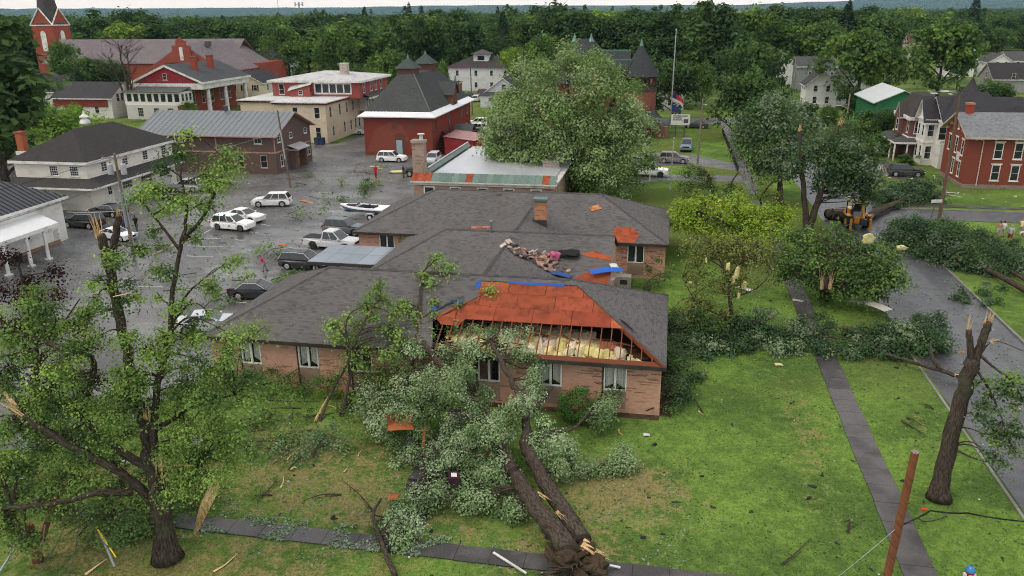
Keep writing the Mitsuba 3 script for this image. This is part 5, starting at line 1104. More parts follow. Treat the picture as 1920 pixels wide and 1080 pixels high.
# ---- brown two storey house
BRN, PINK = (.125, .085, .076), (.42, .25, .20)
t = thing('brown_house', 'brown two storey house with a grey metal roof and orange door', 'building')
x0, x1, y0, y1 = -77.5, -56.0, 108.2, 120.5
body(t, x0, x1, y0, y1, 0, 5.75, 'siding', BRN, [('r', 2.5), ('l', 2.5)])
r = gable_roof(t, x0, x1, y0, y1, 5.75, 2.5, 'x', (.17, .185, .20), .75, .14, PINK, 'metal')
for i in range(26):
    m = M((.10, .11, .12)); xx = x0 - .5 + i * .88; k = 2.5 / 6.15; p, q = A(xx, y0 - .7, 5.75 - .7 * k + .15), A(xx, 114.3, 8.25 + .15); d = q - p; m.cbox((p + q) / 2, (.04, np.linalg.norm(d), .05), None, rx(math.atan2(d[2], d[1]))); put(f'{r}__rib', m, 'metal')
m = M(PINK); m.box(x0 - .03, x1 + .05, y0 - .06, y0, 3.05, 3.25); m.box(x1, x1 + .06, y0, y1 + .03, 3.05, 3.25); part(t, 'belt_course', m, 'paint')
for xx in (x1 - .02, -65.3, -69.2):
    m = M(PINK); m.box(xx - .09, xx + .09, y0 - .05, y0, 3.25, 5.5); part(t, 'trim_board', m, 'paint')
for c in (-61.65, -57.95): wins(t, 'f', y0, [c], .95, 2.75, 1.05, col=(.50, .36, .31), cols=1, rows=2)
wins(t, 'f', y0, [-58.58], 4.45, 5.3, 1.2, cols=2, rows=1); wins(t, 'f', y0, [-71.34], 4.5, 5.35, 1.4, cols=1, rows=1, glass='paint' if 0 else 'dark_glass')
wins(t, 'r', x1, [109.61], 4.5, 5.4, .85); wins(t, 'r', x1, [113.61], 4.6, 5.4, .95); wins(t, 'r', x1, [118.69], 4.6, 5.4, .95)
for c in (118.0, 119.0, 120.0): wins(t, 'r', x1, [c - .45], 1.1, 2.6, .75, col=(.55, .45, .4))
wins(t, 'r', x1, [110.0], .9, 2.6, .8)
m = M(BRN); m.box(x1, x1 + 1.1, 112.6, 113.0, 0, 3.0); pk = part(t, 'porch_wall', m, 'siding'); m = M(BRN); m.box(x1, x1 + 1.1, 116.0, 116.4, 0, 3.0); part(t, 'porch_wall', m, 'siding')
m = M((.46, .44, .45)); m.poly([(x1, 112.2, 3.6), (x1, 116.8, 3.6), (x1 + 1.6, 116.6, 3.0), (x1 + 1.6, 112.4, 3.0)][::-1]); m.box(x1, x1 + 1.55, 112.3, 116.7, 2.85, 2.98); put(f'{pk}__roof', m, 'metal')
door(t, 'r', x1, 113.2, 115.8, .1, 2.8, (.42, .17, .05), 'orange brown wooden double door')
m = M((.08, .08, .085)); m.tube([(-66.6, 114.4, 8.1), (-66.6, 114.4, 9.0)], .3, 10); m.tube([(-66.6, 114.4, 9.0), (-66.6, 114.4, 9.15)], [.4, .38], 10); part(t, 'roof_vent', m, 'metal')
# ---- cream apartment house with the red top storey
t = thing('cream_house', 'cream painted house with flat white roofs and a red top storey', 'building')
CR = (.66, .56, .41)
body(t, -70.2, -60.4, 137.1, 158, 0, 7.0, 'siding', CR); body(t, -78.5, -70.2, 140.0, 156, 0, 6.9, 'siding', CR)
for a in ((-70.7, -59.9, 136.6, 158.5), (-79.0, -70.75, 139.5, 156.5)):
    m = M((.56, .56, .56)); m.box(*a, 7.16, 7.32); r = part(t, 'roof', m, 'paint'); m = M((.11, .035, .03)); m.box(a[0] + .15, a[1] - .15, a[2] + .15, a[3] - .15, 6.9, 7.157); put(f'{r}__cornice', m, 'paint')
wins(t, 'f', 137.1, [-62.05], 4.4, 6.4, 1.05); wins(t, 'f', 137.1, [-62.08], 1.0, 2.9, 1.0); wins(t, 'f', 137.1, [-66.24], 4.7, 6.4, 1.0)
wins(t, 'r', -60.4, [139.2, 143.6, 147.0, 150.2, 153.6], 4.4, 6.4, .9); wins(t, 'r', -60.4, [140.0, 145.4, 148.6, 151.0, 153.0], .9, 2.9, .85)
for yy in (154.9,):
    for z0_, z1_ in ((.4, 3.1), (4.0, 7.0)):
        m = M(WHT); m.box(-60.4, -58.9, yy - 1.3, yy + 1.5, z0_, z1_); b = part(t, 'bay', m, 'siding'); W = wframe('r', -58.9)
        for c in (yy - .6, yy + .7):
            g = M(); wbox(g, W, c - .35, c + .35, z0_ + .5, z1_ - .4, 0, .02); put(f'{b}__pane', g, 'dark_glass')
m = M((.50, .16, .15)); m.box(-60.4, -58.7, 153.4, 156.6, 3.15, 3.6); part(t, 'bay_roof', m, 'paint')
RD = (.33, .085, .078)
body(t, -75.5, -57.6, 147.5, 163, 7.0, 10.2, 'siding', RD, name='top_wall')
hip_roof(t, -75.5, -57.6, 147.5, 163, 10.3, 1.3, (.50, .50, .51), .7, .0, fascia=.4, bsdf='paint')
m = M(WHT); W = wframe('f', 147.5); wbox(m, W, -66.9, -59.3, 7.7, 9.9, 0, .08); b = part(t, 'sunroom', m, 'paint')
for i in range(5):
    g = M((.3, .28, .25)); wbox(g, W, -66.6 + i * 1.46, -65.4 + i * 1.46, 8.0, 9.6, .08, .095); put(f'{b}__pane', g, 'dark_glass')
m = M(RD); m.poly([(-71.5, 146.3, 7.3), (-67.2, 146.3, 7.3), (-67.2, 146.3, 9.4), (-71.5, 146.3, 8.3)]); m.box(-71.5, -67.2, 146.3, 147.5, 7.3, 8.2, skip='f'); part(t, 'lean_to', m, 'siding')
m = M((.52, .52, .52)); m.poly([(-71.8, 146.0, 8.35), (-66.9, 146.0, 9.6), (-66.9, 147.6, 10.4), (-71.8, 147.6, 9.2)]); part(t, 'roof', m, 'paint')
wins(t, 'f', 146.3, [-69.2], 7.7, 8.5, .8); wins(t, 'f', 147.5, [-73.6], 7.6, 9.6, 1.1)
wins(t, 'r', -57.6, [149.5, 153.5, 156, 159], 7.9, 9.7, 1.0)
m = M((.12, .115, .11)); m.poly([(-57.6, 149, 7.6), (-57.6, 163, 7.6), (-56.0, 163.4, 7.15), (-56.0, 148.4, 7.15)][::-1]); m.box(-57.6, -56.1, 148.5, 163.3, 7.0, 7.13); part(t, 'roof', m, 'shingle')
m = M(WHT); m.box(-56.3, -56.0, 148.5, 163.3, 6.8, 7.1); part(t, 'cornice', m, 'paint')
chimney(t, -62.5, 152.5, 10.6, 13.2, 1.5, 1.2, (.52, .48, .42), (.5, .48, .45))
for i, dx in enumerate((0, .95)):
    m = M((.03, .05, .11)); m.box(-62.3 + dx, -61.5 + dx, 135.4, 136.2, .08, 1.15); m.box(-62.34 + dx, -61.46 + dx, 135.35, 136.25, 1.15, 1.24); m.tube([(-62.2 + dx, 135.42, .12), (-61.6 + dx, 135.42, .12)], .1, 8)
    single('trash_bin', ('left' if i == 0 else 'right') + ' one of two dark blue wheeled bins at the cream house corner', 'bin', m, 'paint')
# ---- red carriage house with two cupolas
t = thing('carriage_house', 'red brick carriage house with a steep grey roof and twin cupolas', 'building')
x0, x1, y0, y1 = -49.3, -37.6, 126.7, 153.0
RB = (.225, .048, .037)
body(t, x0, x1, y0, y1, 0, 6.0, 'brick', RB)
m = M((.27, .072, .056)); W = wframe('f', y0); m.poly([W(-49.0, .4, .006), W(-43.6, .4, .006), W(-41.6, 2.6, .006), W(-42.8, 5.0, .006), W(-45.0, 5.35, .006), W(-47.4, 4.2, .006)]); part(t, 'faded_paint', m, 'brick', label='faded lighter red patch on the front brick wall')
m = M((.10, .05, .04)); m.box(x0 - .1, x1 + .1, y0 - .1, y1 + .1, 6.0, 6.25); part(t, 'cornice', m, 'paint')
m = M((.70, .71, .73)); o, i_ = .75, -.25   # the pale metal eave band, sloping
c = [(x0 - o, y0 - o), (x1 + o, y0 - o), (x1 + o, y1 + o), (x0 - o, y1 + o)]; u = [(x0 - i_, y0 - i_), (x1 + i_, y0 - i_), (x1 + i_, y1 + i_), (x0 - i_, y1 + i_)]
for k in range(4): j = (k + 1) % 4; m.poly([(*c[k], 6.35), (*c[j], 6.35), (*u[j], 7.05), (*u[k], 7.05)]); m.poly([(*c[k], 6.2), (*c[j], 6.2), (*c[j], 6.35), (*c[k], 6.35)])
m.poly([(*q, 6.22) for q in c][::-1]); part(t, 'eave_band', m, 'metal')
m = M((.088, .094, .092)); zt = 12.6; rx0, rx1, ry0, ry1 = -44.9, -42.0, 132.2, 146.5
u2 = [(rx0, ry0), (rx1, ry0), (rx1, ry1), (rx0, ry1)]
for k in range(4): j = (k + 1) % 4; m.poly([(*u[k], 7.05), (*u[j], 7.05), (*u2[j], zt), (*u2[k], zt)])
m.poly([(*q, zt) for q in u2]); part(t, 'roof', m, 'shingle')
m = M((.13, .14, .14)); p, q = A(*u[1], 7.09), A(*u2[1], zt + .03); m.tube([p, q], .09, 5); part(t, 'hip_cap', m, 'metal')
for cx_, cy_, zb in ((-43.45, 133.9, 12.0), (-43.3, 143.6, 12.2)):
    m = M((.17, .085, .07)); m.box(cx_ - 1.45, cx_ + 1.45, cy_ - 1.45, cy_ + 1.45, zb, zb + 1.5); b = part(t, 'cupola', m, 'siding')
    for j in range(6):
        g = M((.14, .07, .06)); g.box(cx_ - 1.3, cx_ + 1.3, cy_ - 1.5, cy_ - 1.45, zb + .15 + j * .22, zb + .28 + j * .22); g.box(cx_ + 1.45, cx_ + 1.5, cy_ - 1.3, cy_ + 1.3, zb + .15 + j * .22, zb + .28 + j * .22); put(f'{b}__louvre', g, 'paint')
    m = M((.085, .105, .10)); e = 1.85; pk = (cx_, cy_, zb + 3.3); qs = [(cx_ - e, cy_ - e, zb + 1.5), (cx_ + e, cy_ - e, zb + 1.5), (cx_ + e, cy_ + e, zb + 1.5), (cx_ - e, cy_ + e, zb + 1.5)]
    for k in range(4): m.poly([qs[k], qs[(k + 1) % 4], pk])
    m.poly(qs[::-1]); put(f'{b}__roof', m, 'shingle')
    m = M((.10, .17, .15)); m.tube([(cx_, cy_, zb + 2.9), (cx_, cy_, zb + 3.3), (cx_, cy_, zb + 3.75)], [.3, .16, .03], 8); put(f'{b}__finial', m, 'metal')
for c_ in (-44.02, -41.10):
    m = M((.17, .07, .055)); wbox(m, W, c_ - .5, c_ + .5, 4.2, 5.65, 0, .03); part(t, 'shutter', m, 'wood')
m = M((.15, .065, .05)); dx0, dx1 = -43.94, -42.19; wbox(m, W, dx0, dx1, .05, 3.3, 0, .03); m.poly([W(dx0, 3.3, .03), W(dx1, 3.3, .03), W((dx0 + dx1) / 2 + .5, 3.62, .03), W((dx0 + dx1) / 2 - .5, 3.62, .03)]); part(t, 'arched_doorway', m, 'wood')
m = M((.33, .43, .50)); wbox(m, W, dx0 + .12, dx1 - .62, .06, 2.5, .03, .06); part(t, 'door', m, 'paint', label='pale blue door in the arched doorway')
wins(t, 'r', x1, [129.0, 137.5, 146.5, 150.5], 3.8, 5.6, .9, col=(.10, .045, .04), trim=None); wins(t, 'r', x1, [144.5, 150.0], .6, 2.6, .9, col=(.1, .045, .04))
# dormer on the east slope
m = M((.21, .085, .06)); m.box(-40.6, x1 + .15, 139.6, 143.0, 6.6, 8.7); m.poly([(x1 + .15, 139.6, 8.7), (x1 + .15, 143.0, 8.7), (x1 + .15, 141.3, 10.6)]); b = part(t, 'dormer', m, 'brick')
m = M((.088, .094, .092)); m.poly([(-43, 139.2, 8.55), (x1 + .5, 139.2, 8.55), (x1 + .5, 141.3, 10.75), (-43, 141.3, 10.75)]); m.poly([(-43, 143.4, 8.55), (x1 + .5, 143.4, 8.55), (x1 + .5, 141.3, 10.75), (-43, 141.3, 10.75)][::-1]); put(f'{b}__roof', m, 'shingle')
m = M((.7, .71, .73)); m.cbox((-40.2, 138.9, 9.1), (.35, .35, 3.2), None, ry(-.72)); part(t, 'flashing', m, 'metal', label='bright metal flashing strip on the east roof slope')
wins(t, 'r', x1 + .15, [140.7, 141.9], 7.0, 8.4, .8, col=(.1, .045, .04))
m = M((.10, .16, .14)); m.tube([(x1 + .3, 141.3, 10.7), (x1 + .3, 141.3, 11.9)], [.28, .04], 8); part(t, 'finial', m, 'metal')
m = M((.07, .03, .03))   # back stair
for j in range(7): m.box(x1 + .1, x1 + 1.5, 128.2 + j * .5, 128.7 + j * .5, .3 + j * .42, .38 + j * .42)
part(t, 'stair', m, 'wood'); m = M((.06, .03, .03)); m.tube([(x1 + 1.5, 128.2, 1.2), (x1 + 1.5, 131.8, 4.2)], .05, 5); m.tube([(x1 + 1.5, 131.8, 0), (x1 + 1.5, 131.8, 4.2)], .07, 5); m.box(x1, x1 + 1.6, 131.7, 134, 3.1, 3.2); part(t, 'stair_rail', m, 'wood')
t = thing('shed', 'low dark red lean-to shed beside the carriage house stair', 'shed')
m = M((.27, .03, .035)); xs0, xs1, ys0, ys1 = -35.9, -31.0, 127.8, 136; m.box(xs0, xs1, ys0, ys1, 0, 2.4, skip='t'); m.poly([(xs0, ys0, 2.4), (xs1, ys0, 2.4), (xs0, ys0, 3.0)]); m.poly([(xs0, ys0, 2.4), (xs0, ys0, 3.0), (xs0, ys1, 3.0), (xs0, ys1, 2.4)]); part(t, 'wall', m, 'siding')
m = M((.30, .14, .13)); m.poly([(xs0 - .2, ys0 - .2, 3.07), (xs1 + .3, ys0 - .2, 2.44), (xs1 + .3, ys1, 2.44), (xs0 - .2, ys1, 3.07)]); part(t, 'roof', m, 'metal')
m = M(WHT); m.box(-33.0, -32.75, ys0 - .03, ys0, .5, 1.0); part(t, 'notice', m, 'paint')
t = thing('shed', 'small grey gable roofed hut behind the red lean-to shed', 'shed'); body(t, -36.5, -33.8, 137.2, 140.5, 0, 2.6, 'siding', (.14, .06, .05)); gable_roof(t, -36.5, -33.8, 137.2, 140.5, 2.6, 1.0, 'x', (.10, .10, .105), .3, .1, (.2, .2, .2))
# ---- flat roofed brick wing with the green copper parapet
t = thing('flat_roof_building', 'flat roofed brick building with green copper parapet and tall chimney', 'building')
x0, x1, y0, y1 = -27.5, -11.9, 85.1, 108
TB = (.42, .30, .24)
body(t, x0, x1, y0, y1, 0, 4.3, 'brick', TB)
m = M((.62, .60, .56)); m.box(x0 - .25, x1 + .25, y0 - .25, y1, 4.1, 4.38); m.box(x0 - .45, x1 + .45, y0 - .45, y1, 4.38, 4.52); part(t, 'cornice', m, 'paint')
m = M((.45, .47, .50)); m.box(x0 + 1.2, x1 - .2, y0 + 1.2, y1, 4.52, 4.75); part(t, 'roof', m, 'metal')
n = 21
for i in range(n):   # copper panels of the sloping parapet, some torn away to the orange boards
    a, b = x0 - .4 + (x1 - x0 + .8) * i / n, x0 - .4 + (x1 - x0 + .8) * (i + 1) / n
    torn = i in (0, 1, 2, 8, 19)
    m = M(A(*((.36, .095, .05) if torn else (.115, .175, .15))) * (.85 + .3 * RNG.random())); l = .02 * RNG.random()
    m.poly([(a + .012, y0 - .35, 4.54), (b - .012, y0 - .35, 4.54), (b - .012, y0 + .75, 5.3 + l), (a + .012, y0 + .75, 5.3 + l)]); m.poly([(a + .012, y0 + .75, 5.3 + l), (b - .012, y0 + .75, 5.3 + l), (b - .012, y0 + 1.1, 4.85), (a + .012, y0 + 1.1, 4.85)])
    if not torn: m.box(a - .02, a + .02, y0 + .7, y0 + .78, 5.2, 5.35)
    part(t, 'parapet_panel', m, 'sheathing' if torn else 'metal', label='torn parapet strip bare to the orange boards' if torn else None)
for a, b in ((88, 108),):
    m = M((.115, .175, .15)); m.poly([(x0 - .35, y0 + .8, 4.54), (x0 + .5, y0 + .8, 5.3), (x0 + .5, y1, 5.3), (x0 - .35, y1, 4.54)][::-1]); m.poly([(x0 + .5, y0 + .8, 5.3), (x0 + .9, y0 + .8, 4.85), (x0 + .9, y1, 4.85), (x0 + .5, y1, 5.3)][::-1]); part(t, 'parapet', m, 'metal')
m = M((.62, .63, .65)); m.box(x0 + .45, x0 + .6, y0 + 3.5, y1, 5.3, 5.4); part(t, 'coping', m, 'paint')
for c_ in (-25.88, -22.85, -19.74, -16.79, -13.75): wins(t, 'f', y0, [c_], 2.3, 3.95, 1.3, cols=1, rows=2, fr=.16)
m = M((.40, .31, .25)); m.box(-28.3, -26.9, 87.0, 88.0, 0, 8.4); c = part(t, 'chimney', m, 'brick'); m = M((.38, .33, .29)); m.box(-28.4, -26.8, 86.9, 88.1, 8.4, 8.7); put(f'{c}__cap', m, 'paint')
m = M((.6, .6, .6)); m.tube([(-27.3, 87.5, 8.7), (-27.3, 87.5, 9.3)], .22, 10); m.tube([(-27.3, 87.5, 9.3), (-27.3, 87.5, 9.4)], .42, 10); put(f'{c}__cowl', m, 'metal')
v, f = lump((-16.5, 101.5, 5.0), (3.6, 1.6, .7), rz(.3), 9, .6, 3); m = M((.33, .33, .34)); m.add(v, f); part(t, 'lifted_membrane', m, 'paint', True, label='crumpled grey roofing lifted by the storm')
for i in range(4):
    m = M((.40, .36, .34) if i != 2 else (.5, .16, .08)); z = 4.4 + .0; m.box(-14.4, -12.4, 94 + i * 2.6, 95.9 + i * 2.6, 4.75, 5.5 + .25 * (i % 2)); part(t, 'parapet_pier', m, 'brick')
m = M((.09, .24, .40)); m.box(-30.6, -28.3, 112.5, 114.5, .1, 2.2); m.box(-30.7, -28.2, 112.4, 114.6, 2.2, 2.4); single('dumpster', 'blue steel dumpster behind the flat roofed wing', 'dumpster', m, 'paint')
m = M((.62, .62, .60)); m.box(-27.4, -23.4, 112, 116, 0, 3.0); m.box(-27.7, -23.1, 111.7, 116.3, 3.0, 3.25); single('outbuilding', 'white flat topped shed behind the flat roofed building', 'shed', m, 'siding')
# ---- carport
t = thing('carport', 'long flat carport with a grey metal roof beside the brick building', 'carport')
cz = 2.75; ca, cb_ = (-28.85, 60.51), (-16.69, 63.37); cc = (-28.53, 64.36); cy0, cy1 = 58.9, 64.6
cx0, cx1 = -28.90, -17.5
for i in range(8):
    a, b = cx0 + (cx1 - cx0) * i / 8, cx0 + (cx1 - cx0) * (i + 1) / 8
    for y_a, y_b in ((59.36, (59.36 + 64.56) / 2), ((59.36 + 64.56) / 2, 64.56)):
        m = M(A(.20, .23, .27) * (.85 + .3 * RNG.random())); m.box(a + .01, b - .01, y_a + .01, y_b - .01, cz, cz + .05 + .015 * RNG.random()); part(t, 'roof_panel', m, 'metal')
ya, yb_ = 59.36, 64.56
m = M((.05, .05, .052)); m.box(cx0 - .05, cx1, ya - .06, ya + .02, cz - .22, cz + .03); m.box(cx0 - .05, cx0 + .03, ya, yb_, cz - .22, cz + .03); m.box(cx0, cx1, yb_ - .05, yb_ + .05, cz - .22, cz - .01); part(t, 'fascia', m, 'paint')
for i in range(6):
    for y in (ya + .4, yb_ - .4):
        m = M((.08, .075, .07)); xx = cx0 + .5 + (cx1 - cx0 - 1) * i / 5; m.box(xx - .06, xx + .06, y - .06, y + .06, 0, cz - .22); part(t, 'post', m, 'paint')
# ---- red brick house at the right edge
t = thing('red_brick_house', 'red brick house with a mottled grey roof and white trimmed windows at the right edge', 'building')
RBK = (.235, .060, .044)
x0, x1, y0, y1 = 38.1, 58, 112.1, 121.4
body(t, x0, x1, y0, y1, .5, 6.7, 'brick', RBK, [('l', 2.2)]); m = M((.26, .23, .20)); m.box(x0 - .1, x1, y0 - .1, y1 + .1, 0, .5); part(t, 'foundation', m, 'brick')
gable_roof(t, x0, x1, y0, y1, 6.75, 2.25, 'x', (.23, .24, .255), .7, .2, (.56, .47, .36))
for c in (41.70, 44.03, 51.2): wins(t, 'f', y0, [c], 3.85, 5.95, 1.05, fr=.11, trim=True)
for c in (41.78, 44.06, 50.7): wins(t, 'f', y0, [c], 1.05, 3.1, 1.05, fr=.11, trim=True)
for c in (119.35, 116.58, 114.18): wins(t, 'l', x0, [c], 3.9, 5.95, .9, fr=.1, trim=True)
for c in (116.77, 114.34): wins(t, 'l', x0, [c], 1.1, 3.1, .85, fr=.1, trim=True)
wins(t, 'l', x0, [116.7], 7.0, 8.0, .6, fr=.08)
for i in range(7):
    m = M((.48, .40, .30)); xx = x0 + .6 + i * 2.3; m.box(xx, xx + .16, y0 - .5, y0, 6.2, 6.5); part(t, 'bracket', m, 'wood')
for i in range(6):
    m = M((.42, .30, .18)); yy = y0 + .5 + i * 1.5; z = 6.5 + 2.25 * (1 - abs(yy - 116.75) / 4.65) - .5; m.box(x0 - .5, x0, yy, yy + .14, z, z + .35); part(t, 'bracket', m, 'wood')
m = M((.62, .56, .50)); m.tube([(x0 + .7, y0 - .55, 6.5), (x0 + 1.6, y0 - .12, 6.2), (x0 + 1.65, y0 - .1, 5.9), (x0 + 1.65, y0 - .1, .3)], .065, 7); part(t, 'downspout', m, 'paint', True)
chimney(t, 39.0, 116.75, 8.6, 10.4, .8, .8, (.36, .06, .04), (.42, .2, .12))
m = M((.62, .62, .6)); m.box(x0 - .12, x0 - .04, 114.6, 115.6, 3.0, 4.2); part(t, 'hanging_blind', m, 'paint', label='white panel hanging off a side window')
# ---- white and brown victorian house beside it
t = thing('victorian_house', 'white and brown victorian house with a conical turret and damaged dark roof', 'building')
VW = (.70, .69, .66)
body(t, 39.0, 50.0, 125.8, 134.5, 0, 6.7, 'siding', VW)
for a in ((38.9, 50.1, 125.7, 134.6),):
    m = M(WHT); m.box(*a, 6.45, 6.72); m.box(38.95, 50.05, 125.75, 134.55, 3.3, 3.55); part(t, 'cornice', m, 'paint')
body(t, 37.4, 39.0, 128.5, 132.5, 0, 6.7, 'siding', VW, [('l', 2.6)], name='bay'); m = M(WHT); m.box(37.2, 39.2, 128.3, 132.7, 6.5, 6.75); m.box(37.3, 39.1, 128.4, 132.6, 3.25, 3.5); part(t, 'cornice', m, 'paint')
gable_roof(t, 37.4, 46, 128.5, 132.5, 6.75, 2.6, 'x', (.055, .055, .062), .5, .16, WHT)
gable_roof(t, 39.0, 50.0, 125.8, 134.5, 6.75, 3.0, 'x', (.055, .055, .062), .35, .16, WHT)
m = M((.055, .055, .062)); m.poly([(38.6, 125.3, 6.8), (48.5, 125.3, 6.8), (45.5, 130.1, 10.6), (41.5, 130.1, 10.6)]); part(t, 'roof', m, 'shingle')
a = np.arange(13) / 12 * 2 * math.pi; tx, ty = 44.2, 133.0
m = M((.06, .058, .06)); m.add(np.vstack([np.c_[tx + 3.0 * np.cos(a), ty + 3.0 * np.sin(a), a * 0 + 8.4], np.c_[tx + .6 * np.cos(a), ty + .6 * np.sin(a), a * 0 + 11.3], [[tx, ty, 12.6]]]), [[i, i + 1, 13 + i + 1] for i in range(12)] + [[i, 14 + i, 13 + i] for i in range(12)] + [[13 + i, 14 + i, 26] for i in range(12)]); part(t, 'turret_roof', m, 'shingle')
m = M(VW); m.tube([(tx, ty, 5.5), (tx, ty, 8.6)], 2.3, 12); part(t, 'turret', m, 'siding', 30)
body(t, 46.5, 52, 123.8, 126.2, 0, 6.2, 'siding', VW, [('f', 2.4)]); gable_roof(t, 46.5, 52, 123.8, 130, 6.2, 2.5, 'y', (.055, .055, .062), .4, .15, (.5, .44, .36))
for c in (38.99,): wins(t, 'f', 125.8, [c], 4.1, 6.0, 1.1, fr=.1)
wins(t, 'l', 37.4, [129.5, 131.5], 4.2, 5.9, .85, fr=.09); wins(t, 'l', 37.4, [129.5, 131.5], .9, 2.9, .95, fr=.09); wins(t, 'f', 128.5, [38.2], 4.2, 6.0, .95, fr=.1, trim=True); wins(t, 'f', 128.5, [38.2], .9, 2.9, .95, fr=.09)
m = M(VW); m.box(40.6, 44.8, 123.6, 125.8, 0, 1.0); part(t, 'porch', m, 'siding')
m = M((.13, .13, .13)); m.poly([(40.2, 123.0, 2.6), (45.0, 123.0, 2.6), (45.0, 125.8, 3.5), (40.2, 125.8, 3.5)]); m.box(40.2, 45, 123.0, 123.1, 2.4, 2.597); part(t, 'porch_roof', m, 'shingle')
for xx in (40.4, 42.6, 44.8): m = M((.16, .15, .14)); m.box(xx - .07, xx + .07, 123.2, 123.34, 0, 2.5); part(t, 'porch_post', m, 'wood')
wins(t, 'f', 125.8, [42.6], 1.5, 2.3, 1.7, cols=4, rows=1, fr=.09)
m = M((.11, .10, .09)); m.box(40.6, 44.9, 121.4, 123.2, .7, .8); m.box(40.8, 44.5, 119.9, 121.3, .25, .35)
for i in range(8): m.box(40.7 + i * .58, 40.76 + i * .58, 121.4, 121.46, .8, 1.6)
m.box(40.6, 44.9, 121.38, 121.46, 1.6, 1.68); part(t, 'deck', m, 'wood')
BV = (.17, .085, .075)
body(t, 36.6, 41.5, 133.2, 142, 0, 6.2, 'siding', BV, name='wall'); m = M(WHT); m.box(36.2, 41.9, 132.9, 142.3, 6.0, 6.5); m.box(36.4, 41.7, 133.0, 142.2, 3.2, 3.5); part(t, 'cornice', m, 'paint')
hip_roof(t, 36.6, 41.5, 133.2, 142, 6.55, 3.0, (.085, .075, .072), .3, .35, bsdf='shingle'); body(t, 35.9, 36.7, 136.5, 139.5, 3.4, 6.2, 'siding', BV, [('l', 2.0)], name='bay'); gable_roof(t, 35.9, 38, 136.5, 139.5, 6.2, 2.0, 'x', (.085, .075, .072), .2, .12, WHT)
wins(t, 'l', 35.9, [138], 4.0, 5.8, 1.2, fr=.12); wins(t, 'f', 133.2, [37.6, 39.2], 4.0, 5.8, .9, fr=.1); wins(t, 'l', 36.6, [134.6], 4.0, 5.8, .9, fr=.1)
m = M((.10, .10, .105)); m.poly([(34.2, 131.6, 2.9), (39.2, 131.6, 2.9), (39.0, 133.2, 3.4), (36.6, 133.2, 3.4)]); m.poly([(34.2, 142, 2.9), (34.2, 131.6, 2.9), (36.6, 133.2, 3.4), (36.6, 142, 3.4)]); r = part(t, 'porch_roof', m, 'shingle')
m = M(WHT); m.box(34.2, 38.9, 131.6, 131.75, 2.6, 2.897); m.box(34.2, 34.35, 131.75, 142, 2.6, 2.897); put(f'{r}__trim', m, 'paint')
for xx, yy in ((34.4, 131.8), (36.2, 131.8), (37.8, 131.8), (34.4, 134.4), (34.4, 137), (34.4, 139.6)): m = M(WHT); m.tube([(xx, yy, 0), (xx, yy, 2.6)], .13, 8); part(t, 'porch_column', m, 'paint', True)
for i in range(12):
    m = M((.5, .49, .47) if i % 3 else (.16, .15, .15)); m.cbox((39.6 + 4.2 * RNG.random(), 136 + 3 * RNG.random(), 9.5 + .5 * RNG.random()), (1.2, .5, .05), None, rz(RNG.random() * 3) @ rx(.3)); part(t, 'loose_roofing', m, 'paint')
body(t, 39.5, 49, 134.5, 141, 0, 8.4, 'siding', (.45, .43, .41), name='rear_wall'); m = M((.33, .32, .32)); m.box(39.2, 49.2, 134.6, 141.3, 8.4, 8.6); m.box(39.2, 49.2, 134.5, 134.7, 8.6, 8.9, (.6, .6, .58)); part(t, 'flat_roof', m, 'paint')
# ---- green barn
t = thing('green_house', 'tall green sided house with a pale grey metal roof behind the victorian', 'building')
bx0, bx1, by0, by1 = 36.5, 45.5, 156, 172
body(t, bx0, bx1, by0, by1, 0, 6.3, 'siding', (.035, .17, .075), [('f', 2.0)]); gable_roof(t, bx0, bx1, by0, by1, 6.3, 2.0, 'y', (.48, .50, .50), .5, .15, (.35, .4, .36), 'metal')
# ---- turreted mansion behind the maple
t = thing('mansion', 'dark brick turreted mansion with slate roofs and copper ridges behind the maple', 'building')
MB, SL, CU = (.20, .07, .05), (.060, .066, .070), (.10, .22, .17)
body(t, -18, -3.5, 153, 172, 0, 9.0, 'brick', MB); gable_roof(t, -18, -6.0, 153.5, 163, 9.0, 4.2, 'x', SL, .5, .2, MB)
m = M(SL); c = [(-26, 158), (-9.5, 158), (-9.5, 176), (-26, 176)]; u = [(-18.9, 164.5), (-15.6, 164.5), (-15.6, 170), (-18.9, 170)]
for k in range(4): j = (k + 1) % 4; m.poly([(*c[k], 9.0), (*c[j], 9.0), (*u[j], 17.0), (*u[k], 17.0)])
m.poly([(*q, 17.0) for q in u]); part(t, 'roof', m, 'shingle'); body(t, -25.5, -10, 158.5, 175.5, 0, 9.0, 'brick', MB, name='wall')
for xx in (-18.9, -15.6): m = M(CU); m.tube([(xx, 164.6, 16.6), (xx, 164.6, 17.2), (xx, 164.6, 18.2)], [.6, .3, .05], 8); part(t, 'finial', m, 'metal')
m = M(CU); m.box(-18.3, -5.8, 158.1, 158.4, 13.35, 13.6); part(t, 'ridge_cresting', m, 'metal'); m = M(CU); m.box(-14.6, -7.9, 167.6, 167.9, 14.6, 14.9); part(t, 'ridge_cresting', m, 'metal')
m = M(SL); m.poly([(-15, 164, 11.5), (-7.9, 164, 11.5), (-7.9, 167.7, 14.6), (-15, 167.7, 14.6)]); m.box(-15, -8.1, 164.2, 172, 9, 11.45); part(t, 'roof', m, 'shingle')
tx, ty = -5.4, 154.0; z1, z2 = 8.6, 10.9
m = M((.28, .10, .08)); m.tube([(tx, ty, 0), (tx, ty, z1 - .3)], 3.0, 16); tw = part(t, 'turret', m, 'brick', 30)
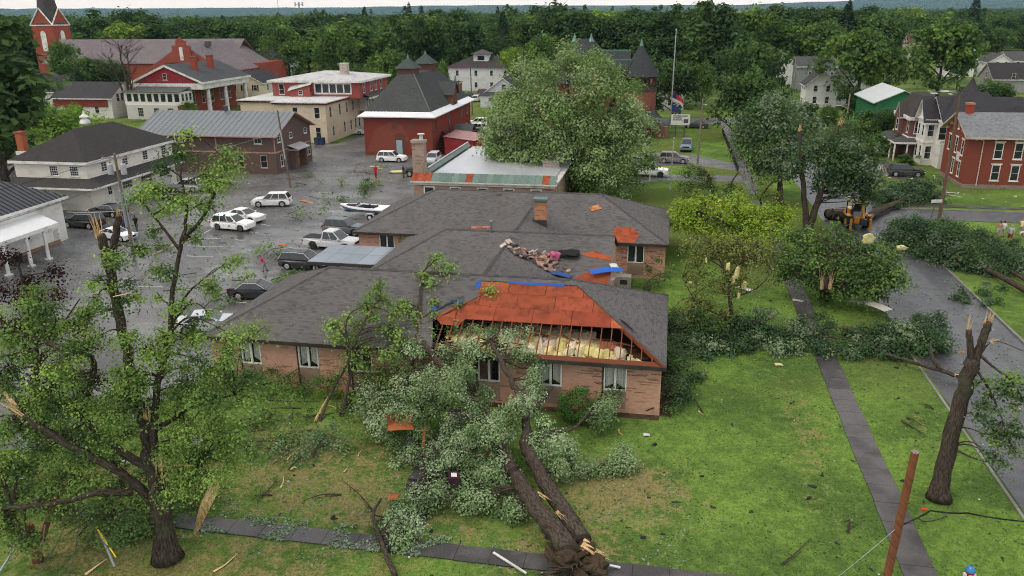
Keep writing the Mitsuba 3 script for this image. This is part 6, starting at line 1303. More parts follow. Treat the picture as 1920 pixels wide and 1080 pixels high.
m = M((.07, .05, .045)); m.tube([(tx, ty, z1 - .3), (tx, ty, z1 + .4)], 3.15, 16); m.tube([(tx, ty, z2 - .4), (tx, ty, z2 + .05)], 3.25, 16); m.tube([(tx, ty, z1), (tx, ty, z2)], 1.9, 12); put(f'{tw}__gallery', m, 'paint')
for i in range(12): m = M((.11, .06, .05)); a_ = i / 12 * 6.283; m.tube([(tx + 2.85 * math.cos(a_), ty + 2.85 * math.sin(a_), z1 + .4), (tx + 2.85 * math.cos(a_), ty + 2.85 * math.sin(a_), z2 - .4)], .17, 6); put(f'{tw}__pillar', m, 'paint')
m = M(SL); m.tube([(tx, ty, z2), (tx, ty, z2 + .3), (tx, ty, 16.2)], [3.7, 3.45, .35], 18, cap=True); put(f'{tw}__roof', m, 'shingle', 40); m = M(CU); m.tube([(tx, ty, 15.2), (tx, ty, 16.2), (tx, ty, 17.4)], [.75, .35, .04], 10); put(f'{tw}__finial', m, 'metal')
chimney(t, -13.03, 151.5, 6, 12.6, 1.6, 1.1, (.42, .06, .035), (.16, .11, .08)); m = M((.14, .10, .07)); m.box(-13.68 - .15, -12.51 + .15, 150.9, 152.1, 12.6, 13.7); part(t, 'chimney_crown', m, 'brick')
m = M(SL); m.poly([(-6.5, 149.5, 3.0), (-1.2, 149.5, 3.0), (-2.5, 151.5, 5.0), (-6, 151.5, 5.0)]); m.poly([(-1.2, 149.5, 3), (-1.2, 156, 3), (-2.5, 154, 5), (-2.5, 151.5, 5)]); part(t, 'porch_roof', m, 'shingle')
for xx, yy in ((-1.6, 149.9), (-1.6, 152.5), (-4, 149.9), (-6.2, 149.9)): m = M((.16, .07, .06)); m.tube([(xx, yy, 0), (xx, yy, 3)], .3, 8); part(t, 'porch_column', m, 'brick', True)
# ---- brick church with the steeple
t = thing('church', 'large red brick church with grey roofs and a tall spire', 'building')
CB = (.34, .085, .062); GR = (.22, .19, .20)
body(t, -186, -117, 222, 240, 0, 9.0, 'brick', CB); gable_roof(t, -188, -126, 222, 240, 9.0, 6.3, 'x', GR, .4, .2, (.3, .2, .2))
ex0, ex1, ey0, ey1 = -141, -117.5, 203.5, 232
body(t, ex0, ex1, ey0, ey1, 0, 7.9, 'brick', CB, [('f', 7.0)]); gable_roof(t, ex0, ex1, ey0 + .5, ey1, 7.9, 7.0, 'y', GR, .35, .2, (.3, .2, .2))
m = M(CB); yy = ey0 - .12; m.box(-131.9, -126.6, yy - .4, yy + .3, 12.0, 14.6); m.box(-130.6, -127.9, yy - .4, yy + .3, 14.6, 15.8); m.poly([(-130.6, yy - .4, 15.8), (-127.9, yy - .4, 15.8), (-129.25, yy - .4, 16.9)]); m.box(-133.6, -124.9, yy - .4, yy + .3, 10.2, 12.0); part(t, 'stepped_gable', m, 'brick')
m = M(WHT); W = wframe('f', yy - .4); wbox(m, W, -129.75, -128.75, 10.8, 14.2, 0, .03); part(t, 'gable_window', m, 'paint')
for i in range(9): wins(t, 'r', ex1, [205.2 + i * 2.35], 5.3, 7.2, .9)
for i in range(6):
    W = wframe('r', ex1); m = M(WHT); c = 205.5 + i * 3.2; wbox(m, W, c - .5, c + .5, 1.0, 3.4, 0, .03); m.poly([W(c - .5, 3.4, .03), W(c + .5, 3.4, .03), W(c, 4.2, .03)]); w_ = part(t, 'window', m, 'paint'); g = M(); wbox(g, W, c - .32, c + .32, 1.2, 3.5, .03, .05); put(f'{w_}__pane', g, 'dark_glass')
m = M((.1, .1, .1)); m.box(-127.5, -126.3, 212, 213.4, 14.0, 15.4); part(t, 'roof_vent', m, 'paint')
# steeple
sx, sy = (-199.65, 241.76, 17.19)[:2]; hw_ = 3.9; zb = (-199.79, 242.61, 19.67)[2]; bz = (-199.4, 240.19, 12.57)[2] - 0
m = M(CB); m.box(sx - hw_, sx + hw_, sy - hw_, sy + hw_, 0, zb); k = part(t, 'tower', m, 'brick')
for side, pl_ in (('f', sy - hw_), ('r', sx + hw_)):
    W = wframe(side, pl_); c = sx if side == 'f' else sy
    m = M(WHT); wbox(m, W, c - .95, c + .95, zb - 8.0, zb - 2.6, 0, .08); m.poly([W(c - .95, zb - 2.6, .08), W(c + .95, zb - 2.6, .08), W(c + .5, zb - 1.7, .08), W(c - .5, zb - 1.7, .08)]); w_ = put(f'{k}__louvred_window', m, 'paint')
    m = M(WHT); wbox(m, W, c - hw_, c + hw_, zb - .2, zb + .15, 0, .12); put(f'{k}__belt', m, 'paint')
    for j in range(3): m = M(WHT); wbox(m, W, c - .9 + j * .75, c - .45 + j * .75, zb - 11.5, zb - 10.3, 0, .06); put(f'{k}__slit', m, 'paint')
    m = M((.22, .2, .2)); wbox(m, W, c - hw_ - .1, c + hw_ + .1, zb - 9.3, zb - 8.9, 0, .15); put(f'{k}__ledge', m, 'paint')
    m = M(CB); m.poly([W(c - hw_, zb + .15, .0), W(c + hw_, zb + .15, .0), W(c, zb + 5.0, .0)]); put(f'{k}__gablet', m, 'brick')
    m = M(WHT)
    for s in (-1, 1):
        p, q = A(*W(c + s * (hw_ + .3), zb - .1, .1)), A(*W(c, zb + 5.2, .1)); m.tube([p, q], .22, 5)
    put(f'{k}__gablet_trim', m, 'paint')
m = M((.10, .088, .088)); o8 = np.arange(9) / 8 * 6.2832 + .3927; sp = [(4.4, zb + .2), (3.2, zb + 4.2), (.06, zb + 25)]
V = np.vstack([np.c_[sx + r_ * np.cos(o8), sy + r_ * np.sin(o8), o8 * 0 + z_] for r_, z_ in sp]); m.add(V, [[i * 9 + j, i * 9 + j + 1, i * 9 + j + 10] for i in range(2) for j in range(8)] + [[i * 9 + j, i * 9 + j + 10, i * 9 + j + 9] for i in range(2) for j in range(8)]); put(f'{k}__spire', m, 'shingle')
# ---- greek revival house, its white wings, and the other town houses
t = thing('columned_house', 'red brick house with a white columned portico and twin chimneys', 'building')
gx0, gx1, gy0, gy1 = -121.5, -108.5, 171, 192
body(t, gx0, gx1, gy0, gy1, 0, 6.2, 'brick', (.30, .075, .055)); m = M(WHT); m.box(gx0 - .5, gx1 + 4.0, gy0 - .4, gy1, 6.2, 7.6); part(t, 'entablature', m, 'paint')
m = M((.27, .035, .045)); m.poly([(gx0, gy0 - .45, 7.6), (gx1 + 3, gy0 - .45, 7.6), ((gx0 + gx1) / 2 + 1.5, gy0 - .45, 11.2)]); part(t, 'pediment', m, 'siding')
gable_roof(t, gx0 - .4, gx1 + 3.9, gy0 - .3, gy1, 7.6, 3.6, 'y', (.10, .105, .112), .5, .5, WHT); wins(t, 'f', gy0 - .45, [-113.6], 8.3, 9.7, 1.0)
for yy in (173.8, 181.5, 191): m = M(WHT); m.tube([(gx1 + 3.3, yy, 0), (gx1 + 3.3, yy, 6.2)], [.55, .42], 12); part(t, 'column', m, 'paint', 30)
wins(t, 'r', gx1, [173, 177, 181, 185, 189], 2.6, 5.6, 1.2)
chimney(t, -109.8, 177, 8.4, 13.2, 1.3, 1.1, (.34, .075, .05)); chimney(t, -109.8, 184, 8.4, 13.2, 1.3, 1.1, (.34, .075, .05))
m = M(VW); m.box(-121.5, -107.5, 166, 171, 3.2, 6.0); s_ = part(t, 'sunporch', m, 'siding')
m = M((.14, .14, .14)); m.poly([(-122, 165.4, 6.1), (-107, 165.4, 6.1), (-107.5, 171, 6.9), (-121, 171, 6.9)]); put(f'{s_}__roof', m, 'shingle')
W = wframe('f', 166)
for i in range(8): g = M(); wbox(g, W, -120.8 + i * 1.7, -119.7 + i * 1.7, 3.9, 5.6, 0, .03); put(f'{s_}__pane', g, 'dark_glass')
body(t, -121, -108, 165.5, 171, 0, 3.2, 'siding', (.58, .57, .54), name='lower_wall'); wins(t, 'f', 165.5, [-117.5, -113.5, -110], .6, 2.6, 1.4, cols=3, rows=3); wins(t, 'r', -107.5, [167, 168.5, 170], 3.9, 5.6, 1.0)
m = M((.28, .03, .04)); m.box(-108, -107.4, 165.4, 171.2, 0, 3.1); part(t, 'side_wall', m, 'siding')
t = thing('white_cottage', 'white gabled cottage with a dark roof left of the bare tree', 'building')
body(t, -140, -125, 166, 176, 0, 4.6, 'siding', (.62, .61, .58), [('r', 3)]); gable_roof(t, -140, -125, 166, 176, 4.6, 3.0, 'x', (.075, .073, .078), .5, .2, WHT); wins(t, 'r', -125, [168.5, 170, 171.5], 3.6, 5.4, 1.0); wins(t, 'f', 166, [-137, -133, -129], 1.2, 3.0, 1.1)
m = M((.20, .045, .04)); m.box(-140, -126, 165.8, 166, 2.6, 4.4); part(t, 'red_wall', m, 'siding')
t = thing('slate_house', 'low house with black roof and thin stack among the left trees', 'building')
body(t, -164, -146, 185, 195, 0, 4.2, 'siding', (.58, .57, .55), [('l', 4), ('r', 4)]); gable_roof(t, -164, -146, 185, 195, 4.2, 4.0, 'x', (.062, .06, .062), .5, .2, WHT); chimney(t, -151, 189, 6, 11.5, .9, .9, (.25, .22, .2))


def cottage(label, x, y, w, d, h, rise, axis, wcol, rcol, side_w=(), front_w=(), wz=(3.6, 5.1), oh=.45, trim=WHT, lower=True, shut=None, extra=None, bs='siding'):
    t = thing('house', label, 'house'); x0, x1, y0, y1 = x - w / 2, x + w / 2, y, y + d
    if axis in 'xy': body(t, x0, x1, y0, y1, 0, h, bs, wcol, [(s, rise) for s in ('lr' if axis == 'x' else 'fb')]); gable_roof(t, x0, x1, y0, y1, h, rise, axis, rcol, oh, .18, trim)
    else: body(t, x0, x1, y0, y1, 0, h, bs, wcol); hip_roof(t, x0, x1, y0, y1, h + .1, rise, rcol, oh, trim=trim)
    for c in front_w: wins(t, 'f', y0, [x0 + c * w], *wz, .95, shutter=shut)
    if lower:
        for c in front_w: wins(t, 'f', y0, [x0 + c * w], .9, 2.5, .95)
    sd = ('l', x0) if x > 20 else ('r', x1)
    for c in side_w: wins(t, *sd, [y0 + c * d], *wz, .95)
    return t


t = cottage('pale yellow house with black shutters and a dark gable roof behind the cream house', -106.75 - 1.5, 196, 10.5, 11, 5.6, 2.6, 'y', (.66, .60, .46), (.06, .06, .066), (.25, .75), (.2, .5, .8), shut=(.03, .03, .03)); wins(t, 'f', 196, [-106.75 - 2.1, -106.75 - .9], 6.2, 7.2, .6)
cottage('white house with a dark roof left of the round green maples', -154.94 + 2, 292, 20, 12, 6.2, 3.6, 'x', (.72, .72, .72), (.05, .05, .06), (), (.15, .4, .6, .85))
cottage('white house with a purple trimmed dark hip roof and roof dormer down the street', -56, 240, 19, 14, 6.8, 3.2, 'h', (.66, .67, .70), (.07, .07, .068), (), (.15, .45, .7, .92), trim=(.28, .07, .13), wz=(4.3, 5.9))
m = M((.66, .66, .66)); m.box(-58.3, -53.7, 243, 247, 8, 10.4); d_ = single('roof_lantern', 'small white dormer on top of the purple trimmed roof', 'dormer', m, 'siding')
m = M((.12, .11, .11)); m.poly([(-59, 242.3, 10.4), (-53, 242.3, 10.4), (-56, 245, 11.8)]); m.poly([(-53, 242.3, 10.4), (-53, 247.5, 10.4), (-56, 245, 11.8)]); m.poly([(-59, 247.5, 10.4), (-59, 242.3, 10.4), (-56, 245, 11.8)]); put(f'{d_}__roof', m, 'shingle'); g = M(); g.box(-57, -55, 242.9, 242.98, 8.7, 9.9); put(f'{d_}__pane', g, 'dark_glass')
t = cottage('grey white gabled garage house down the side street', -40.4, 199, 10.5, 9, 3.0, 3.8, 'y', (.60, .62, .66), (.07, .075, .075), (), (), lower=False); wins(t, 'f', 199, [-40.2], 4.0, 5.4, 1.1); m = M((.07, .08, .075)); m.poly([(-46, 196, 2.9), (-34.8, 196, 2.9), (-34.8, 199, 3.5), (-46, 199, 3.5)]); part(t, 'lean_roof', m, 'shingle'); body(t, -45.6, -35, 196.3, 199, 0, 2.85, 'siding', (.60, .62, .66), name='front_wall'); door(t, 'f', 196.3, -43.6, -37.4, .05, 2.5, (.60, .62, .65), None, 6)
cottage('beige house half hidden behind the bright maples', -30, 262, 11, 10, 6, 4, 'x', (.56, .50, .43), (.09, .09, .09), (), (.3, .7)); cottage('tan house with brown gables behind the grey garage house', -36, 246, 9, 10, 5, 3, 'y', (.42, .34, .30), (.10, .095, .09), (), (.3, .7))
t = thing('brick_outbuilding', 'small orange brick outbuilding beside the purple trimmed house', 'shed'); body(t, -66.5, -59, 225, 231, 0, 3.4, 'brick', (.40, .17, .09)); hip_roof(t, -66.5, -59, 225, 231, 3.4, .6, (.12, .1, .1), .3)
cottage('white house with brown and grey gables among the right hand trees', 35.5, 205, 7, 8, 5.2, 3.2, 'y', (.68, .68, .67), (.09, .085, .09), (.3, .7), (.3, .7)); cottage('bright white gabled house behind the brown gabled one', 42.5, 210, 9, 9, 4.8, 3.2, 'y', (.75, .75, .75), (.09, .085, .09), (.5,), (.5,), lower=False); cottage('grey sided house with white window trim on the right hand hill', 42, 250, 12, 9, 6.6, 2.4, 'x', (.23, .25, .24), (.10, .10, .11), (.5,), (.3, .8)); cottage('narrow white house with dark steep roof beyond the right trees', 34.5, 268, 6, 9, 6.2, 4, 'y', (.66, .66, .66), (.075, .07, .08), (), (.5,))
cottage('long white house with two gables near the right picture edge', 117, 300, 15, 10, 5.4, 2.6, 'x', (.72, .72, .72), (.10, .10, .105), (), (.2, .5, .8)); cottage('white gable fronted house left of the long white one', 107, 299, 7.5, 10, 5.0, 2.4, 'y', (.72, .72, .72), (.10, .10, .105), (.5,), (.35, .7)); cottage('white gabled house behind the dark roof at far right', 96, 303, 9, 10, 4.2, 2.2, 'x', (.70, .70, .70), (.12, .12, .12), (.5,), (.3, .7))
cottage('grey gable fronted house with a dark porch on the far right', 112, 352, 11, 10, 7.5, 3.4, 'y', (.42, .45, .50), (.12, .12, .13), (.5,), (.4, .7), wz=(5.6, 7.2)); cottage('brown roofed house below the bright yellow tree at far right', 117, 420, 16, 10, 6.5, 4.2, 'x', (.45, .40, .36), (.16, .075, .07), (), (.3, .7))
cottage('low black roofed house behind the round tree at far right', 99, 246, 24, 12, 3.6, 3.8, 'x', (.30, .29, .29), (.055, .052, .055), (.5,), (.2, .8), lower=False); t = thing('white_shed', 'white flat roofed shed behind the victorian house', 'shed'); body(t, 50, 62, 150, 158, 0, 4.4, 'siding', (.6, .62, .65)); gable_roof(t, 50, 62, 150, 158, 4.4, .9, 'x', (.60, .63, .66), .3, .15, WHT, 'metal')
cottage('pale house glimpsed behind the mansion turret', -2, 196, 11, 10, 7.4, 1.6, 'x', (.36, .37, .40), (.33, .34, .36), (.5,), (.3, .7))
for (px, d, w, h, lab) in ((1392, 900, 42, 11, 'far white flat roofed block rising over the trees right of the flagpole'), (1235, 520, 9, 10, 'cream house glimpsed in the trees right of the turret')):
    pass
fx, fy = (55.72, 847.62, 11.35)[:2]; t = thing('far_building', 'far white flat roofed block rising over the trees right of the flagpole', 'building'); body(t, fx - 13, fx + 13, fy, fy + 14, 0, 21, 'siding', (.62, .60, .58)); m = M((.5, .42, .40)); m.box(fx - 13.5, fx + 13.5, fy - .5, fy + 14, 21, 22); part(t, 'roof', m, 'paint')
for i in range(6): wins(t, 'f', fy, [fx - 10.5 + i * 4.2], 15.5, 19, 2.4)
# ---------------------------------------------------------------- the leafy town and the woods beyond
frng = np.random.default_rng(2024)
def planted(px_x, y, h, kind, label, w=1.0, name='tree', group=None): return plant(name, kind, px_x, y, h, label, w, group, rng=frng)
for (x, y), top, kind, w, name, label in (
    ((-91.33, 96.24), 22.48, 'poplar', 1.25, 'tree', 'tall dark tree at the upper left picture edge'),
    ((-111.59, 113.04), 23.33, 'oak', .9, 'tree', 'dark tree cut off by the left picture edge behind the willow'),
    ((-123.02, 133.91), 18.31, 'oak', .7, 'tree', 'dark full tree left of the church tower'),
    ((-97.48, 103.35), 9.49, 'maple', 1.0, 'tree', 'low broad maple behind the garage chimney at far left'),
    ((-102.65, 120.56), 8.81, 'willow', 1.5, 'willow_tree', 'bright green weeping willow behind the white garage house'),
    ((-124.92, 142.29), 9.96, 'ash', .7, 'tree', 'fresh green small tree above the willow'),
    ((-116.22, 143.33), 6.52, 'locust', .5, 'tree', 'narrow yellow green sapling right of the willow'),
    ((-160.7, 197.31), 18.12, 'maple', .6, 'tree', 'round green maple right of the church tower'),
    ((-141.56, 182.75), 14.12, 'oak', 1.05, 'tree', 'dark tree before the church nave'),
    ((-149.23, 201.15), 11.62, 'oak', .9, 'tree', 'dark smaller tree behind the bare tree'),
    ((-137.16, 172.1), 10.74, 'spruce', 1.2, 'spruce_tree', 'dark spruce between the cottage and the church'),
    ((-99.96, 157.25), 5.25, 'ash', .95, 'tree', 'low bright green tree below the columned house wall'),
    ((-115, 204.36), 2.83, 'ash', .9, 'tree', 'little green tree before the pale yellow house'),
    ((-118.73, 244.19), 19.87, 'ash', .95, 'tree', 'left of the two big bright maples behind the cream house'),
    ((-107.76, 254.73), 18.99, 'ash', .9, 'tree', 'right of the two big bright maples behind the cream house'),
    ((-68.41, 196.03), 15.42, 'maple', .85, 'tree', 'dense green maple right behind the cream house'),
    ((-79.31, 201.14), 10.70, 'oak', .6, 'tree', 'dark tree between the cream house and the carriage house'),
    ((-75.51, 247.49), 23.80, 'elm', .95, 'tree', 'towering dark elm behind the carriage house cupolas'),
    ((-69.48, 278.75), 22.46, 'elm', .95, 'tree', 'towering elm behind the purple trimmed house'),
    ((-60.83, 216.32), 10.26, 'ash', .62, 'tree', 'small bright tree right of the twin cupolas'),
    ((-34.61, 218.7), 17.45, 'ash', .8, 'tree', 'vivid green tree left behind the mansion'),
    ((-44.34, 232.82), 13.73, 'locust', .8, 'tree', 'yellow green tree at the end of the side street'),
    ((-36.91, 319), 23.97, 'oak', 1.0, 'tree', 'great dark oak behind the mansion roof'),
    ((-21.54, 319.71), 23.43, 'oak', 1.0, 'tree', 'great dark oak behind the mansion turret'),
    ((0.67, 174.69), 14.09, 'oak', .95, 'tree', 'spreading dark tree behind the flagpole'),
    ((7.67, 197.94), 12.15, 'maple', .72, 'tree', 'green maple across the far street right of the flagpole'),
    ((12.78, 150.68), 13.22, 'oak', .95, 'tree', 'dark tree overhanging the fenced sidewalk'),
    ((16.86, 168.24), 17.93, 'oak', .8, 'tree', 'tall dark tree left of the white gabled houses'),
    ((42.32, 198.27), 20.41, 'maple', 1.0, 'tree', 'big storm torn tree in front of the white gabled houses'),
    ((52.38, 220.03), 15.43, 'maple', .75, 'tree', 'ragged green tree right of the big torn tree'),
    ((65.86, 221.29), 21.74, 'maple', 1.05, 'tree', 'large round green maple behind the victorian house'),
    ((78.43, 247.74), 14.48, 'maple', .55, 'tree', 'lower maple beside the large round one at right'),
    ((66.18, 187.25), 8.42, 'oak', 1.3, 'tree', 'low round tree between the victorian house and the dark roof'),
    ((171.6, 487.75), 14.38, 'locust', .8, 'tree', 'bright yellow green tree on the far right hillside'),
    ((189.22, 505.98), 21.72, 'spruce', .7, 'spruce_tree', 'dark spruce at the right picture edge'),
    ((34.31, 151.45), 5.56, 'shrub', 1.3, 'shrub', 'round bright green bush under the street lamp'),
    ((38.4, 153.84), 5.34, 'shrub', 1.0, 'shrub', 'green bush against the green house'),
    ((33.15, 136.21), 3.96, 'shrub', 1.2, 'shrub', 'low green shrub left of the white porch columns'),
    ((35.68, 128.94), 1.77, 'shrub', 1.7, 'shrub', 'clipped hedge behind the black crossover'),
    ((36.52, 147.51), 6.92, 'oak', .6, 'tree', 'dark bushy tree before the brown victorian front'),
    ((26.23, 164), 6.05, 'oak', .8, 'tree', 'dark tree before the white porch among the right trees'),
    ((29.61, 160.79), 5.92, 'maple', .8, 'tree', 'green tree right of the white porch among the right trees'),
    ((22.56, 159.95), 4.47, 'shrub', .9, 'shrub', 'green bushes before the white porch'),
    ((36.19, 175.3), 8.67, 'elm', .8, 'tree', 'dark tree at the foot of the big torn tree')):
    plant(name, kind, x, y, top, label, w, cat='bush' if name == 'shrub' else 'tree', rng=frng)
for (x, y), hh, kd, lab in (((-287.85, 395.29, 18.28)[:2], 25, 'spruce', 'dark pointed spruce on the skyline right of the steeple'), ((-162.36, 429.95, 16.85)[:2], 26, 'spruce', 'tall dark spruce on the skyline behind the bright maples'), ((-168.18, 525.89, 17.07)[:2], 29, 'spruce', 'tall pointed conifer on the skyline left of centre'), ((154.86, 480.24, 15.14)[:2], 30, 'spruce', 'tall dark conifer on the far right skyline'), ((92.38, 479.04, 15.64)[:2], 27, 'spruce', 'slim dark conifer on the right skyline'), ((-189.07, 446.29, 16.79)[:2], 22, 'spruce', 'shorter dark spruce beside the cell mast')):
    plant('spruce_tree', kd, x, y, hh, lab, 1.0, rng=frng)
# sight lines kept open: built up plots and streets (x0, x1, y0, y1)
KEEP = [(-190, -100, 160, 250), (-80, 75, 90, 235), (-70, -28, 126, 275), (28, 52, 200, 285), (88, 128, 240, 440), (-165, -120, 285, 310), (-240, -205, 225, 262), (-46, -20, 240, 290), (17, 26, 90, 330)]
def free(x, y):
    az = math.degrees(math.atan2(x, y))
    if any(a <= x <= b and c <= y <= d for a, b, c, d in KEEP): return False
    if 11 < az < 25 and y < 440 and x > 80: return False
    if 13.5 < az < 22 and math.hypot(x, y) < 330: return False
    if 7.2 < az < 12.2 and y < 300: return False
    if -14.5 < az < -8.5 and y < 262: return False
    if -43 < az < -36 and math.hypot(x, y) < 330: return False
    if -32 < az < -24 and math.hypot(x, y) < 310: return False
    return True
names = dict(oak='dark broad oak in the green canopy of the town', maple='mid green maple in the canopy of the town', elm='tall dark elm in the canopy of the town', ash='bright green tree in the canopy of the town', poplar='narrow dark tree in the canopy of the town', locust='yellow green tree in the canopy of the town', spruce='dark pointed conifer in the canopy of the town')
cnt = nf = 0
k0 = thing('forest', 'far green woodland spreading to the foot of the blue ridge', None, None, 'stuff')
for ring in np.arange(215, 560, 18.5):
    n = int(ring * 1.32 / 20)
    for j in range(n):
        az = -11.5 + (j + frng.random()) / n * 76 - 38; d = ring + 7 * (frng.random() - .5); x, y = d * math.sin(math.radians(az)), d * math.cos(math.radians(az))
        kd = ('oak', 'maple', 'elm', 'ash', 'poplar', 'oak', 'maple', 'elm', 'locust', 'spruce', 'oak', 'maple')[frng.integers(12)]; h = 14 + 11 * frng.random()**1.3 + (2 if kd in ('elm', 'spruce') else 0)
        if not free(x, y) or frng.random() < .06 or abs(az + 11) > 34.5: continue
        if ring < 290 and frng.random() < .35: continue
        cnt += 1
        if cnt > 225:
            nf += 1; sc_ = float(h * (.95 + .35 * frng.random())); scene[f'forest__{nf:04d}'] = {'type': 'instance', 'g': {'type': 'ref', 'id': KINDS[kd]}, 'to_world': T().translate([float(x), float(y), 0.0]).rotate([0, 0, 1], float(frng.random() * 360)).scale([sc_, sc_, float(h)])}; continue
        plant('spruce_tree' if kd == 'spruce' else 'tree', kd, x, y, h, names[kd], 1.15 + .45 * frng.random(), 'canopy trees of the kind ' + kd, rng=frng)
# the far woods: one mass nobody could count
for key, seed, cols, ncl in (('far_oak', 81, [DK, MD], 22), ('far_maple', 82, [MD, (.045, .08, .026)], 22), ('far_ash', 83, [MD, BR], 20)): broadleaf(key, seed, cols, .5, (.1, 1.0), ncl, 16, .12)
conifer('far_spruce', 84, (.026, .046, .024), .22, 260, .12)
d = 560.0
while d < 7000:
    s = max(14.0, d * .026); n = int(d * 1.36 / s)
    for j in range(n):
        az = -11 + (j + frng.random()) / n * 78 - 39; dd = d + s * (frng.random() - .5); x, y = dd * math.sin(math.radians(az)), dd * math.cos(math.radians(az))
        if meshkit.fbm(A(x, y, 0) / 700.0, 3, 9) < .34 and dd > 900: continue
        kd = ('far_oak', 'far_maple', 'far_ash', 'far_oak', 'far_maple', 'far_spruce')[frng.integers(6)]; h = (9 + 12 * frng.random()) * (.62 + .9 * meshkit.noise(A(x, y, 0) / 90.0, 4)) * (1.0 if dd < 800 else .74); nf += 1
        scene[f'forest__{nf:04d}'] = {'type': 'instance', 'g': {'type': 'ref', 'id': KINDS[kd]}, 'to_world': T().translate([float(x), float(y), 0.0]).rotate([0, 0, 1], float(frng.random() * 360)).scale([float(h * max(1.0, s / 17) * .95), float(h * max(1.0, s / 17) * .95), float(h)])}
    d += s * .92
print('canopy trees', cnt, 'forest', nf)
# ---------------------------------------------------------------- vehicles
SHAPE = {  # lower profile (x from -1 rear to 1 front of half length, z), cabin (base rear, base front, roof rear, roof front), belt z, roof z, L, W, wheel r
    'suv': dict(p=[(-1, .42), (-1, .95), (-.97, 1.06), (.30, 1.08), (.42, 1.06), (.86, .98), (.97, .86), (1, .66), (1, .36), (.9, .26), (-.93, .26)], c=(-.95, .44, -.80, .12), zb=1.04, H=1.70, L=4.7, W=1.86, r=.36, ax=(-.60, .62)),
    'sedan': dict(p=[(-1, .40), (-1, .88), (-.94, .98), (-.62, 1.0), (.34, .95), (.86, .84), (.97, .74), (1, .56), (1, .30), (.9, .22), (-.93, .22)], c=(-.70, .42, -.42, .06), zb=.94, H=1.44, L=4.75, W=1.83, r=.33, ax=(-.60, .62)),
    'pickup': dict(p=[(-1, .55), (-1, 1.16), (-.30, 1.16), (.42, 1.18), (.9, 1.12), (.98, 1.02), (1, .7), (1, .46), (.93, .38), (-.95, .40)], c=(-.26, .50, -.20, .20), zb=1.15, H=1.95, L=5.8, W=2.0, r=.41, ax=(-.58, .64)),
    'coupe': dict(p=[(-1, .40), (-1, .80), (-.9, .88), (.28, .84), (.85, .68), (.98, .58), (1, .36), (.9, .2), (-.93, .22)], c=(-.80, .36, -.40, -.02), zb=.83, H=1.25, L=4.3, W=1.75, r=.31, ax=(-.60, .62)),
    'jeep': dict(p=[(-1, .55), (-1, 1.10), (.30, 1.12), (.40, 1.12), (.95, 1.08), (1, 1.0), (1, .55), (.9, .45), (-.93, .45)], c=(-.98, .34, -.94, .24), zb=1.10, H=1.86, L=4.4, W=1.86, r=.42, ax=(-.60, .66)),
}


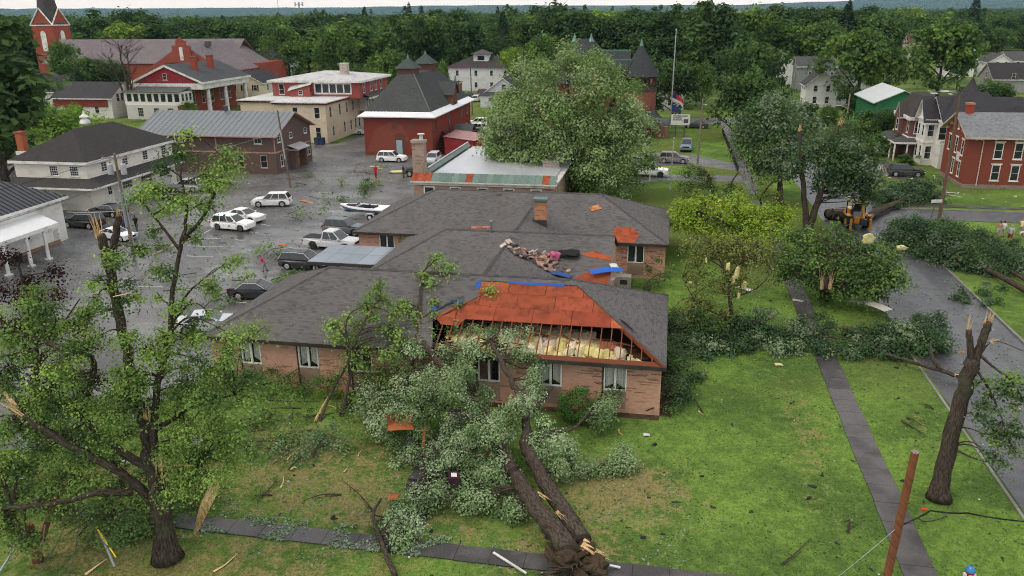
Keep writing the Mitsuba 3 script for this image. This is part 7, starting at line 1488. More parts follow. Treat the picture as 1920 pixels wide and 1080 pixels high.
def car(kind, x, y, head, col, label, name='car', cat='car', plate=False, trim=None, roofcol=None, z=0.0, rimc=(.45, .45, .46), group=None):
    s = SHAPE[kind]; t = thing(name, label, cat, group); h = s['L'] / 2; w = s['W'] / 2; X = at((x, y, z), math.radians(head))
    P = sg.Polygon([(a * h, b) for a, b in s['p']])
    for a in s['ax']: P = P.difference(sg.Point(a * h, s['r']).buffer(s['r'] * 1.16, 10))
    m = M(col); m.X = X
    for g, hw in ((P, w * .93), (P.buffer(-.06), w)):
        g = max(getattr(g, 'geoms', [g]), key=lambda q: q.area)
        tr = trimesh.creation.extrude_polygon(g, 2 * hw, engine='earcut'); v = np.array(tr.vertices); v = np.c_[v[:, 0], v[:, 2] - hw, v[:, 1]]
        v[:, 1] *= 1 - .14 * np.abs(v[:, 0] / h)**4; v[:, 1] *= 1 - .08 * np.clip((v[:, 2] - .7) / .5, 0, 1)
        m.add(v, np.array(tr.faces)[:, ::-1])
    b0, b1, r0, r1 = (q * h for q in s['c']); zb, H = s['zb'], s['H']; wb, wr = w * .90, w * .72
    bt = [(b0, -wb), (b1, -wb), (b1, wb), (b0, wb)]; rt = [(r0, -wr), (r1, -wr), (r1, wr), (r0, wr)]
    B = [A(*q, zb) for q in bt]; Rf = [A(*q, H - .05) for q in rt]; Rt = [A(q[0] * .97 + .03 * (r0 + r1) / 2, q[1] * .86, H) for q in rt]
    for i in range(4): j = (i + 1) % 4; m.poly([B[i], B[j], Rf[j], Rf[i]]); m.poly([Rf[i], Rf[j], Rt[j], Rt[i]], roofcol)
    m.poly(Rt, roofcol)
    for sy in (-1, 1): m.cbox((b1 * .82, sy * (w + .02), zb + .06), (.16, .2, .13))
    part(t, 'body', m, 'gloss', 35)
    if roofcol is not None: pass
    def pane(nm, q, ins=.08, e=.012):
        q = [A(*p) for p in q]; c = sum(q) / 4; n = np.cross(q[1] - q[0], q[2] - q[0]); n /= np.linalg.norm(n)
        q = [p + (c - p) * ins + n * e for p in q]; g = M(); g.X = X; g.poly(q); part(t, nm, g, 'dark_glass')
    pane('windshield', [B[1], B[2], Rf[2], Rf[1]], .09); pane('rear_window', [B[3], B[0], Rf[0], Rf[3]], .12)
    cuts = (.03, .36, .68, .97) if kind in ('suv', 'jeep') else (.06, .5, .94)
    for sy in (0, 1):
        e0, e1, f0, f1 = (B[0], B[1], Rf[0], Rf[1]) if sy == 0 else (B[3], B[2], Rf[3], Rf[2])
        for a, b in zip(cuts, cuts[1:]):
            q = [e0 + (e1 - e0) * a, e0 + (e1 - e0) * b, f0 + (f1 - f0) * b, f0 + (f1 - f0) * a]
            if sy: q = q[::-1]
            pane('side_window', q, .09)
    if trim is not None:
        m = M(trim); m.X = X
        for sy, (e0, e1, f0, f1) in ((-1, (B[0], B[1], Rf[0], Rf[1])), (1, (B[3], B[2], Rf[3], Rf[2]))): m.tube([e0 + A(.05, sy * .015, 0), f0 + A(0, sy * .015, 0), f1 + A(0, sy * .015, 0), e1 + A(0, sy * .015, 0)], .03, 5)
        part(t, 'window_trim', m, 'metal')
    for a in s['ax']:
        for sy in (-1, 1):
            m = M(); m.X = X; yy = sy * w * .93; r = s['r']
            m.tube([(a * h, yy - sy * .22, r), (a * h, yy - sy * .03, r), (a * h, yy, r)], [r, r, r * .88], 14); k = part(t, 'wheel', m, 'rubber', 30)
            m = M(rimc); m.X = X; m.tube([(a * h, yy, r), (a * h, yy + sy * .012, r)], [r * .66, r * .6], 12)
            for i in range(5): q = i * 1.2566; m.cbox((a * h + math.cos(q) * r * .33, yy + sy * .016, r + math.sin(q) * r * .33), (r * .6, .012, r * .12), A(*rimc) * .55, ry(-q))
            put(f'{k}__rim', m, 'metal')
    for sy in (-1, 1):
        m = M((.55, .56, .57)); m.X = X; m.cbox((h * .955, sy * w * .68, .70 if kind != 'pickup' else .9), (.2, .42, .13), None, rz(sy * -.25)); part(t, 'headlight', m, 'gloss')
        m = M((.33, .012, .012)); m.X = X; m.cbox((-h * .985, sy * w * .74, .88 if kind != 'coupe' else .68), (.12, .3, .2 if kind in ('suv', 'pickup', 'jeep') else .14), None, rz(sy * .2)); part(t, 'taillight', m, 'gloss')
    m = M((.02, .02, .02)); m.X = X; m.cbox((h * .985, 0, .5 if kind != 'pickup' else .78), (.06, w * 1.1, .2 if kind != 'pickup' else .36)); part(t, 'grille', m, 'paint')
    if plate: m = M((.55, .38, .09)); m.X = X; m.cbox((-h - .01, 0, .72), (.03, .32, .17)); part(t, 'licence_plate', m, 'paint')
    if kind == 'pickup':
        m = M((.05, .055, .06)); m.X = X; m.cbox((-h * .64, 0, 1.175), (h * .68, w * 1.62, .03)); part(t, 'bed_cover', m, 'paint')
    return t


WC, SILV, BLK, GRY = (.72, .72, .72), (.40, .41, .43), (.012, .012, .014), (.10, .11, .12)
car('suv', *(-46.25, 77.92), -6, WC, 'white crossover with black trim nearest the utility pole side of the lot', 'parked_car', rimc=(.1, .1, .1), roofcol=(.30, .3, .31))
car('sedan', *(-46.86, 81.67), -12, (.66, .65, .63), 'white sedan parked just behind the white crossover', 'parked_car')
car('suv', *(-47.25, 89.13), 192, (.60, .60, .59), 'pale silver crossover showing its rear to the boat', 'parked_car')
car('pickup', *(-32.38, 72.46), -6, (.47, .48, .50), 'silver pickup truck with a covered bed beside the carport', 'pickup_truck', 'pickup truck', rimc=(.03, .03, .03), roofcol=(.09, .095, .10))
car('suv', *(-33.29, 78.1), -4, (.07, .085, .09), 'dark grey car hidden behind the silver pickup', 'parked_car')
car('suv', *(-32.28, 65.85), -3, BLK, 'black sport utility car tucked under the carport roof edge', 'parked_car', trim=(.5, .5, .5), rimc=(.5, .5, .5))
car('sedan', *(-32.73, 57.76), 7, BLK, 'black sedan parked beside the front wing roof hip', 'parked_car', trim=(.5, .5, .5), rimc=(.5, .5, .5), roofcol=(.03, .034, .036))
car('suv', *(-63.47, 76.24), 176, BLK, 'black wagon with a yellow plate by the corner of the white building', 'parked_car', plate=True, trim=(.42, .43, .45))
car('sedan', *(-64.34, 81.61), 172, BLK, 'black sedan parked before the garage doors', 'parked_car', trim=(.5, .5, .5))
car('coupe', *(-56.42, 72.38), -14, (.62, .63, .65), 'low silver coupe beside the leaning utility pole', 'parked_car')
car('suv', *(-62.54, 91.11), 174, (.03, .032, .035), 'dark car mostly hidden by the broken maple crown', 'parked_car'); car('sedan', *(-61.81, 99.32), 176, (.02, .02, .022), 'black car behind the maple crown before the brown house', 'parked_car'); car('suv', *(-62.79, 95.66), 178, (.33, .34, .36), 'grey car behind the maple crown before the brown house', 'parked_car')
car('suv', *(-42.67, 120.75), 0, WC, 'white sport utility car in front of the red carriage house', 'parked_car')
car('suv', *(-35.76, 120.25), -88, (.42, .45, .48), 'silver car facing out behind the tall brick chimney', 'parked_car')
car('jeep', *(-34.63, 109.99), 184, BLK, 'black off roader beside the tall brick chimney', 'parked_car')
car('sedan', *(-57.2, 148.94), 180, (.62, .61, .58), 'cream white sedan beside the cream house lawn', 'parked_car')
for (px, py), kd, hd, c, lb in (((-36.42, 148.64), 'suv', 170, (.05, .06, .065), 'dark car nearest the red shed in the side street row'), ((-37.4, 154.98), 'suv', 168, (.62, .63, .64), 'white car in the side street row behind the dark one'), ((-38.51, 163.46), 'suv', 172, WC, 'farthest white crossover of the side street row'), ((-55.08, 212.67), 'suv', 10, (.02, .03, .08), 'dark blue car down the side street'), ((-53.92, 221.27), 'sedan', 8, (.05, .05, .055), 'black car before the purple trimmed house'), ((-50, 210.44), 'suv', 95, (.55, .55, .54), 'pale car seen from behind down the side street'), ((-51.37, 227.51), 'suv', 4, (.12, .03, .05), 'dark maroon car before the purple trimmed house porch')): car(kd, px, py, hd, c, lb, 'parked_car')
car('pickup', *(-2.43, 114.46), -4, WC, 'white pickup truck coming out beside the big maple', 'pickup_truck', 'pickup truck', rimc=(.04, .04, .04))
car('suv', *(1.22, 125.68), -4, (.17, .16, .15), 'grey brown crossover on the mansion driveway', 'parked_car')
car('pickup', *(3.34, 138.16), -94, (.12, .15, .18), 'blue grey pickup facing the camera on the mansion lawn', 'pickup_truck', 'pickup truck')
car('sedan', *(-3.82, 175.95), 172, (.10, .012, .015), 'dark red car behind the mansion porch', 'parked_car'); car('sedan', *(5.61, 165.37), 175, (.03, .035, .04), 'dark car far beyond the sign', 'parked_car')
car('suv', *(33.06, 119.4), -2, BLK, 'black crossover in the driveway of the victorian house', 'parked_car')
car('sedan', *(-32.96, 50.39), 20, (.40, .43, .46), 'silver car half buried in leaves at the front wing corner', 'parked_car')
# ---- boat on its trailer
t = thing('boat', 'white and blue speedboat with an open cockpit on a trailer', 'boat'); bx, by = (-33.84, 85.14); X = at((bx, by, 0), math.radians(176))
st = []; n = 15
for i in range(n):
    u = i / (n - 1); x = -2.9 + 5.8 * u; wd = 1.15 * (1 - max(0, (u - .45) / .55)**2.2) + .02; st.append((x, wd, .62 + .16 * max(0, u - .55) * 2 + .5 * max(0, (u - .8) / .2)**2 * .5, 1.32 + .22 * u * u))
m = M((.06, .10, .15)); m.X = X; g = M((.70, .70, .71)); g.X = X
for (xa, wa, ka, ga), (xb, wb, kb, gb) in zip(st, st[1:]):
    for s in (-1, 1):
        ca, cb2 = ka + .28, kb + .28
        m.poly([(xa, s * wa * .93, ca), (xb, s * wb * .93, cb2), (xb, s * wb, gb - .16), (xa, s * wa, ga - .16)][::s]); g.poly([(xa, 0, ka), (xb, 0, kb), (xb, s * wb * .93, cb2), (xa, s * wa * .93, ca)][::s])
        g.poly([(xa, s * wa, ga - .16), (xb, s * wb, gb - .16), (xb, s * wb * .97, gb), (xa, s * wa * .97, ga)][::s]); g.poly([(xa, s * wa * .97, ga), (xb, s * wb * .97, gb), (xb, s * wb * .72, gb), (xa, s * wa * .72, ga)][::s])
    if xa < -1.9 or .35 < xa < .8 or xb > 2.2: g.poly([(xa, -wa * .72, ga), (xb, -wb * .72, gb), (xb, wb * .72, gb), (xa, wa * .72, ga)])
m.poly([(-2.9, -1.15 * .93, .9), (-2.9, 1.15 * .93, .9), (-2.9, 1.15, 1.2), (-2.9, -1.15, 1.2)][::-1])
part(t, 'hull', m, 'gloss'); part(t, 'deck', g, 'gloss')
m = M((.03, .03, .035)); m.X = X; m.box(-1.9, 2.1, -.75, .75, .85, .9); part(t, 'cockpit_floor', m, 'paint')
for x, y in ((-.3, .4), (-.3, -.4), (-1.4, 0)): m = M((.05, .05, .055)); m.X = X; m.box(x - .25, x + .25, y - .28, y + .28, .9, 1.15); m.box(x - .3, x - .2, y - .28, y + .28, 1.15, 1.5); part(t, 'seat', m, 'paint')
m = M((.22, .03, .09)); m.X = X; m.box(.9, 1.9, -.5, .5, .9, 1.2); part(t, 'bow_cushion', m, 'paint')
m = M(); m.X = X; m.poly([(.75, -.85, 1.42), (.75, .85, 1.42), (.4, .7, 1.85), (.4, -.7, 1.85)]); part(t, 'windscreen', m, 'dark_glass')
t = thing('boat_trailer', 'grey two wheeled trailer under the speedboat', 'trailer'); m = M((.35, .36, .37)); m.X = X; m.tube([(-2.6, -.8, .55), (1.2, -.7, .5), (4.2, 0, .45)], .05, 6); m.tube([(-2.6, .8, .55), (1.2, .7, .5), (4.2, 0, .45)], .05, 6); m.tube([(-1.2, -1.1, .34), (-1.2, 1.1, .34)], .05, 6); m.tube([(-2.6, -.8, .55), (-2.6, .8, .55)], .05, 6); part(t, 'frame', m, 'metal')
for s in (-1, 1):
    m = M(); m.X = X; m.tube([(-1.2, s * .92, .34), (-1.2, s * 1.14, .34)], .34, 14); k = part(t, 'wheel', m, 'rubber', 30); m = M((.6, .6, .6)); m.X = X; m.tube([(-1.2, s * 1.14, .34), (-1.2, s * 1.16, .34)], .2, 12); put(f'{k}__rim', m, 'metal')
    m = M((.45, .46, .47)); m.X = X; m.tube([(-1.7, s * 1.03, .5), (-1.5, s * 1.03, .74), (-.9, s * 1.03, .74), (-.7, s * 1.03, .5)], .1, 6); part(t, 'fender', m, 'metal')
# ---- backhoe loader
t = thing('backhoe_loader', 'orange yellow backhoe loader with a cream cab roof seen from behind', 'loader'); lx, ly = (20.32, 89.43); X = at((lx, ly, 0), math.radians(97))
OR = (.62, .26, .02)
def lp(nm, bs, *boxes, col=OR):
    m = M(col); m.X = X
    for b in boxes: m.box(*b)
    return part(t, nm, m, bs)
lp('chassis', 'gloss', (-1.6, 2.0, -.5, .5, .7, 1.35), (.5, 2.0, -.42, .42, 1.35, 1.75)); lp('cab', 'paint', (-.95, -.87, -.75, -.65, 1.2, 2.75), (-.95, -.87, .65, .75, 1.2, 2.75), (.6, .68, -.75, -.65, 1.2, 2.75), (.6, .68, .65, .75, 1.2, 2.75), (-.9, .65, -.7, .7, 1.1, 1.25), col=(.03, .03, .03))
lp('cab_roof', 'paint', (-1.2, .95, -.9, .9, 2.75, 2.98), (-1.05, .8, -.75, .75, 2.98, 3.08), col=(.62, .50, .33)); lp('rear_window', 'dark_glass', (-.97, -.955, -.62, .62, 1.4, 2.7)); lp('seat', 'paint', (-.3, .2, -.25, .25, 1.25, 1.9), col=(.05, .05, .05))
lp('hood', 'gloss', (-1.25, -.96, -.55, .55, 1.15, 1.85), col=(.22, .25, .28))
for s in (-1, 1):
    lp('fender', 'gloss', (-1.3, -.2, s * .95 - .25, s * .95 + .25, 1.4, 1.48)); lp('taillight', 'gloss', (-1.34, -1.28, s * .8 - .1, s * .8 + .1, 1.5, 1.65), col=(.5, .02, .02)); lp('work_lamp', 'gloss', (-1.22, -1.15, s * .7 - .1, s * .7 + .1, 2.6, 2.75), col=(.8, .8, .75)); lp('stabilizer', 'gloss', (-2.1, -1.9, s * 1.0 - .1, s * 1.0 + .1, .1, 1.3))
    for x, r in ((-.75, .72), (1.55, .5)):
        m = M(); m.X = X; m.tube([(x, s * .72, r), (x, s * 1.15, r)], r, 16); k = part(t, 'wheel', m, 'rubber', 30); m = M((.5, .3, .05)); m.X = X; m.tube([(x, s * 1.15, r), (x, s * 1.17, r)], r * .5, 10); put(f'{k}__rim', m, 'metal')
m = M(OR); m.X = X; m.tube([(-2.0, .1, .8), (-2.5, .1, 2.0), (-2.3, .1, 2.9)], .16, 6); m.tube([(-2.3, .1, 2.9), (-2.9, .1, 1.6)], .12, 6); part(t, 'boom', m, 'gloss'); m = M((.05, .05, .05)); m.X = X; m.box(-3.2, -2.7, -.2, .4, .9, 1.5); part(t, 'bucket', m, 'metal')
m = M((.07, .055, .045)); m.X = X; m.tube([(2.2, -1.6, .9), (2.2, 1.6, .9)], .55, 10); m.cbox((2.0, 0, .9), (.1, 2.9, 1.0)); part(t, 'loader_bucket', m, 'metal'); m = M(OR); m.X = X; m.tube([(.5, -.6, 1.3), (1.5, -.6, 1.2), (2.0, -.6, .9)], .1, 6); m.tube([(.5, .6, 1.3), (1.5, .6, 1.2), (2.0, .6, .9)], .1, 6); part(t, 'loader_arm', m, 'gloss')
lg = M(); lg.tube([(18.06, 91.98, 0.6), (20.51, 93.67, 0.65), (22.08, 95.26, 0.7)], [.6, .55, .5], 12, None, True, .1); single('log', 'thick dark cut log gripped in front of the loader', 'log', lg, 'bark', True)
# ---------------------------------------------------------------- people
def bones(B):
    """[(p, q, rp, rq)] -> one smooth mesh"""
    out = m3.Manifold()
    for p, q, a, b in B:
        def ball(c, r): return m3.Manifold.sphere(r, 14).translate([float(x) for x in c])
        out = out + m3.Manifold.batch_hull([ball(p, a), ball(q, b)])
    q = out.refine_to_length(.06).to_mesh(); t = trimesh.Trimesh(np.array(q.vert_properties[:, :3]), np.array(q.tri_verts), process=True)
    return trimesh.smoothing.filter_taubin(t, iterations=6)


SKIN = (.42, .24, .17)
def person(x, y, head, label, shirt=None, pants=(.05, .05, .06), hair=(.05, .035, .025), h=1.75, stride=.16, short=True, lean=0.0, arm=(.25, -.25), sleeve=.5, shoes=(.05, .04, .04), hold=None):
    t = thing('person', label, 'person'); k = h / 1.75; X = at((x, y, 0), math.radians(head))
    def J(a, b, c): return A(a + lean * max(0, c - .9), b, c) * k
    hip, ch, nk, hd = J(0, 0, .95), J(0, 0, 1.32), J(0, 0, 1.50), J(.02, 0, 1.63)
    B = [(hip, ch, .135 * k, .15 * k), (ch, nk, .13 * k, .06 * k), (nk, hd, .055 * k, .08 * k), (J(.0, 0, 1.60), J(.015, 0, 1.67), .088 * k, .09 * k), (J(.09, 0, 1.62), J(.1, 0, 1.61), .018 * k, .015 * k)]
    Sh, Pt, Sk, Lm = [], [], [], []
    for s, sw in ((1, 1), (-1, -1)):
        f = stride * sw; hp = J(0, .09 * s, .93); kn = J(f * .6 + .03, .10 * s, .50); an = J(f - (.06 if f < 0 else 0), .10 * s, .09)
        leg = [(hp, kn, .095 * k, .062 * k), (kn, an, .06 * k, .042 * k)]; toe = an + A(.15, .02 * s, -.045) * k
        B += leg + [(an + A(-.03, 0, -.04) * k, toe, .045 * k, .035 * k)]
        Pt += [(hp, kn, .108 * k, .085 * k)] + ([] if short else [(kn, an, .08 * k, .065 * k)]); Sk.append((an + A(-.03, 0, -.045) * k, toe, .055 * k, .045 * k))
        a_ = arm[0] if s > 0 else arm[1]; sh = J(0, .19 * s, 1.42); el = sh + A(math.sin(a_) * .27, .06 * s, -math.cos(a_) * .27) * k; wr = el + A(math.sin(a_ * 1.6 + .3) * .25, .0, -math.cos(a_ * 1.6 + .3) * .25) * k
        B += [(ch + A(0, .1 * s, .06) * k, sh, .09 * k, .06 * k), (sh, el, .05 * k, .04 * k), (el, wr, .04 * k, .028 * k)]
        d = unit(wr - el); pm = wr + d * .08 * k; B.append((wr, pm, .028 * k, .032 * k))
        for i in range(4): e = pm + d * (.075 - .008 * abs(i - 1.4)) * k + A(.01, 0, 0) * k; o = A(0, 0, 1) * 0 + np.cross(d, [0, 1, 0]) * (.018 * (i - 1.5)) * k; B.append((pm + o, e + o * 1.1, .0095 * k, .008 * k))
        B.append((wr + d * .02 * k, wr + d * .06 * k + A(.05, 0, 0) * k, .012 * k, .009 * k))
        Sh += [(sh, sh + (el - sh) * sleeve * 1.6 if sleeve < .62 else el, .068 * k, .062 * k), (ch + A(0, .1 * s, .06) * k, sh, .105 * k, .07 * k)]
        if sleeve > .7: Sh.append((el, wr, .055 * k, .042 * k))
    m = M(SKIN); m.X = X; m.tri(bones(B)); b = part(t, 'body', m, 'paint', True)
    if shirt is not None: m = M(shirt); m.X = X; m.tri(bones([(J(0, 0, .92), ch, .155 * k, .168 * k), (ch, J(0, 0, 1.46), .155 * k, .085 * k)] + Sh)); part(t, 'shirt', m, 'paint', True)
    m = M(pants); m.X = X; m.tri(bones([(J(0, 0, .90), J(0, 0, 1.0), .15 * k, .148 * k)] + Pt)); part(t, 'shorts' if short else 'trousers', m, 'paint', True)
    m = M(hair); m.X = X; m.tri(bones([(J(-.015, 0, 1.69), J(.0, 0, 1.715), .088 * k, .08 * k), (J(-.04, 0, 1.62), J(-.02, 0, 1.7), .07 * k, .08 * k)])); part(t, 'hair', m, 'paint', True)
    for s in Sk: m = M(shoes); m.X = X; m.tri(bones([s])); part(t, 'shoe', m, 'paint', True)
    return t


person(*(31.33, 83.72), 110, 'child in a red shirt walking between the fallen branches', (.55, .02, .03), (.08, .05, .05), h=1.35, stride=.2)
person(*(33.63, 86.47), 95, 'shirtless man in light grey shorts standing on the grass', None, (.45, .47, .48), h=1.82, stride=.08)
person(*(34.28, 87.19), 95, 'person in a white top standing just behind the shirtless man', (.70, .70, .72), (.45, .46, .48), h=1.65, stride=.05, hair=(.02, .02, .02))
person(*(34.13, 84.94), 80, 'man in a grey shirt and dark red shorts walking away', (.36, .38, .42), (.22, .02, .03), h=1.8, stride=.2, hair=(.35, .3, .26))
person(*(36.4, 88.35), 60, 'person in a cream top bending at the right picture edge', (.62, .52, .30), (.3, .28, .2), h=1.65, stride=.1, lean=.35, hair=(.3, .2, .1))
person(*(-40.69, 107.95), -80, 'person dressed all in red walking across the lot', (.60, .015, .03), (.50, .012, .03), short=False, h=1.78, stride=.14, sleeve=.6)
person(*(-36.72, 108.51), 60, 'person in dark clothes standing by the black off roader', (.02, .02, .022), (.04, .04, .05), short=False, h=1.75, stride=.1)
person(*(-35.65, 64.5), 200, 'person in bright pink bending in the lot by the carport', (.62, .06, .16), (.30, .28, .28), h=1.5, stride=.15, lean=.5, short=False)
person(*(-57.92, 75.45), -60, 'person in a purple top standing behind the silver coupe', (.13, .07, .22), (.05, .05, .08), short=False, h=1.7, stride=.05, hair=(.45, .3, .24))
person(*(-56.5, 75.67), 100, 'person in a black shirt walking right of the leaning utility pole', (.015, .015, .017), (.09, .08, .07), short=False, h=1.78, stride=.12)
# the small white dog at the right edge
m = M((.70, .68, .64)); X = at((*(36.48, 88.15), 0), .4); m.X = X
m.tri(bones([(A(-.2, 0, .3), A(.2, 0, .33), .1, .12), (A(.2, 0, .34), A(.32, 0, .48), .09, .06), (A(.33, 0, .5), A(.38, 0, .5), .075, .07), (A(.4, 0, .48), A(.48, 0, .46), .04, .028), (A(.3, .05, .55), A(.3, .08, .62), .03, .012), (A(.3, -.05, .55), A(.3, -.08, .62), .03, .012), (A(-.22, 0, .36), A(-.36, 0, .52), .035, .02)] + [(A(x, s * .07, .28), A(x + dx, s * .075, .15), .05, .03) for x, dx in ((.18, -.02), (-.18, -.06)) for s in (1, -1)] + [(A(x + dx, s * .075, .15), A(x + dx + .03, s * .075, .025), .03, .025) for x, dx in ((.18, -.02), (-.18, -.06)) for s in (1, -1)]))
single('dog', 'small white dog standing by the person at the right edge', 'dog', m, 'paint', True)
# ---------------------------------------------------------------- poles, wires, signs, hydrant
PW = (.21, .165, .13)
def pole(label, base, top, r0, r1, name='utility_pole', col=PW, arms=(), cat='utility pole'):
    t = thing(name, label, cat); b, q = A(*base), A(*top); m = M(col); P = np.linspace(b - A(0, 0, .3), q, 7); m.tube(P, np.linspace(r0, r1, 7), 10); part(t, 'shaft', m, 'wood', 40); return t, b, q
t, b, q = pole('leaning grey utility pole with transformers between the white buildings and the lot', (-50.51, 66.61, 0), (-50.69, 66.5, 10.18), .17, .12)
m = M((.30, .28, .26)); d = A(2.6, .3, 0); m.cbox(q - A(0, 0, .45), (2.5, .1, .12), None, rz(.2)); part(t, 'crossarm', m, 'wood')
for s in (-1, 1):
    m = M((.42, .44, .46)); c = q + A(s * .62, s * .1, -1.5); m.tube([c - A(0, 0, .5), c + A(0, 0, .4), c + A(0, 0, .5)], [.27, .27, .2], 12); k = part(t, 'transformer', m, 'metal', 40); m = M((.3, .2, .16)); m.tube([c + A(.05, 0, .5), c + A(.05, 0, .75)], .05, 6); put(f'{k}__bushing', m, 'paint')
for i in range(4): m = M((.25, .2, .18)); c = q + rz(.2) @ A(-1.1 + .72 * i, 0, -.39); m.tube([c, c + A(0, 0, .2)], [.05, .03], 6); part(t, 'insulator', m, 'paint')
m = M((.33, .35, .38)); m.tube([b * .95 + q * .05 + A(.2, 0, 0), b * .25 + q * .75 + A(.18, 0, 0)], .055, 7); part(t, 'conduit', m, 'metal')
m = M((.27, .29, .33)); m.tube([b * .7 + q * .3 + A(-.06, -.12, 0), b * .35 + q * .65 + A(-.06, -.12, 0)], .16, 7); part(t, 'cable_guard', m, 'metal')
pl_q = q
t, b, q = pole('thin leaning utility pole in front of the brown house', (-49.84, 99.59, 0), (-50.06, 98.5, 10.45), .15, .10); m = M((.45, .46, .47)); m.tube([b * .62 + q * .38 - A(0, .18, 0), b * .25 + q * .75 - A(0, .16, 0)], .09, 7); part(t, 'cable_guard', m, 'metal'); p2_q = q
t, b, q = pole('dark red brown utility pole standing at the side street corner', (29.83, 92.75, 0), (29.97, 93.2, 13.59), .19, .12, col=(.16, .10, .08)); p3_q = q
t, b, q = pole('brown utility pole on the mansion lawn by the grey crossover', (4.85, 125.7, 0), (5.01, 126, 9.76), .16, .11, col=(.24, .20, .16)); m = M((.55, .55, .55)); m.tube([q - A(0, 0, 1.0), q - A(-.5, .3, .9)], .03, 5); m.tube([q - A(-.5, .3, 1.0), q - A(-.5, .3, .85)], .13, 8); part(t, 'lamp', m, 'paint'); p4_q = q
t, b, q = pole('grey utility pole carrying a white curved street lamp', (34.44, 168.72, 0), (34.8, 170, 6.45), .2, .14, col=(.33, .29, .25)); m = M((.66, .67, .68)); c = q - A(0, 0, 2.9); m.tube(smooth_path([c, c + A(-1.2, -.2, .55), c + A(-2.4, -.4, .6), c + A(-3.0, -.5, .5)], 4), [.06] * 12 + [.06], 6); m.cbox(c + A(-3.2, -.5, .48), (.8, .3, .14)); part(t, 'street_lamp', m, 'metal')
t, b, q = pole('tall dark pole down the side street before the grey garage', (-43.97, 181.02, 0), (-45.4, 186, 10.06), .16, .11, col=(.13, .08, .07))
t, b, q = pole('dark thin pole behind the carriage house by the brick outbuilding', (-58.56, 223.84, 0), (-57.62, 222, 4.53), .15, .1, col=(.08, .06, .05)); t, b, q = pole('dark pole beside the cream house rear corner', (-67.31, 179.54, 0), (-64.22, 172, 8.21), .15, .1, col=(.12, .09, .07))
t, b, q = pole('white thin pole standing on the grass before the driveway', (0.74, 105.45, 0), (0.91, 105.6, 6.86), .09, .07, 'white_pole', (.66, .66, .64), cat='pole'); t, b, q = pole('short white post in front of the white pickup', (-2.04, 111.07, 0), (-2.04, 112, 2.72), .1, .09, 'white_pole', (.68, .68, .68), cat='pole')
t, b, q = pole('reddish brown snapped pole stub in the lower right corner', (9.78, 29.5, 0), (9.73, 28.6, 6.58), .165, .145, col=(.26, .10, .055)); m = M((.30, .24, .22)); m.tube([q, q + A(0, 0, .03)], .146, 12); part(t, 'sawn_top', m, 'wood'); sq = b * .55 + q * .45
# flagpole
t = thing('flagpole', 'tall metal flagpole with three flags hanging low', 'flagpole'); b, q = A(*(0.5, 163.22, 0)), A(*(0.7, 164.5, 18.6)); m = M((.38, .40, .40)); m.tube(np.linspace(b, q, 6), np.linspace(.16, .08, 6), 8); part(t, 'shaft', m, 'metal', True); m = M((.5, .5, .45)); m.tube([q, q + A(0, 0, .3)], .14, 8); part(t, 'ball', m, 'metal')
def flag(label, z, w, h, cols, seed):
    g = M(); n = 8; P = lambda u, v: A(b[0] + .2 + u * w * .8, b[1] - .2 + .35 * math.sin(u * 5 + seed) * u, z - v * h - u * u * w * .45 + .1 * math.sin(v * 4 + u * 6))
    for i in range(n):
        for j in range(len(cols)): g.poly([P(i / n, (j + 1) / len(cols)), P((i + 1) / n, (j + 1) / len(cols)), P((i + 1) / n, j / len(cols)), P(i / n, j / len(cols))], cols[j] if not (j < 3 and i < 3 and len(cols) > 4) else (.03, .04, .16))
    single('flag', label, 'flag', g, 'paint')
flag('red and white flag, the highest on the flagpole', 6.9, 2.6, 1.5, [(.55, .02, .05), (.55, .02, .05), (.6, .03, .06), (.7, .68, .68), (.7, .68, .68)], 1); flag('blue flag in the middle of the flagpole', 4.7, 2.2, 1.2, [(.03, .06, .22)] * 3, 2); flag('white flag, the lowest on the flagpole', 2.9, 2.2, 1.3, [(.68, .69, .70)] * 3, 3)
# roadside sign board
t = thing('sign_board', 'white letter board sign on two posts beside the flagpole', 'sign'); b = A(*(2.29, 152.01, 0)); wd = 3.4
m = M((.62, .62, .60)); m.box(b[0] - wd / 2, b[0] + wd / 2, b[1] - .15, b[1] + .15, 2.3, 4.2); k = part(t, 'board', m, 'paint')
m = M((.08, .09, .10))
for z in (3.95, 3.6, 3.25): m.box(b[0] - 1.4, b[0] + (.3 if z < 3.9 else 1.3), b[1] - .165, b[1] - .152, z - .09, z + .09)
m.box(b[0] + .6, b[0] + 1.4, b[1] - .165, b[1] - .152, 2.7, 3.4); put(f'{k}__lettering', m, 'paint')
for s in (-1, 1): m = M((.10, .11, .12)); m.tube([b + A(s * .8, 0, 0), b + A(s * .8, 0, 2.3)], .12, 8); part(t, 'post', m, 'metal')
m = M((.28, .16, .13)); m.box(b[0] - 3.4, b[0] - 2.2, b[1] - .5, b[1] + .5, 0, 2.0); single('brick_pier', 'brown brick pier beside the letter board sign', 'pier', m, 'brick')
t = thing('sign_board', 'grey blank sign board on a post beside the mansion porch', 'sign'); b = A(*(-2.82, 150.06, 0)); m = M((.17, .19, .22)); m.box(b[0] - 1.9, b[0] + 1.9, b[1] - .1, b[1] + .1, 2.2, 3.7); part(t, 'board', m, 'paint'); m = M((.1, .1, .1)); m.tube([b, b + A(0, 0, 2.2)], .1, 8); part(t, 'post', m, 'metal')
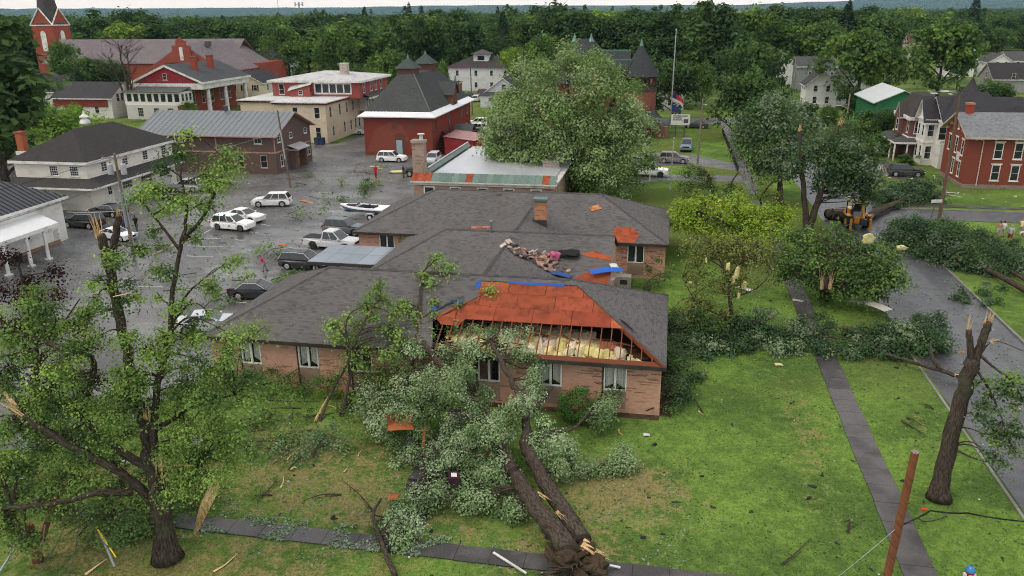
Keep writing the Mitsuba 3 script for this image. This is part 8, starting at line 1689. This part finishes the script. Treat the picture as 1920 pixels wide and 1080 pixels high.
t = thing('street_sign', 'small white sign on a thin post beside the black crossover', 'sign'); b = A(*(28.01, 112.77, 0)); m = M((.7, .7, .68)); m.box(b[0] - .3, b[0] + .3, b[1] - .04, b[1], 1.9, 2.7); part(t, 'board', m, 'paint'); m = M((.25, .25, .25)); m.tube([b + A(0, .02, 0), b + A(0, .02, 2.6)], .04, 6); part(t, 'post', m, 'metal')
t = thing('street_sign', 'thin leaning sign post with a white plate at the side street corner', 'sign'); b = A(*(28.67, 92.1, 0)); m = M((.12, .12, .12)); m.tube([b, b + A(.35, 0, 2.3)], .045, 6); part(t, 'post', m, 'metal'); m = M((.7, .71, .73)); m.cbox(b + A(.4, -.05, 2.45), (1.1, .04, .35), None, ry(-.1)); part(t, 'board', m, 'paint')
# wires
def wire(label, pts, sag=.4, r=.018, col=(.02, .02, .02), name='cable'):
    m = M(col)
    for a, b in zip(pts, pts[1:]): u = np.linspace(0, 1, 15)[:, None]; P = A(*a) * (1 - u) + A(*b) * u; P[:, 2] -= (sag * 4 * u * (1 - u))[:, 0]; m.tube(P, r, 5)
    return single(name, label, 'cable', m, 'paint')
wire('slack wire running from the leaning pole to the left edge', [pl_q - A(.6, 0, .4), (-63, 48, 7.5)], .6); wire('lower slack wire from the leaning pole to the left edge', [pl_q - A(.2, 0, 2.6), (-58, 44, 5.6)], .5); wire('service wire from the thin pole to the brown house', [p2_q - A(0, 0, 2.6), (-69.5, 108.1, 2.6)], .3, .022, (.4, .36, .34)); wire('pale service line dropping from the leaning pole to the white porch', [pl_q - A(0, 0, 5.5), (-60.5, 70.6, 3.2)], .1, .03, (.5, .5, .52)); wire('roof service line over the brown house', [p2_q - A(0, 0, .4), (-60, 114, 8.9)], .3, .02, (.1, .1, .1))
e = A(*(16.41, 33.55, 0.9)); wire('thick black cable with an orange clamp hanging from the pole stub', [sq, (11.08, 29.8, 3.38), (12.65, 30.3, 3.11), e], .05, .034); wire('looped black tail of the cable by the pole stub', [(11.08, 29.8, 3.38), (10.64, 29.7, 3.08), (10.96, 29.8, 2.85), (11.78, 30, 3.06)], .06, .018); wire('thin grey guy wire crossing the lower right lawn', [sq, (7.12, 27.2, 1.49)], .05, .010, (.45, .46, .48))
c0, c1 = A(*(10.69, 29.7, 3.46)), A(*(10.94, 29.75, 3.45)); m = M((.60, .08, .03)); m.tube([c0, c1], .055, 8); single('cable_clamp', 'orange red clamp on the black cable', 'clamp', m, 'paint')
# fire hydrant
t = thing('fire_hydrant', 'red fire hydrant with a bright blue cap in the lower right corner', 'hydrant'); b = A(13.05, 30.0, 0)
m = M((.34, .015, .02)); m.tube([b, b + A(0, 0, .08), b + A(0, 0, .1), b + A(0, 0, .55)], [.2, .2, .13, .13], 14); m.tube([b + A(0, 0, .5), b + A(0, 0, .6)], .17, 14); part(t, 'barrel', m, 'gloss', 40)
m = M((.02, .16, .42)); m.tube([b + A(0, 0, .6), b + A(0, 0, .7), b + A(0, 0, .8), b + A(0, 0, .84)], [.2, .18, .1, .05], 14); m.tube([b + A(0, 0, .84), b + A(0, 0, .93)], .04, 5); part(t, 'bonnet', m, 'gloss', 40)
for d in (A(1, 0, 0), A(-1, 0, 0), A(0, -1, 0)): m = M((.6, .6, .6)); m.tube([b + d * .12 + A(0, 0, .42), b + d * .23 + A(0, 0, .42)], [.085, .085], 10); part(t, 'outlet', m, 'gloss')
# masts
t = thing('cell_mast', 'grey lattice cell tower mast rising over the far trees', 'mast'); b = A(*(-291.62, 628.27, 8.65)); b[2] = 0; zt = (-293.7, 635.81, 31.24)[2]; m = M((.24, .26, .28)); m.tube([b, A(b[0], b[1], zt)], [.9, .45], 6); part(t, 'shaft', m, 'metal')
for i in range(6): a = i * 1.047; m = M((.45, .47, .49)); m.cbox(A(b[0] + 3.2 * math.cos(a), b[1] + 3.2 * math.sin(a), zt - 1.6), (.7, .7, 3.0)); part(t, 'antenna', m, 'metal')
m = M((.3, .32, .34)); 
for i in range(6): a = i * 1.047; m.tube([A(b[0], b[1], zt - 2), A(b[0] + 3.2 * math.cos(a), b[1] + 3.2 * math.sin(a), zt - 2)], .18, 4)
part(t, 'platform', m, 'metal'); t = thing('radio_mast', 'thin dark radio mast left of the cell tower', 'mast'); b = A(*(-307.96, 625.15, 8.81)); b[2] = 0; m = M((.12, .12, .13)); m.tube([b, A(b[0], b[1], (-310.17, 633.52, 33.83)[2])], [.3, .12], 5); part(t, 'shaft', m, 'metal')
t = thing('water_tower', 'small dark round water tower on the skyline right of centre', 'tower'); b = A(*(-14.12, 967.04, 21.79)); z = b[2]; m = M((.035, .06, .04)); s_ = trimesh.creation.icosphere(subdivisions=2, radius=2.6); m.add(np.array(s_.vertices) + A(b[0], b[1], (-14.34, 968.39, 25.76)[2]), s_.faces); part(t, 'tank', m, 'paint', True); m = M((.05, .06, .05)); m.tube([A(b[0], b[1], 0), A(b[0], b[1], z)], .35, 6); part(t, 'stem', m, 'paint')
# iron fence along the far sidewalk
t = thing('iron_fence', 'low dark iron fence along the far sidewalk', 'fence'); m = M((.03, .032, .034)); x = 10.3
for i in range(18):
    y0_ = 118 + i * 2.3; m = M((.03, .032, .034)); m.box(x - .05, x + .05, y0_ - .05, y0_ + .05, 0, 1.15)
    part(t, 'post', m, 'paint'); m = M((.03, .032, .034)); m.box(x - .02, x + .02, y0_ + .05, y0_ + 2.25, .95, 1.0); m.box(x - .02, x + .02, y0_ + .05, y0_ + 2.25, .15, .2)
    for j in range(9): m.box(x - .012, x + .012, y0_ + .25 * j + .15, y0_ + .25 * j + .175, .2, .95)
    part(t, 'panel', m, 'paint')
# ---------------------------------------------------------------- storm debris
q = np.random.default_rng(303)
def rot(a): return rz(a[0]) @ rx(a[1]) @ ry(a[2])
def flat(name, label, cat, p, size, col, a=(0, 0, 0), bsdf='paint', bent=.0, group=None):
    """a bent sheet with thickness"""
    m = M(col); n = 4; X = at((0, 0, 0)); R = rot(a); c = A(*p)
    f = lambda u, v, w: (R @ A((u - .5) * size[0], (v - .5) * size[1], w + bent * (math.sin(u * 3.1) + .4 * math.sin(v * 4 + u)))) + c
    for i in range(n):
        for j in range(2):
            u0, u1, v0, v1 = i / n, (i + 1) / n, j / 2, (j + 1) / 2
            m.poly([f(u0, v0, .02), f(u1, v0, .02), f(u1, v1, .02), f(u0, v1, .02)]); m.poly([f(u0, v1, 0), f(u1, v1, 0), f(u1, v0, 0), f(u0, v0, 0)])
    for i in range(n):
        u0, u1 = i / n, (i + 1) / n
        for v in (0, 1): m.poly([f(u0, v, 0), f(u1, v, 0), f(u1, v, .02), f(u0, v, .02)])
    for j in range(2):
        for u in (0, 1): m.poly([f(u, j / 2, 0), f(u, (j + 1) / 2, 0), f(u, (j + 1) / 2, .02), f(u, j / 2, .02)])
    return single(name, label, cat, m, bsdf, group=group)


# rubble spilled on the middle roof
SLP = (MZ - EZ) / 5.5
def mid(x, y, d=.03): return (x, y, max(EZ + (y - 55.3) * SLP, SZ - abs(x - SX) * (SZ - EZ) / hw) + d)
rb = thing('rubble_heap', 'heap of pinkish broken plaster and boards spilled over the middle roof', 'rubble')
for i in range(120):
    u = q.random(); x = -11.6 + 4.4 * u + .5 * q.normal(); y = 56.3 + 2.2 * q.random() * (1 - .5 * abs(u - .4)) + .2 * q.normal()
    s = .14 + .45 * q.random()**2; c = A(*((.42, .25, .20), (.50, .33, .26), (.34, .22, .17), (.55, .45, .40), (.13, .11, .11))[q.integers(5)])
    m = M(c * (.7 + .5 * q.random())); m.cbox(mid(x, max(55.4, y), .08 + .28 * q.random() * max(0, 1 - abs(x + 9.8) / 2.4)), (s, s * (.4 + .6 * q.random()), .04 + .1 * q.random()), None, rot(q.normal(size=3) * (1.5, .5, .5))); part(rb, 'fragment', m, 'paint')
v, f = lump(mid(-7.9, 57.9, .25), (.8, .7, .7), rz(.3), 5, .5, 3); m = M((.55, .12, .25)); m.add(v, f); single('pink_bundle', 'crumpled pink bundle at the right end of the roof rubble', 'bundle', m, 'paint', True)
flat('blue_tarp', 'crumpled dark blue sheet with white edges below the roof rubble', 'tarp', mid(-7.4, 56.1, .2), (2.0, .5, 0), (.03, .08, .26), (-.25, .3, .1), bent=.08); flat('blue_tarp', 'small navy sheet beside the shingle edge of the front roof', 'tarp', mid(-6.3, 55.6, .12), (1.5, .35, 0), (.02, .04, .12), (-.1, .25, 0), bent=.06)
flat('blue_tarp', 'bright blue tarp rolled along the edge of the middle roof', 'tarp', mid(-3.9, 56.6, .25), (2.5, .6, 0), (.035, .13, .50), (.42, .42, .02), bent=.12); flat('white_plastic', 'white plastic ball of wrap at the middle roof corner', 'plastic', (-3.3, 57.6, 4.0), (.9, .8, 0), (.6, .64, .66), (.5, .8, .4), bent=.2)
m = M((.62, .50, .54)); a = np.arange(9) / 8 * 6.2832; uc = A(*(-3.92, 56.83, 3.5)); m.add(np.vstack([[uc + A(0, 0, .3)], uc + np.c_[.75 * np.cos(a), .6 * np.sin(a), .04 * np.cos(4 * a)]]), [[0, i + 1, i + 2] for i in range(8)]); single('umbrella', 'pale pink and white umbrella lying by the rear of the front roof', 'umbrella', m, 'paint')
t = thing('air_conditioner', 'pale metal air conditioning unit in the court between the wings', 'air conditioner'); b = A(*(-3.16, 65.3, 0)); m = M((.42, .40, .36)); m.box(b[0] - .8, b[0] + .8, b[1] - .5, b[1] + .5, 0, 1.0); part(t, 'case', m, 'paint'); m = M((.05, .05, .05)); m.box(b[0] - .1, b[0] + .5, b[1] - .52, b[1] - .505, .35, .75); part(t, 'grille', m, 'paint'); m = M((.30, .28, .25)); m.box(-0.89 - .4, -0.89 + .25, 64.54, 66, .0, .05); single('path', 'short concrete path in the court', None, m, 'concrete_mat', kind='structure')
m = M((.03, .03, .03)); hv, hf = lump(mid(-6.9, 58.7, .02), (1.5, 1.9, .25), rz(.2), 8, .5, 3); m.add(hv, hf); single('torn_shingles', 'buckled patch of dark torn shingles on the middle roof', 'shingles', m, 'shingle', True)
# pieces in and round the fallen maple
OC = (.50, .17, .07)
for p, s, a, lb in (((-13.16, 36.08, 1.7), (1.4, .9), (.4, .7, .2), 'large torn orange board caught in the fallen crown left of the trunk'), ((-7.64, 34.44, 2.2), (.6, .8), (.1, .9, .5), 'orange board fragment standing against the fallen trunk'), ((-8.31, 35.36, 0.9), (.4, 1.1), (.9, .6, .3), 'dark orange board below the fallen trunk'), ((-12.04, 31.41, 0.25), (.5, .4), (.3, .2, .1), 'small orange board by the entrance steps'), ((-11.83, 35.96, 1), (.15, 1.2), (.05, .9, 0), 'narrow orange lath hanging in the fallen crown')): flat('torn_board', lb, 'board', p, s, A(*OC), a, 'sheathing', .03)
flat('metal_sheet', 'bent grey metal sheet beside the entrance walk', 'sheet metal', (-12.91, 36.44, 0.3), (.7, 1.1), (.30, .32, .34), (.3, .1, .3), 'metal', .08); flat('metal_sheet', 'crumpled pale sheet by the front wall under the leaning trees', 'sheet metal', (-16.46, 41.93, 0.6), (1.6, .7), (.40, .44, .45), (.2, .6, .2), 'metal', .2); flat('metal_sheet', 'pale scrap of sheet on the grass left of the entrance walk', 'sheet metal', (-16.05, 38.6, 0.08), (.5, .3), (.55, .57, .6), (.5, .1, .1), 'metal', .04)
flat('metal_sheet', 'long pale curved metal strip by the road before the collapsed tree', 'sheet metal', (15.9, 61.27, 0.9), (3.6, .8), (.55, .53, .50), (-1.0, .25, -.1), 'metal', .18)
m = M((.06, .022, .04)); m.cbox((-9.28, 32.47, 0.95), (.5, .55, .4), None, rot((.3, .1, .1))); k = single('storage_box', 'small dark purple box with a white paper on its lid in the fallen crown', 'box', m, 'paint'); m = M((.75, .75, .74)); m.cbox(A(*(-9.28, 32.47, 0.95)) + A(.02, -.02, .215), (.28, .3, .01), None, rot((.3, .1, .1))); put(f'{k}__paper', m, 'paint')
for p, e, lb in (((-6.46, 28.37, 0.12), (-4.82, 27.3, 0.1), 'white broken gutter piece left of the root plate'), ((-2.77, 28.12, 0.5), (-0.99, 28.36, 0.1), 'white broken gutter piece lying across the root plate')):
    p, e = A(*p), A(*e); d = e - p; m = M((.68, .68, .67)); m.cbox((p + e) / 2, (np.linalg.norm(d), .10, .05), None, rz(math.atan2(d[1], d[0])) @ ry(-math.asin(d[2] / np.linalg.norm(d)))); single('gutter_piece', lb, 'gutter', m, 'paint')
# lower left corner
m = M((.20, .085, .06)); b = A(*(-25.8, 24.51, 0)); m.tube([b, b + A(0, 0, .4), (-25.81, 24.5, 1.83)], [.24, .21, .17], 8, None, True, .3); k = single('broken_pole', 'splintered reddish pole stump in the lower left corner', 'pole', m, 'wood', True); put(f'{k}__split_wood', splinters(q, (-25.81, 24.5, 1.83), (-.1, 0, 1), .16, .7), 'split_wood')
m = M((.24, .11, .08)); m.tube([(-26.7, 25.8, 0.1), (-25.33, 25.5, 2.41), (-25.33, 26.5, 2.72)], [.16, .14, .12], 8, None, True, .2); single('broken_pole', 'broken upper pole piece leaning behind the stump', 'pole', m, 'wood', True)
for p, e, r, c, lb in (((-26.78, 23.5, 0.1), (-26.67, 25, 1.01), .05, (.25, .30, .33), 'grey metal pipe leaning at the lower left edge'), ((-22.24, 24.72, 0.05), (-22.86, 25, 1.44), .06, (.36, .38, .41), 'grey metal cable guard leaning by the maple'), ((-21.61, 24.2, 0.99), (-22.96, 25, 1.62), .035, (.65, .45, .02), 'yellow plastic guy wire guard lying by the maple'), ((-26.14, 25.13, 0.1), (-25.14, 24.6, 1.84), .03, (.6, .62, .63), 'short white pipe beside the pole stump')):
    m = M(c); m.tube([p, e], r, 8); single('pipe', lb, 'pipe', m, 'metal', True)
for a, b in (((-24.21, 25, 2.74), (-22.59, 24.89, 0.2)), ((-23.78, 25, 2.93), (-21.92, 24.5, 0.86)), ((-23.85, 25.2, 2.12), (-23.67, 23.61, 0.1)), ((-24.61, 25, 1.49), (-25.23, 23.5, 0.1))): wire('loose cable tangled over the lower left grass', [a, b], .25, .018, (.12, .12, .12)); labels[list(labels)[-1]]['group'] = 'cables of the broken pole'
m = M((.20, .22, .25)); v, f = lump((-32.8, 32.19, 0.5), (1.0, .62, .6), rz(-.4) @ ry(.4), 61, .12, 3); m.add(v, f); single('trash_bin', 'grey plastic bin lying on its side in the torn branches at left', 'bin', m, 'paint', True)
flat('gutter_piece', 'white curved gutter piece on the grass at the left edge', 'gutter', (-31.22, 29.69, 0.2), (.9, .3), (.7, .72, .74), (.9, .2, .3), 'paint', .12); flat('tarp_piece', 'black flat panel in the grass at the lower left', 'panel', (-29.89, 28.27, 0.1), (1.1, .4), (.02, .02, .022), (.05, .05, 0)); flat('tarp_piece', 'white plastic piece under the maple limb', 'plastic', (-27.05, 32.14, 0.15), (.5, .3), (.6, .66, .7), (.2, .1, .2), bent=.05); flat('tarp_piece', 'white ring shaped scrap right of the maple trunk', 'plastic', (-18.97, 27, 5.18), (.35, .4), (.75, .76, .78), (.2, .8, .2), bent=.1)
flat('car_part', 'dark red mangled car panel under the branches left of the maple', 'car part', (-31.73, 36.03, 0.6), (1.3, .8), (.13, .015, .02), (.1, .3, .1), 'gloss', .1); flat('car_part', 'dark glass panel under the branches left of the maple', 'car part', (-31.77, 36.51, 0.8), (1.2, .5), (.03, .06, .06), (.1, .4, .1), 'gloss', .05); flat('tarp_piece', 'blue scrap in the leaves left of the maple limbs', 'plastic', (-35.03, 36.07, 0.6), (.25, .4), (.03, .14, .35), (.1, .8, .2))
# splintered sticks and boards
for p, e, r in (((-19.09, 38.17, 0.1), (-19.41, 41.32, 0.4), .08), ((-17.88, 25.15, 0.05), (-17.44, 26.37, 0.1), .05), ((-23.11, 24.01, 0.05), (-22.86, 25.05, 0.1), .06), ((-17.97, 31.51, 0.05), (-18.23, 32.47, 0.1), .05), ((-18.21, 33.21, 0.05), (-17.93, 33.37, 0.05), .07), ((-18.83, 34.06, 0.05), (-18.73, 34.76, 0.1), .05), ((-15.39, 33.45, 0.05), (-15.39, 33.97, 0.05), .04), ((-14.89, 36.83, 0.05), (-14.98, 37.36, 0.08), .04), ((-15.24, 35.08, 0.04), (-15.25, 35.73, 0.05), .03), ((-1.81, 40.3, 0.05), (-1.53, 39.67, 0.05), .05), ((11.23, 53.42, 0.06), (11.88, 53.16, 0.06), .05), ((2.67, 43.32, 0.05), (2.9, 43.03, 0.05), .05), ((9.85, 72.22, 0.1), (10.37, 71.51, 0.1), .06), ((-15.31, 37.57, 0.1), (-14.86, 38.08, 0.2), .04), ((-20.2, 59.11, 0.1), (-20.15, 59.65, 0.1), .05), ((-2.62, 30.45, 0.1), (-2.87, 31.01, 0.1), .04), ((-19.41, 33.53, 0.05), (-19.29, 33.89, 0.1), .04), ((-18.52, 39.94, 0.1), (-19.22, 40.16, 0.1), .04)):
    m = M(); p, e = A(*p), A(*e); m.tube(smooth_path([p, (p + e) / 2 + q.normal(size=3) * .04, e], 3), np.linspace(r, r * .25, 7), 6, None, True, .5); single('splinter', 'pale splintered stick of torn wood lying among the debris', 'splinter', m, 'split_wood', True, group='torn sticks strewn over the ground')
for (x, y), (x2, y2) in (((-18.5, 30.7), (-18.48, 32.23)), ((16.18, 45.87), (15.52, 46.44)), ((14.36, 44.43), (14.99, 43.59)), ((5.71, 29.82), (7.22, 31.94)), ((-18.08, 30.87), (-18.89, 30.27)), ((8.92, 32.63), (9.17, 33.68)), ((13.98, 44.05), (14.87, 42.36)), ((2.91, 43.12), (2.1, 45.8)), ((-3.68, 35.57), (-1.03, 36.66)), ((-14.72, 31.46), (-16.34, 30.71)), ((-12.72, 30.47), (-15.27, 32.8))):
    m = M(); p, e = A(x, y, .04), A(x2, y2, .05); m.tube(smooth_path([p, (p + e) / 2 + A(*q.normal(size=2) * .12, .1), e], 4), np.linspace(.05, .012, 9), 6, None, True, .3)
    for _ in range(4): c = p + (e - p) * q.random(); d = q.normal(size=3) * A(.35, .35, .05); m.tube([c, c + d * .6 + A(0, 0, .05), c + d], [.02, .012, .005], 4)
    single('twig', 'dark bare branch lying on the grass', 'branch', m, 'bark', True, group='bare branches on the lawn')
# dark shingle scraps and white paper bits: a few shared meshes set down many times
def scraps(name, label, cat, group, pts, cols, sz, bsdf='paint', thick=.012):
    src = []
    for i in range(6):
        n = 6; a = np.sort(q.random(n)) * 6.283; r = sz * (.45 + .6 * q.random(n)); m = M(A(*cols[i % len(cols)]) * (.8 + .4 * q.random())); P = np.c_[r * np.cos(a), r * np.sin(a) * .7, thick + sz * .12 * q.normal(size=n) * 0 + sz * .10 * np.abs(q.normal(size=n))]
        c = A(0, 0, thick + .01); 
        for j in range(n): m.poly([c, P[j], P[(j + 1) % n]]); b0, b1 = P[j] * A(1, 1, 0), P[(j + 1) % n] * A(1, 1, 0); m.poly([b0, b1, P[(j + 1) % n], P[j]])
        v, f, u, cc = m.arrays(); src.append(mikit.ply((v, f), bsdf, uv=u, color=cc))
    for x, y in pts:
        k = thing(name, label, cat, group); s = float(.6 + .9 * q.random())
        scene[k] = {**src[q.integers(6)], 'to_world': T().translate([float(x), float(y), .006]).rotate([0, 0, 1], float(q.random() * 360)).scale([s, s, s])}
def inlot(x, y): return -75 < x < -30 and 46 < y < 124
def spread(n, boxes):
    out = []
    while len(out) < n: b = boxes[q.integers(len(boxes))]; out.append((q.uniform(b[0], b[1]), q.uniform(b[2], b[3])))
    return out
scraps('shingle_scrap', 'dark torn shingle scrap lying on the lawn', 'shingle', 'shingle scraps strewn over the lawns', spread(75, [(-2, 10, 28.5, 42), (3, 17, 30, 55), (-4, 3, 30, 37), (-19, -10, 29, 34), (-17, -4, 25, 31), (11, 17, 28, 52), (4, 16, 54, 75)]), [(.035, .035, .04), (.05, .05, .058), (.028, .027, .03)], .20, 'shingle')
scraps('shingle_scrap', 'dark shingle scrap lying on the wet lot', 'shingle', 'shingle scraps on the lot', spread(45, [(-70, -36, 58, 110)]), [(.03, .03, .033)], .28, 'paint')
scraps('paper_scrap', 'small white scrap of paper or plastic on the grass', 'litter', 'white litter on the lawns', spread(110, [(-8, 17, 28, 60), (-22, -9, 27, 38), (3, 16, 50, 90), (26, 50, 60, 92), (17, 25, 40, 90)]), [(.7, .7, .68), (.62, .6, .5), (.55, .58, .6)], .07)
scraps('paper_scrap', 'small pale scrap of litter on the lot', 'litter', 'white litter on the lot', spread(70, [(-72, -36, 52, 120)]), [(.6, .6, .6), (.5, .46, .38)], .16)
scraps('paper_scrap', 'white litter on the grass before the right hand houses', 'litter', 'white litter by the right hand houses', spread(30, [(26, 48, 98, 112), (27, 37, 112, 128)]), [(.7, .7, .68)], .25)
for (x, y), s, c, lb in (((-43.76, 115.95), (1.6, .5), (.6, .6, .6), 'white board lying in the lot left of the person in red'), ((-42.34, 114.37), (.7, .5), (.5, .48, .1), 'pale yellow board beside the person in red'), ((-43.92, 91.68), (2.2, .5), (.5, .2, .12), 'long orange board lying in the lot behind the pale crossover'), ((-37.94, 72.77), (.8, .6), (.45, .17, .09), 'square orange board lying in the lot by the silver pickup'), ((-0.25, 39.92), (.35, .28), (.62, .68, .74), 'light blue white panel on the lawn before the front wing corner'), ((7.13, 66.11), (1.5, .6), (.6, .6, .58), 'white board on the grass behind the airy tree'), ((11.1, 63.84), (.9, .4), (.6, .6, .56), 'pale board on the sidewalk by the collapsed tree'), ((26.82, 106.28), (1.6, .5), (.7, .7, .7), 'white board on the grass before the black crossover'), ((35.58, 108.49), (2.0, .25), (.7, .7, .7), 'white rail lying on the grass before the red brick house'), ((35.51, 106.6), (1.8, .2), (.68, .68, .68), 'second white rail lying before the red brick house'), ((8.05, 50.8), (.5, .35), (.6, .52, .25), 'yellow insulation scrap on the bright lawn')):
    flat('loose_board', lb, 'board', (x, y, .05), s, c, (q.random() * 1.2 - .6, .06, .05), bent=.03)
for p, s, lb in (((15.26, 62, 5.89), (.8, .3, .7), 'pale yellow insulation batt on top of the collapsed tree'), ((-37.63, 112.07, 0.15), (4.5, 1.0, .3), 'yellow insulation strip lying in the lot behind the person in red'), ((21.51, 75.47, 1.6), (.9, .5, .4), 'yellow scrap in the fallen tree by the road')):
    v, f = lump(p, s, rz(.2), 31, .5, 3); m = M((.66, .62, .30)); m.add(v, f); single('insulation_scrap', lb, 'insulation', m, 'paint', True)
# green sprays on the lot
for i, pts in enumerate(([(-42.54, 86.45, 0.2), (-40.08, 85.47, 0.2), (-40.46, 84.11, 0.2), (-39.59, 87.44, 0.2), (-41.44, 82.69, 0.2)], [(-37.61, 69.84, 0.3), (-37.86, 68.66, 0.2), (-36.4, 68.52, 0.2), (-36.72, 70.32, 0.2)], [(-31.18, 62.09, 0.4), (-30.37, 62.52, 0.4), (-32.16, 61.49, 0.3), (-33.11, 60.89, 0.3), (-32.22, 62.69, 0.4), (-29.19, 62.11, 0.4)], [(-35.29, 58.4, 0.2), (-34.73, 59.19, 0.2), (-34.92, 56.44, 0.2), (-34.56, 54.58, 0.2), (-34.98, 60.6, 0.2), (-34.15, 57.23, 0.2), (-36.01, 56.26, 0.2)], [(-49.03, 68.66, 0.4), (-49.07, 69.63, 0.4), (-50.14, 69.42, 0.3), (-47.62, 68.27, 0.3)], [(-42.96, 95.27, 0.2), (-39.69, 92.62, 0.2), (-43.42, 93, 0.2), (-37.25, 90.03, 0.2)], [(-42.26, 111.17, 0.2), (-43.65, 112.68, 0.2), (-43.38, 109.77, 0.2), (-40.13, 109.81, 0.2)], [(-38.35, 99.53, 0.5), (-39.5, 100.63, 0.6), (-37.83, 100.17, 0.6), (-37.28, 95.63, 0.3)], [(-38.2, 58.34, 0.3), (-39.92, 59.5, 0.3), (-39.62, 57.41, 0.3), (-38.69, 60.44, 0.3), (-42.18, 60.64, 0.3)], [(-43.52, 102.02, 0.2), (-47.22, 103.34, 0.2), (-49.4, 101.19, 0.2), (-50.35, 106.78, 0.2)])):
    brush('fallen_branches', ('scatter of green leafy sprays on the lot behind the pale crossover', 'green spray on the lot between the white crossover and the black sport utility car', 'dark leafy bough beside the black sport utility car', 'torn sprays round the black sedan', 'green bough at the yellow lot edging', 'thin green litter on the lot before the boat', 'green litter round the person in red', 'bushy green bough in the lot behind the boat', 'green sprays on the lot below the maple crown', 'faint green litter in the middle of the lot')[i], pts, 400 + i, [LM, (.13, .20, .06), LD], .22, 60 if i not in (2, 7) else 130, .9, nn=2)
# leaf litter: stuff
def litter(name, label, boxes, n, size, cols, seed):
    r = np.random.default_rng(seed); P = []
    for b, w in boxes: k = int(n * w); P.append(np.c_[r.uniform(b[0], b[1], k), r.uniform(b[2], b[3], k), np.full(k, .075 if b[4:] else .02)])
    P = np.vstack(P); keep = meshkit.fbm(P * A(.9, .9, 0) + 5, 3, seed) > .50 + .12 * r.random(len(P)); P = P[keep]
    N = np.c_[r.normal(size=(len(P), 2)) * .35, np.ones(len(P))]; v, f, c = leaf_quads(r, P, N, size, A(*cols)[r.integers(len(cols), size=len(P))] if len(cols) > 1 else cols[0], .35); m = M(); m.add(v, f, v[:, :2], c); single(name, label, None, m, 'leaf', kind='stuff')
litter('leaf_litter', 'pale torn leaves scattered over the front sidewalk', [((-20, -8, 27.6, 29.2, 1), .45), ((-12, -9.5, 28, 33, 1), .2), ((-26, -12, 26, 39), .5), ((-10, 2, 27, 38), .3)], 5200, .15, [(.16, .22, .14), (.2, .24, .18), (.1, .16, .07)], 501)
litter('leaf_litter', 'green torn leaves and twigs scattered over the wet lot', [((-70, -34, 50, 112), .8), ((-60, -30, 110, 126), .2)], 4500, .24, [(.09, .15, .05), (.07, .11, .05), (.05, .06, .03)], 502)
litter('leaf_litter', 'torn leaves scattered over the lawns and the road', [((-8, 17, 28, 60), .5), ((17, 25.3, 40, 92), .2), ((3, 17, 55, 95), .3)], 13000, .15, [(.10, .16, .06), (.14, .19, .1), (.06, .08, .03)], 503)
litter('leaf_litter', 'broken leaves and bits strewn on the front and rear shingle roofs', [], 0, .1, [(.1, .15, .06)], 504) if 0 else None
# grass blades on the near lawns: stuff
r = np.random.default_rng(601); n = 110000
D = 24 + 52 * r.random(n)**1.7; xx = r.uniform(-26, 18, n); P = np.c_[xx, D, np.zeros(n)]
ok = ~((np.abs(P[:, 0] - 11.3) < .72) | (np.abs(P[:, 1] - 28.2) < .56) & (P[:, 0] < 10.6) | (P[:, 0] > 17.0) | ((P[:, 0] < 1) & (P[:, 1] > 41.4)) | ((P[:, 0] < -9.9) & (P[:, 0] > -11.8) & (P[:, 1] > 28)) | ((P[:, 0] < -18) & (P[:, 1] > 36)))
P = P[ok]; n = len(P); b_ = _patch(P[:, 0], P[:, 1], np.sin); bare = _bare(P[:, 0], P[:, 1], np.exp); g_ = np.clip(b_ * 1.1 - .05 + .12 * r.normal(size=n), 0, 1)[:, None]; tn = np.clip(bare + .25 * r.normal(size=n) - .25, 0, .9)[:, None]
C = (G_DARK * (1 - g_) + G_BRIGHT * g_) * (1 - tn) + G_TAN * tn; C = C * (1.25 + .35 * r.random((n, 1)))
a = r.random(n) * 6.283; h = (.04 + .07 * r.random(n)) * (1 - .4 * tn[:, 0]); w = .02 + .015 * r.random(n); s = np.c_[np.cos(a), np.sin(a), a * 0] * w[:, None]; lean = np.c_[r.normal(size=(n, 2)) * .05, h]
V = np.stack([P - s, P + s, P + lean], 1).reshape(-1, 3); m = M(); m.add(V, np.arange(3 * n).reshape(-1, 3), V[:, :2], np.repeat(C * .95, 3, 0)); single('grass', 'short green and tan grass blades covering the near lawns', None, m, 'leaf', kind='stuff')
# ---------------------------------------------------------------- the air
scene['air'] = {'type': 'homogeneous', 'albedo': {'type': 'rgb', 'value': [.93, .95, .97]}, 'sigma_t': {'type': 'rgb', 'value': [.000018, .00003, .00004]}}
scene['haze'] = {'type': 'cube', 'to_world': T().translate([0, 0, 159.0]).scale([16500, 16500, 161.0]), 'bsdf': {'type': 'null'}, 'interior': {'type': 'ref', 'id': 'air'}}
labels['haze'] = {'label': 'thin blue haze in the air over the town', 'kind': 'stuff'}
scene['camera']['medium'] = {'type': 'ref', 'id': 'air'}
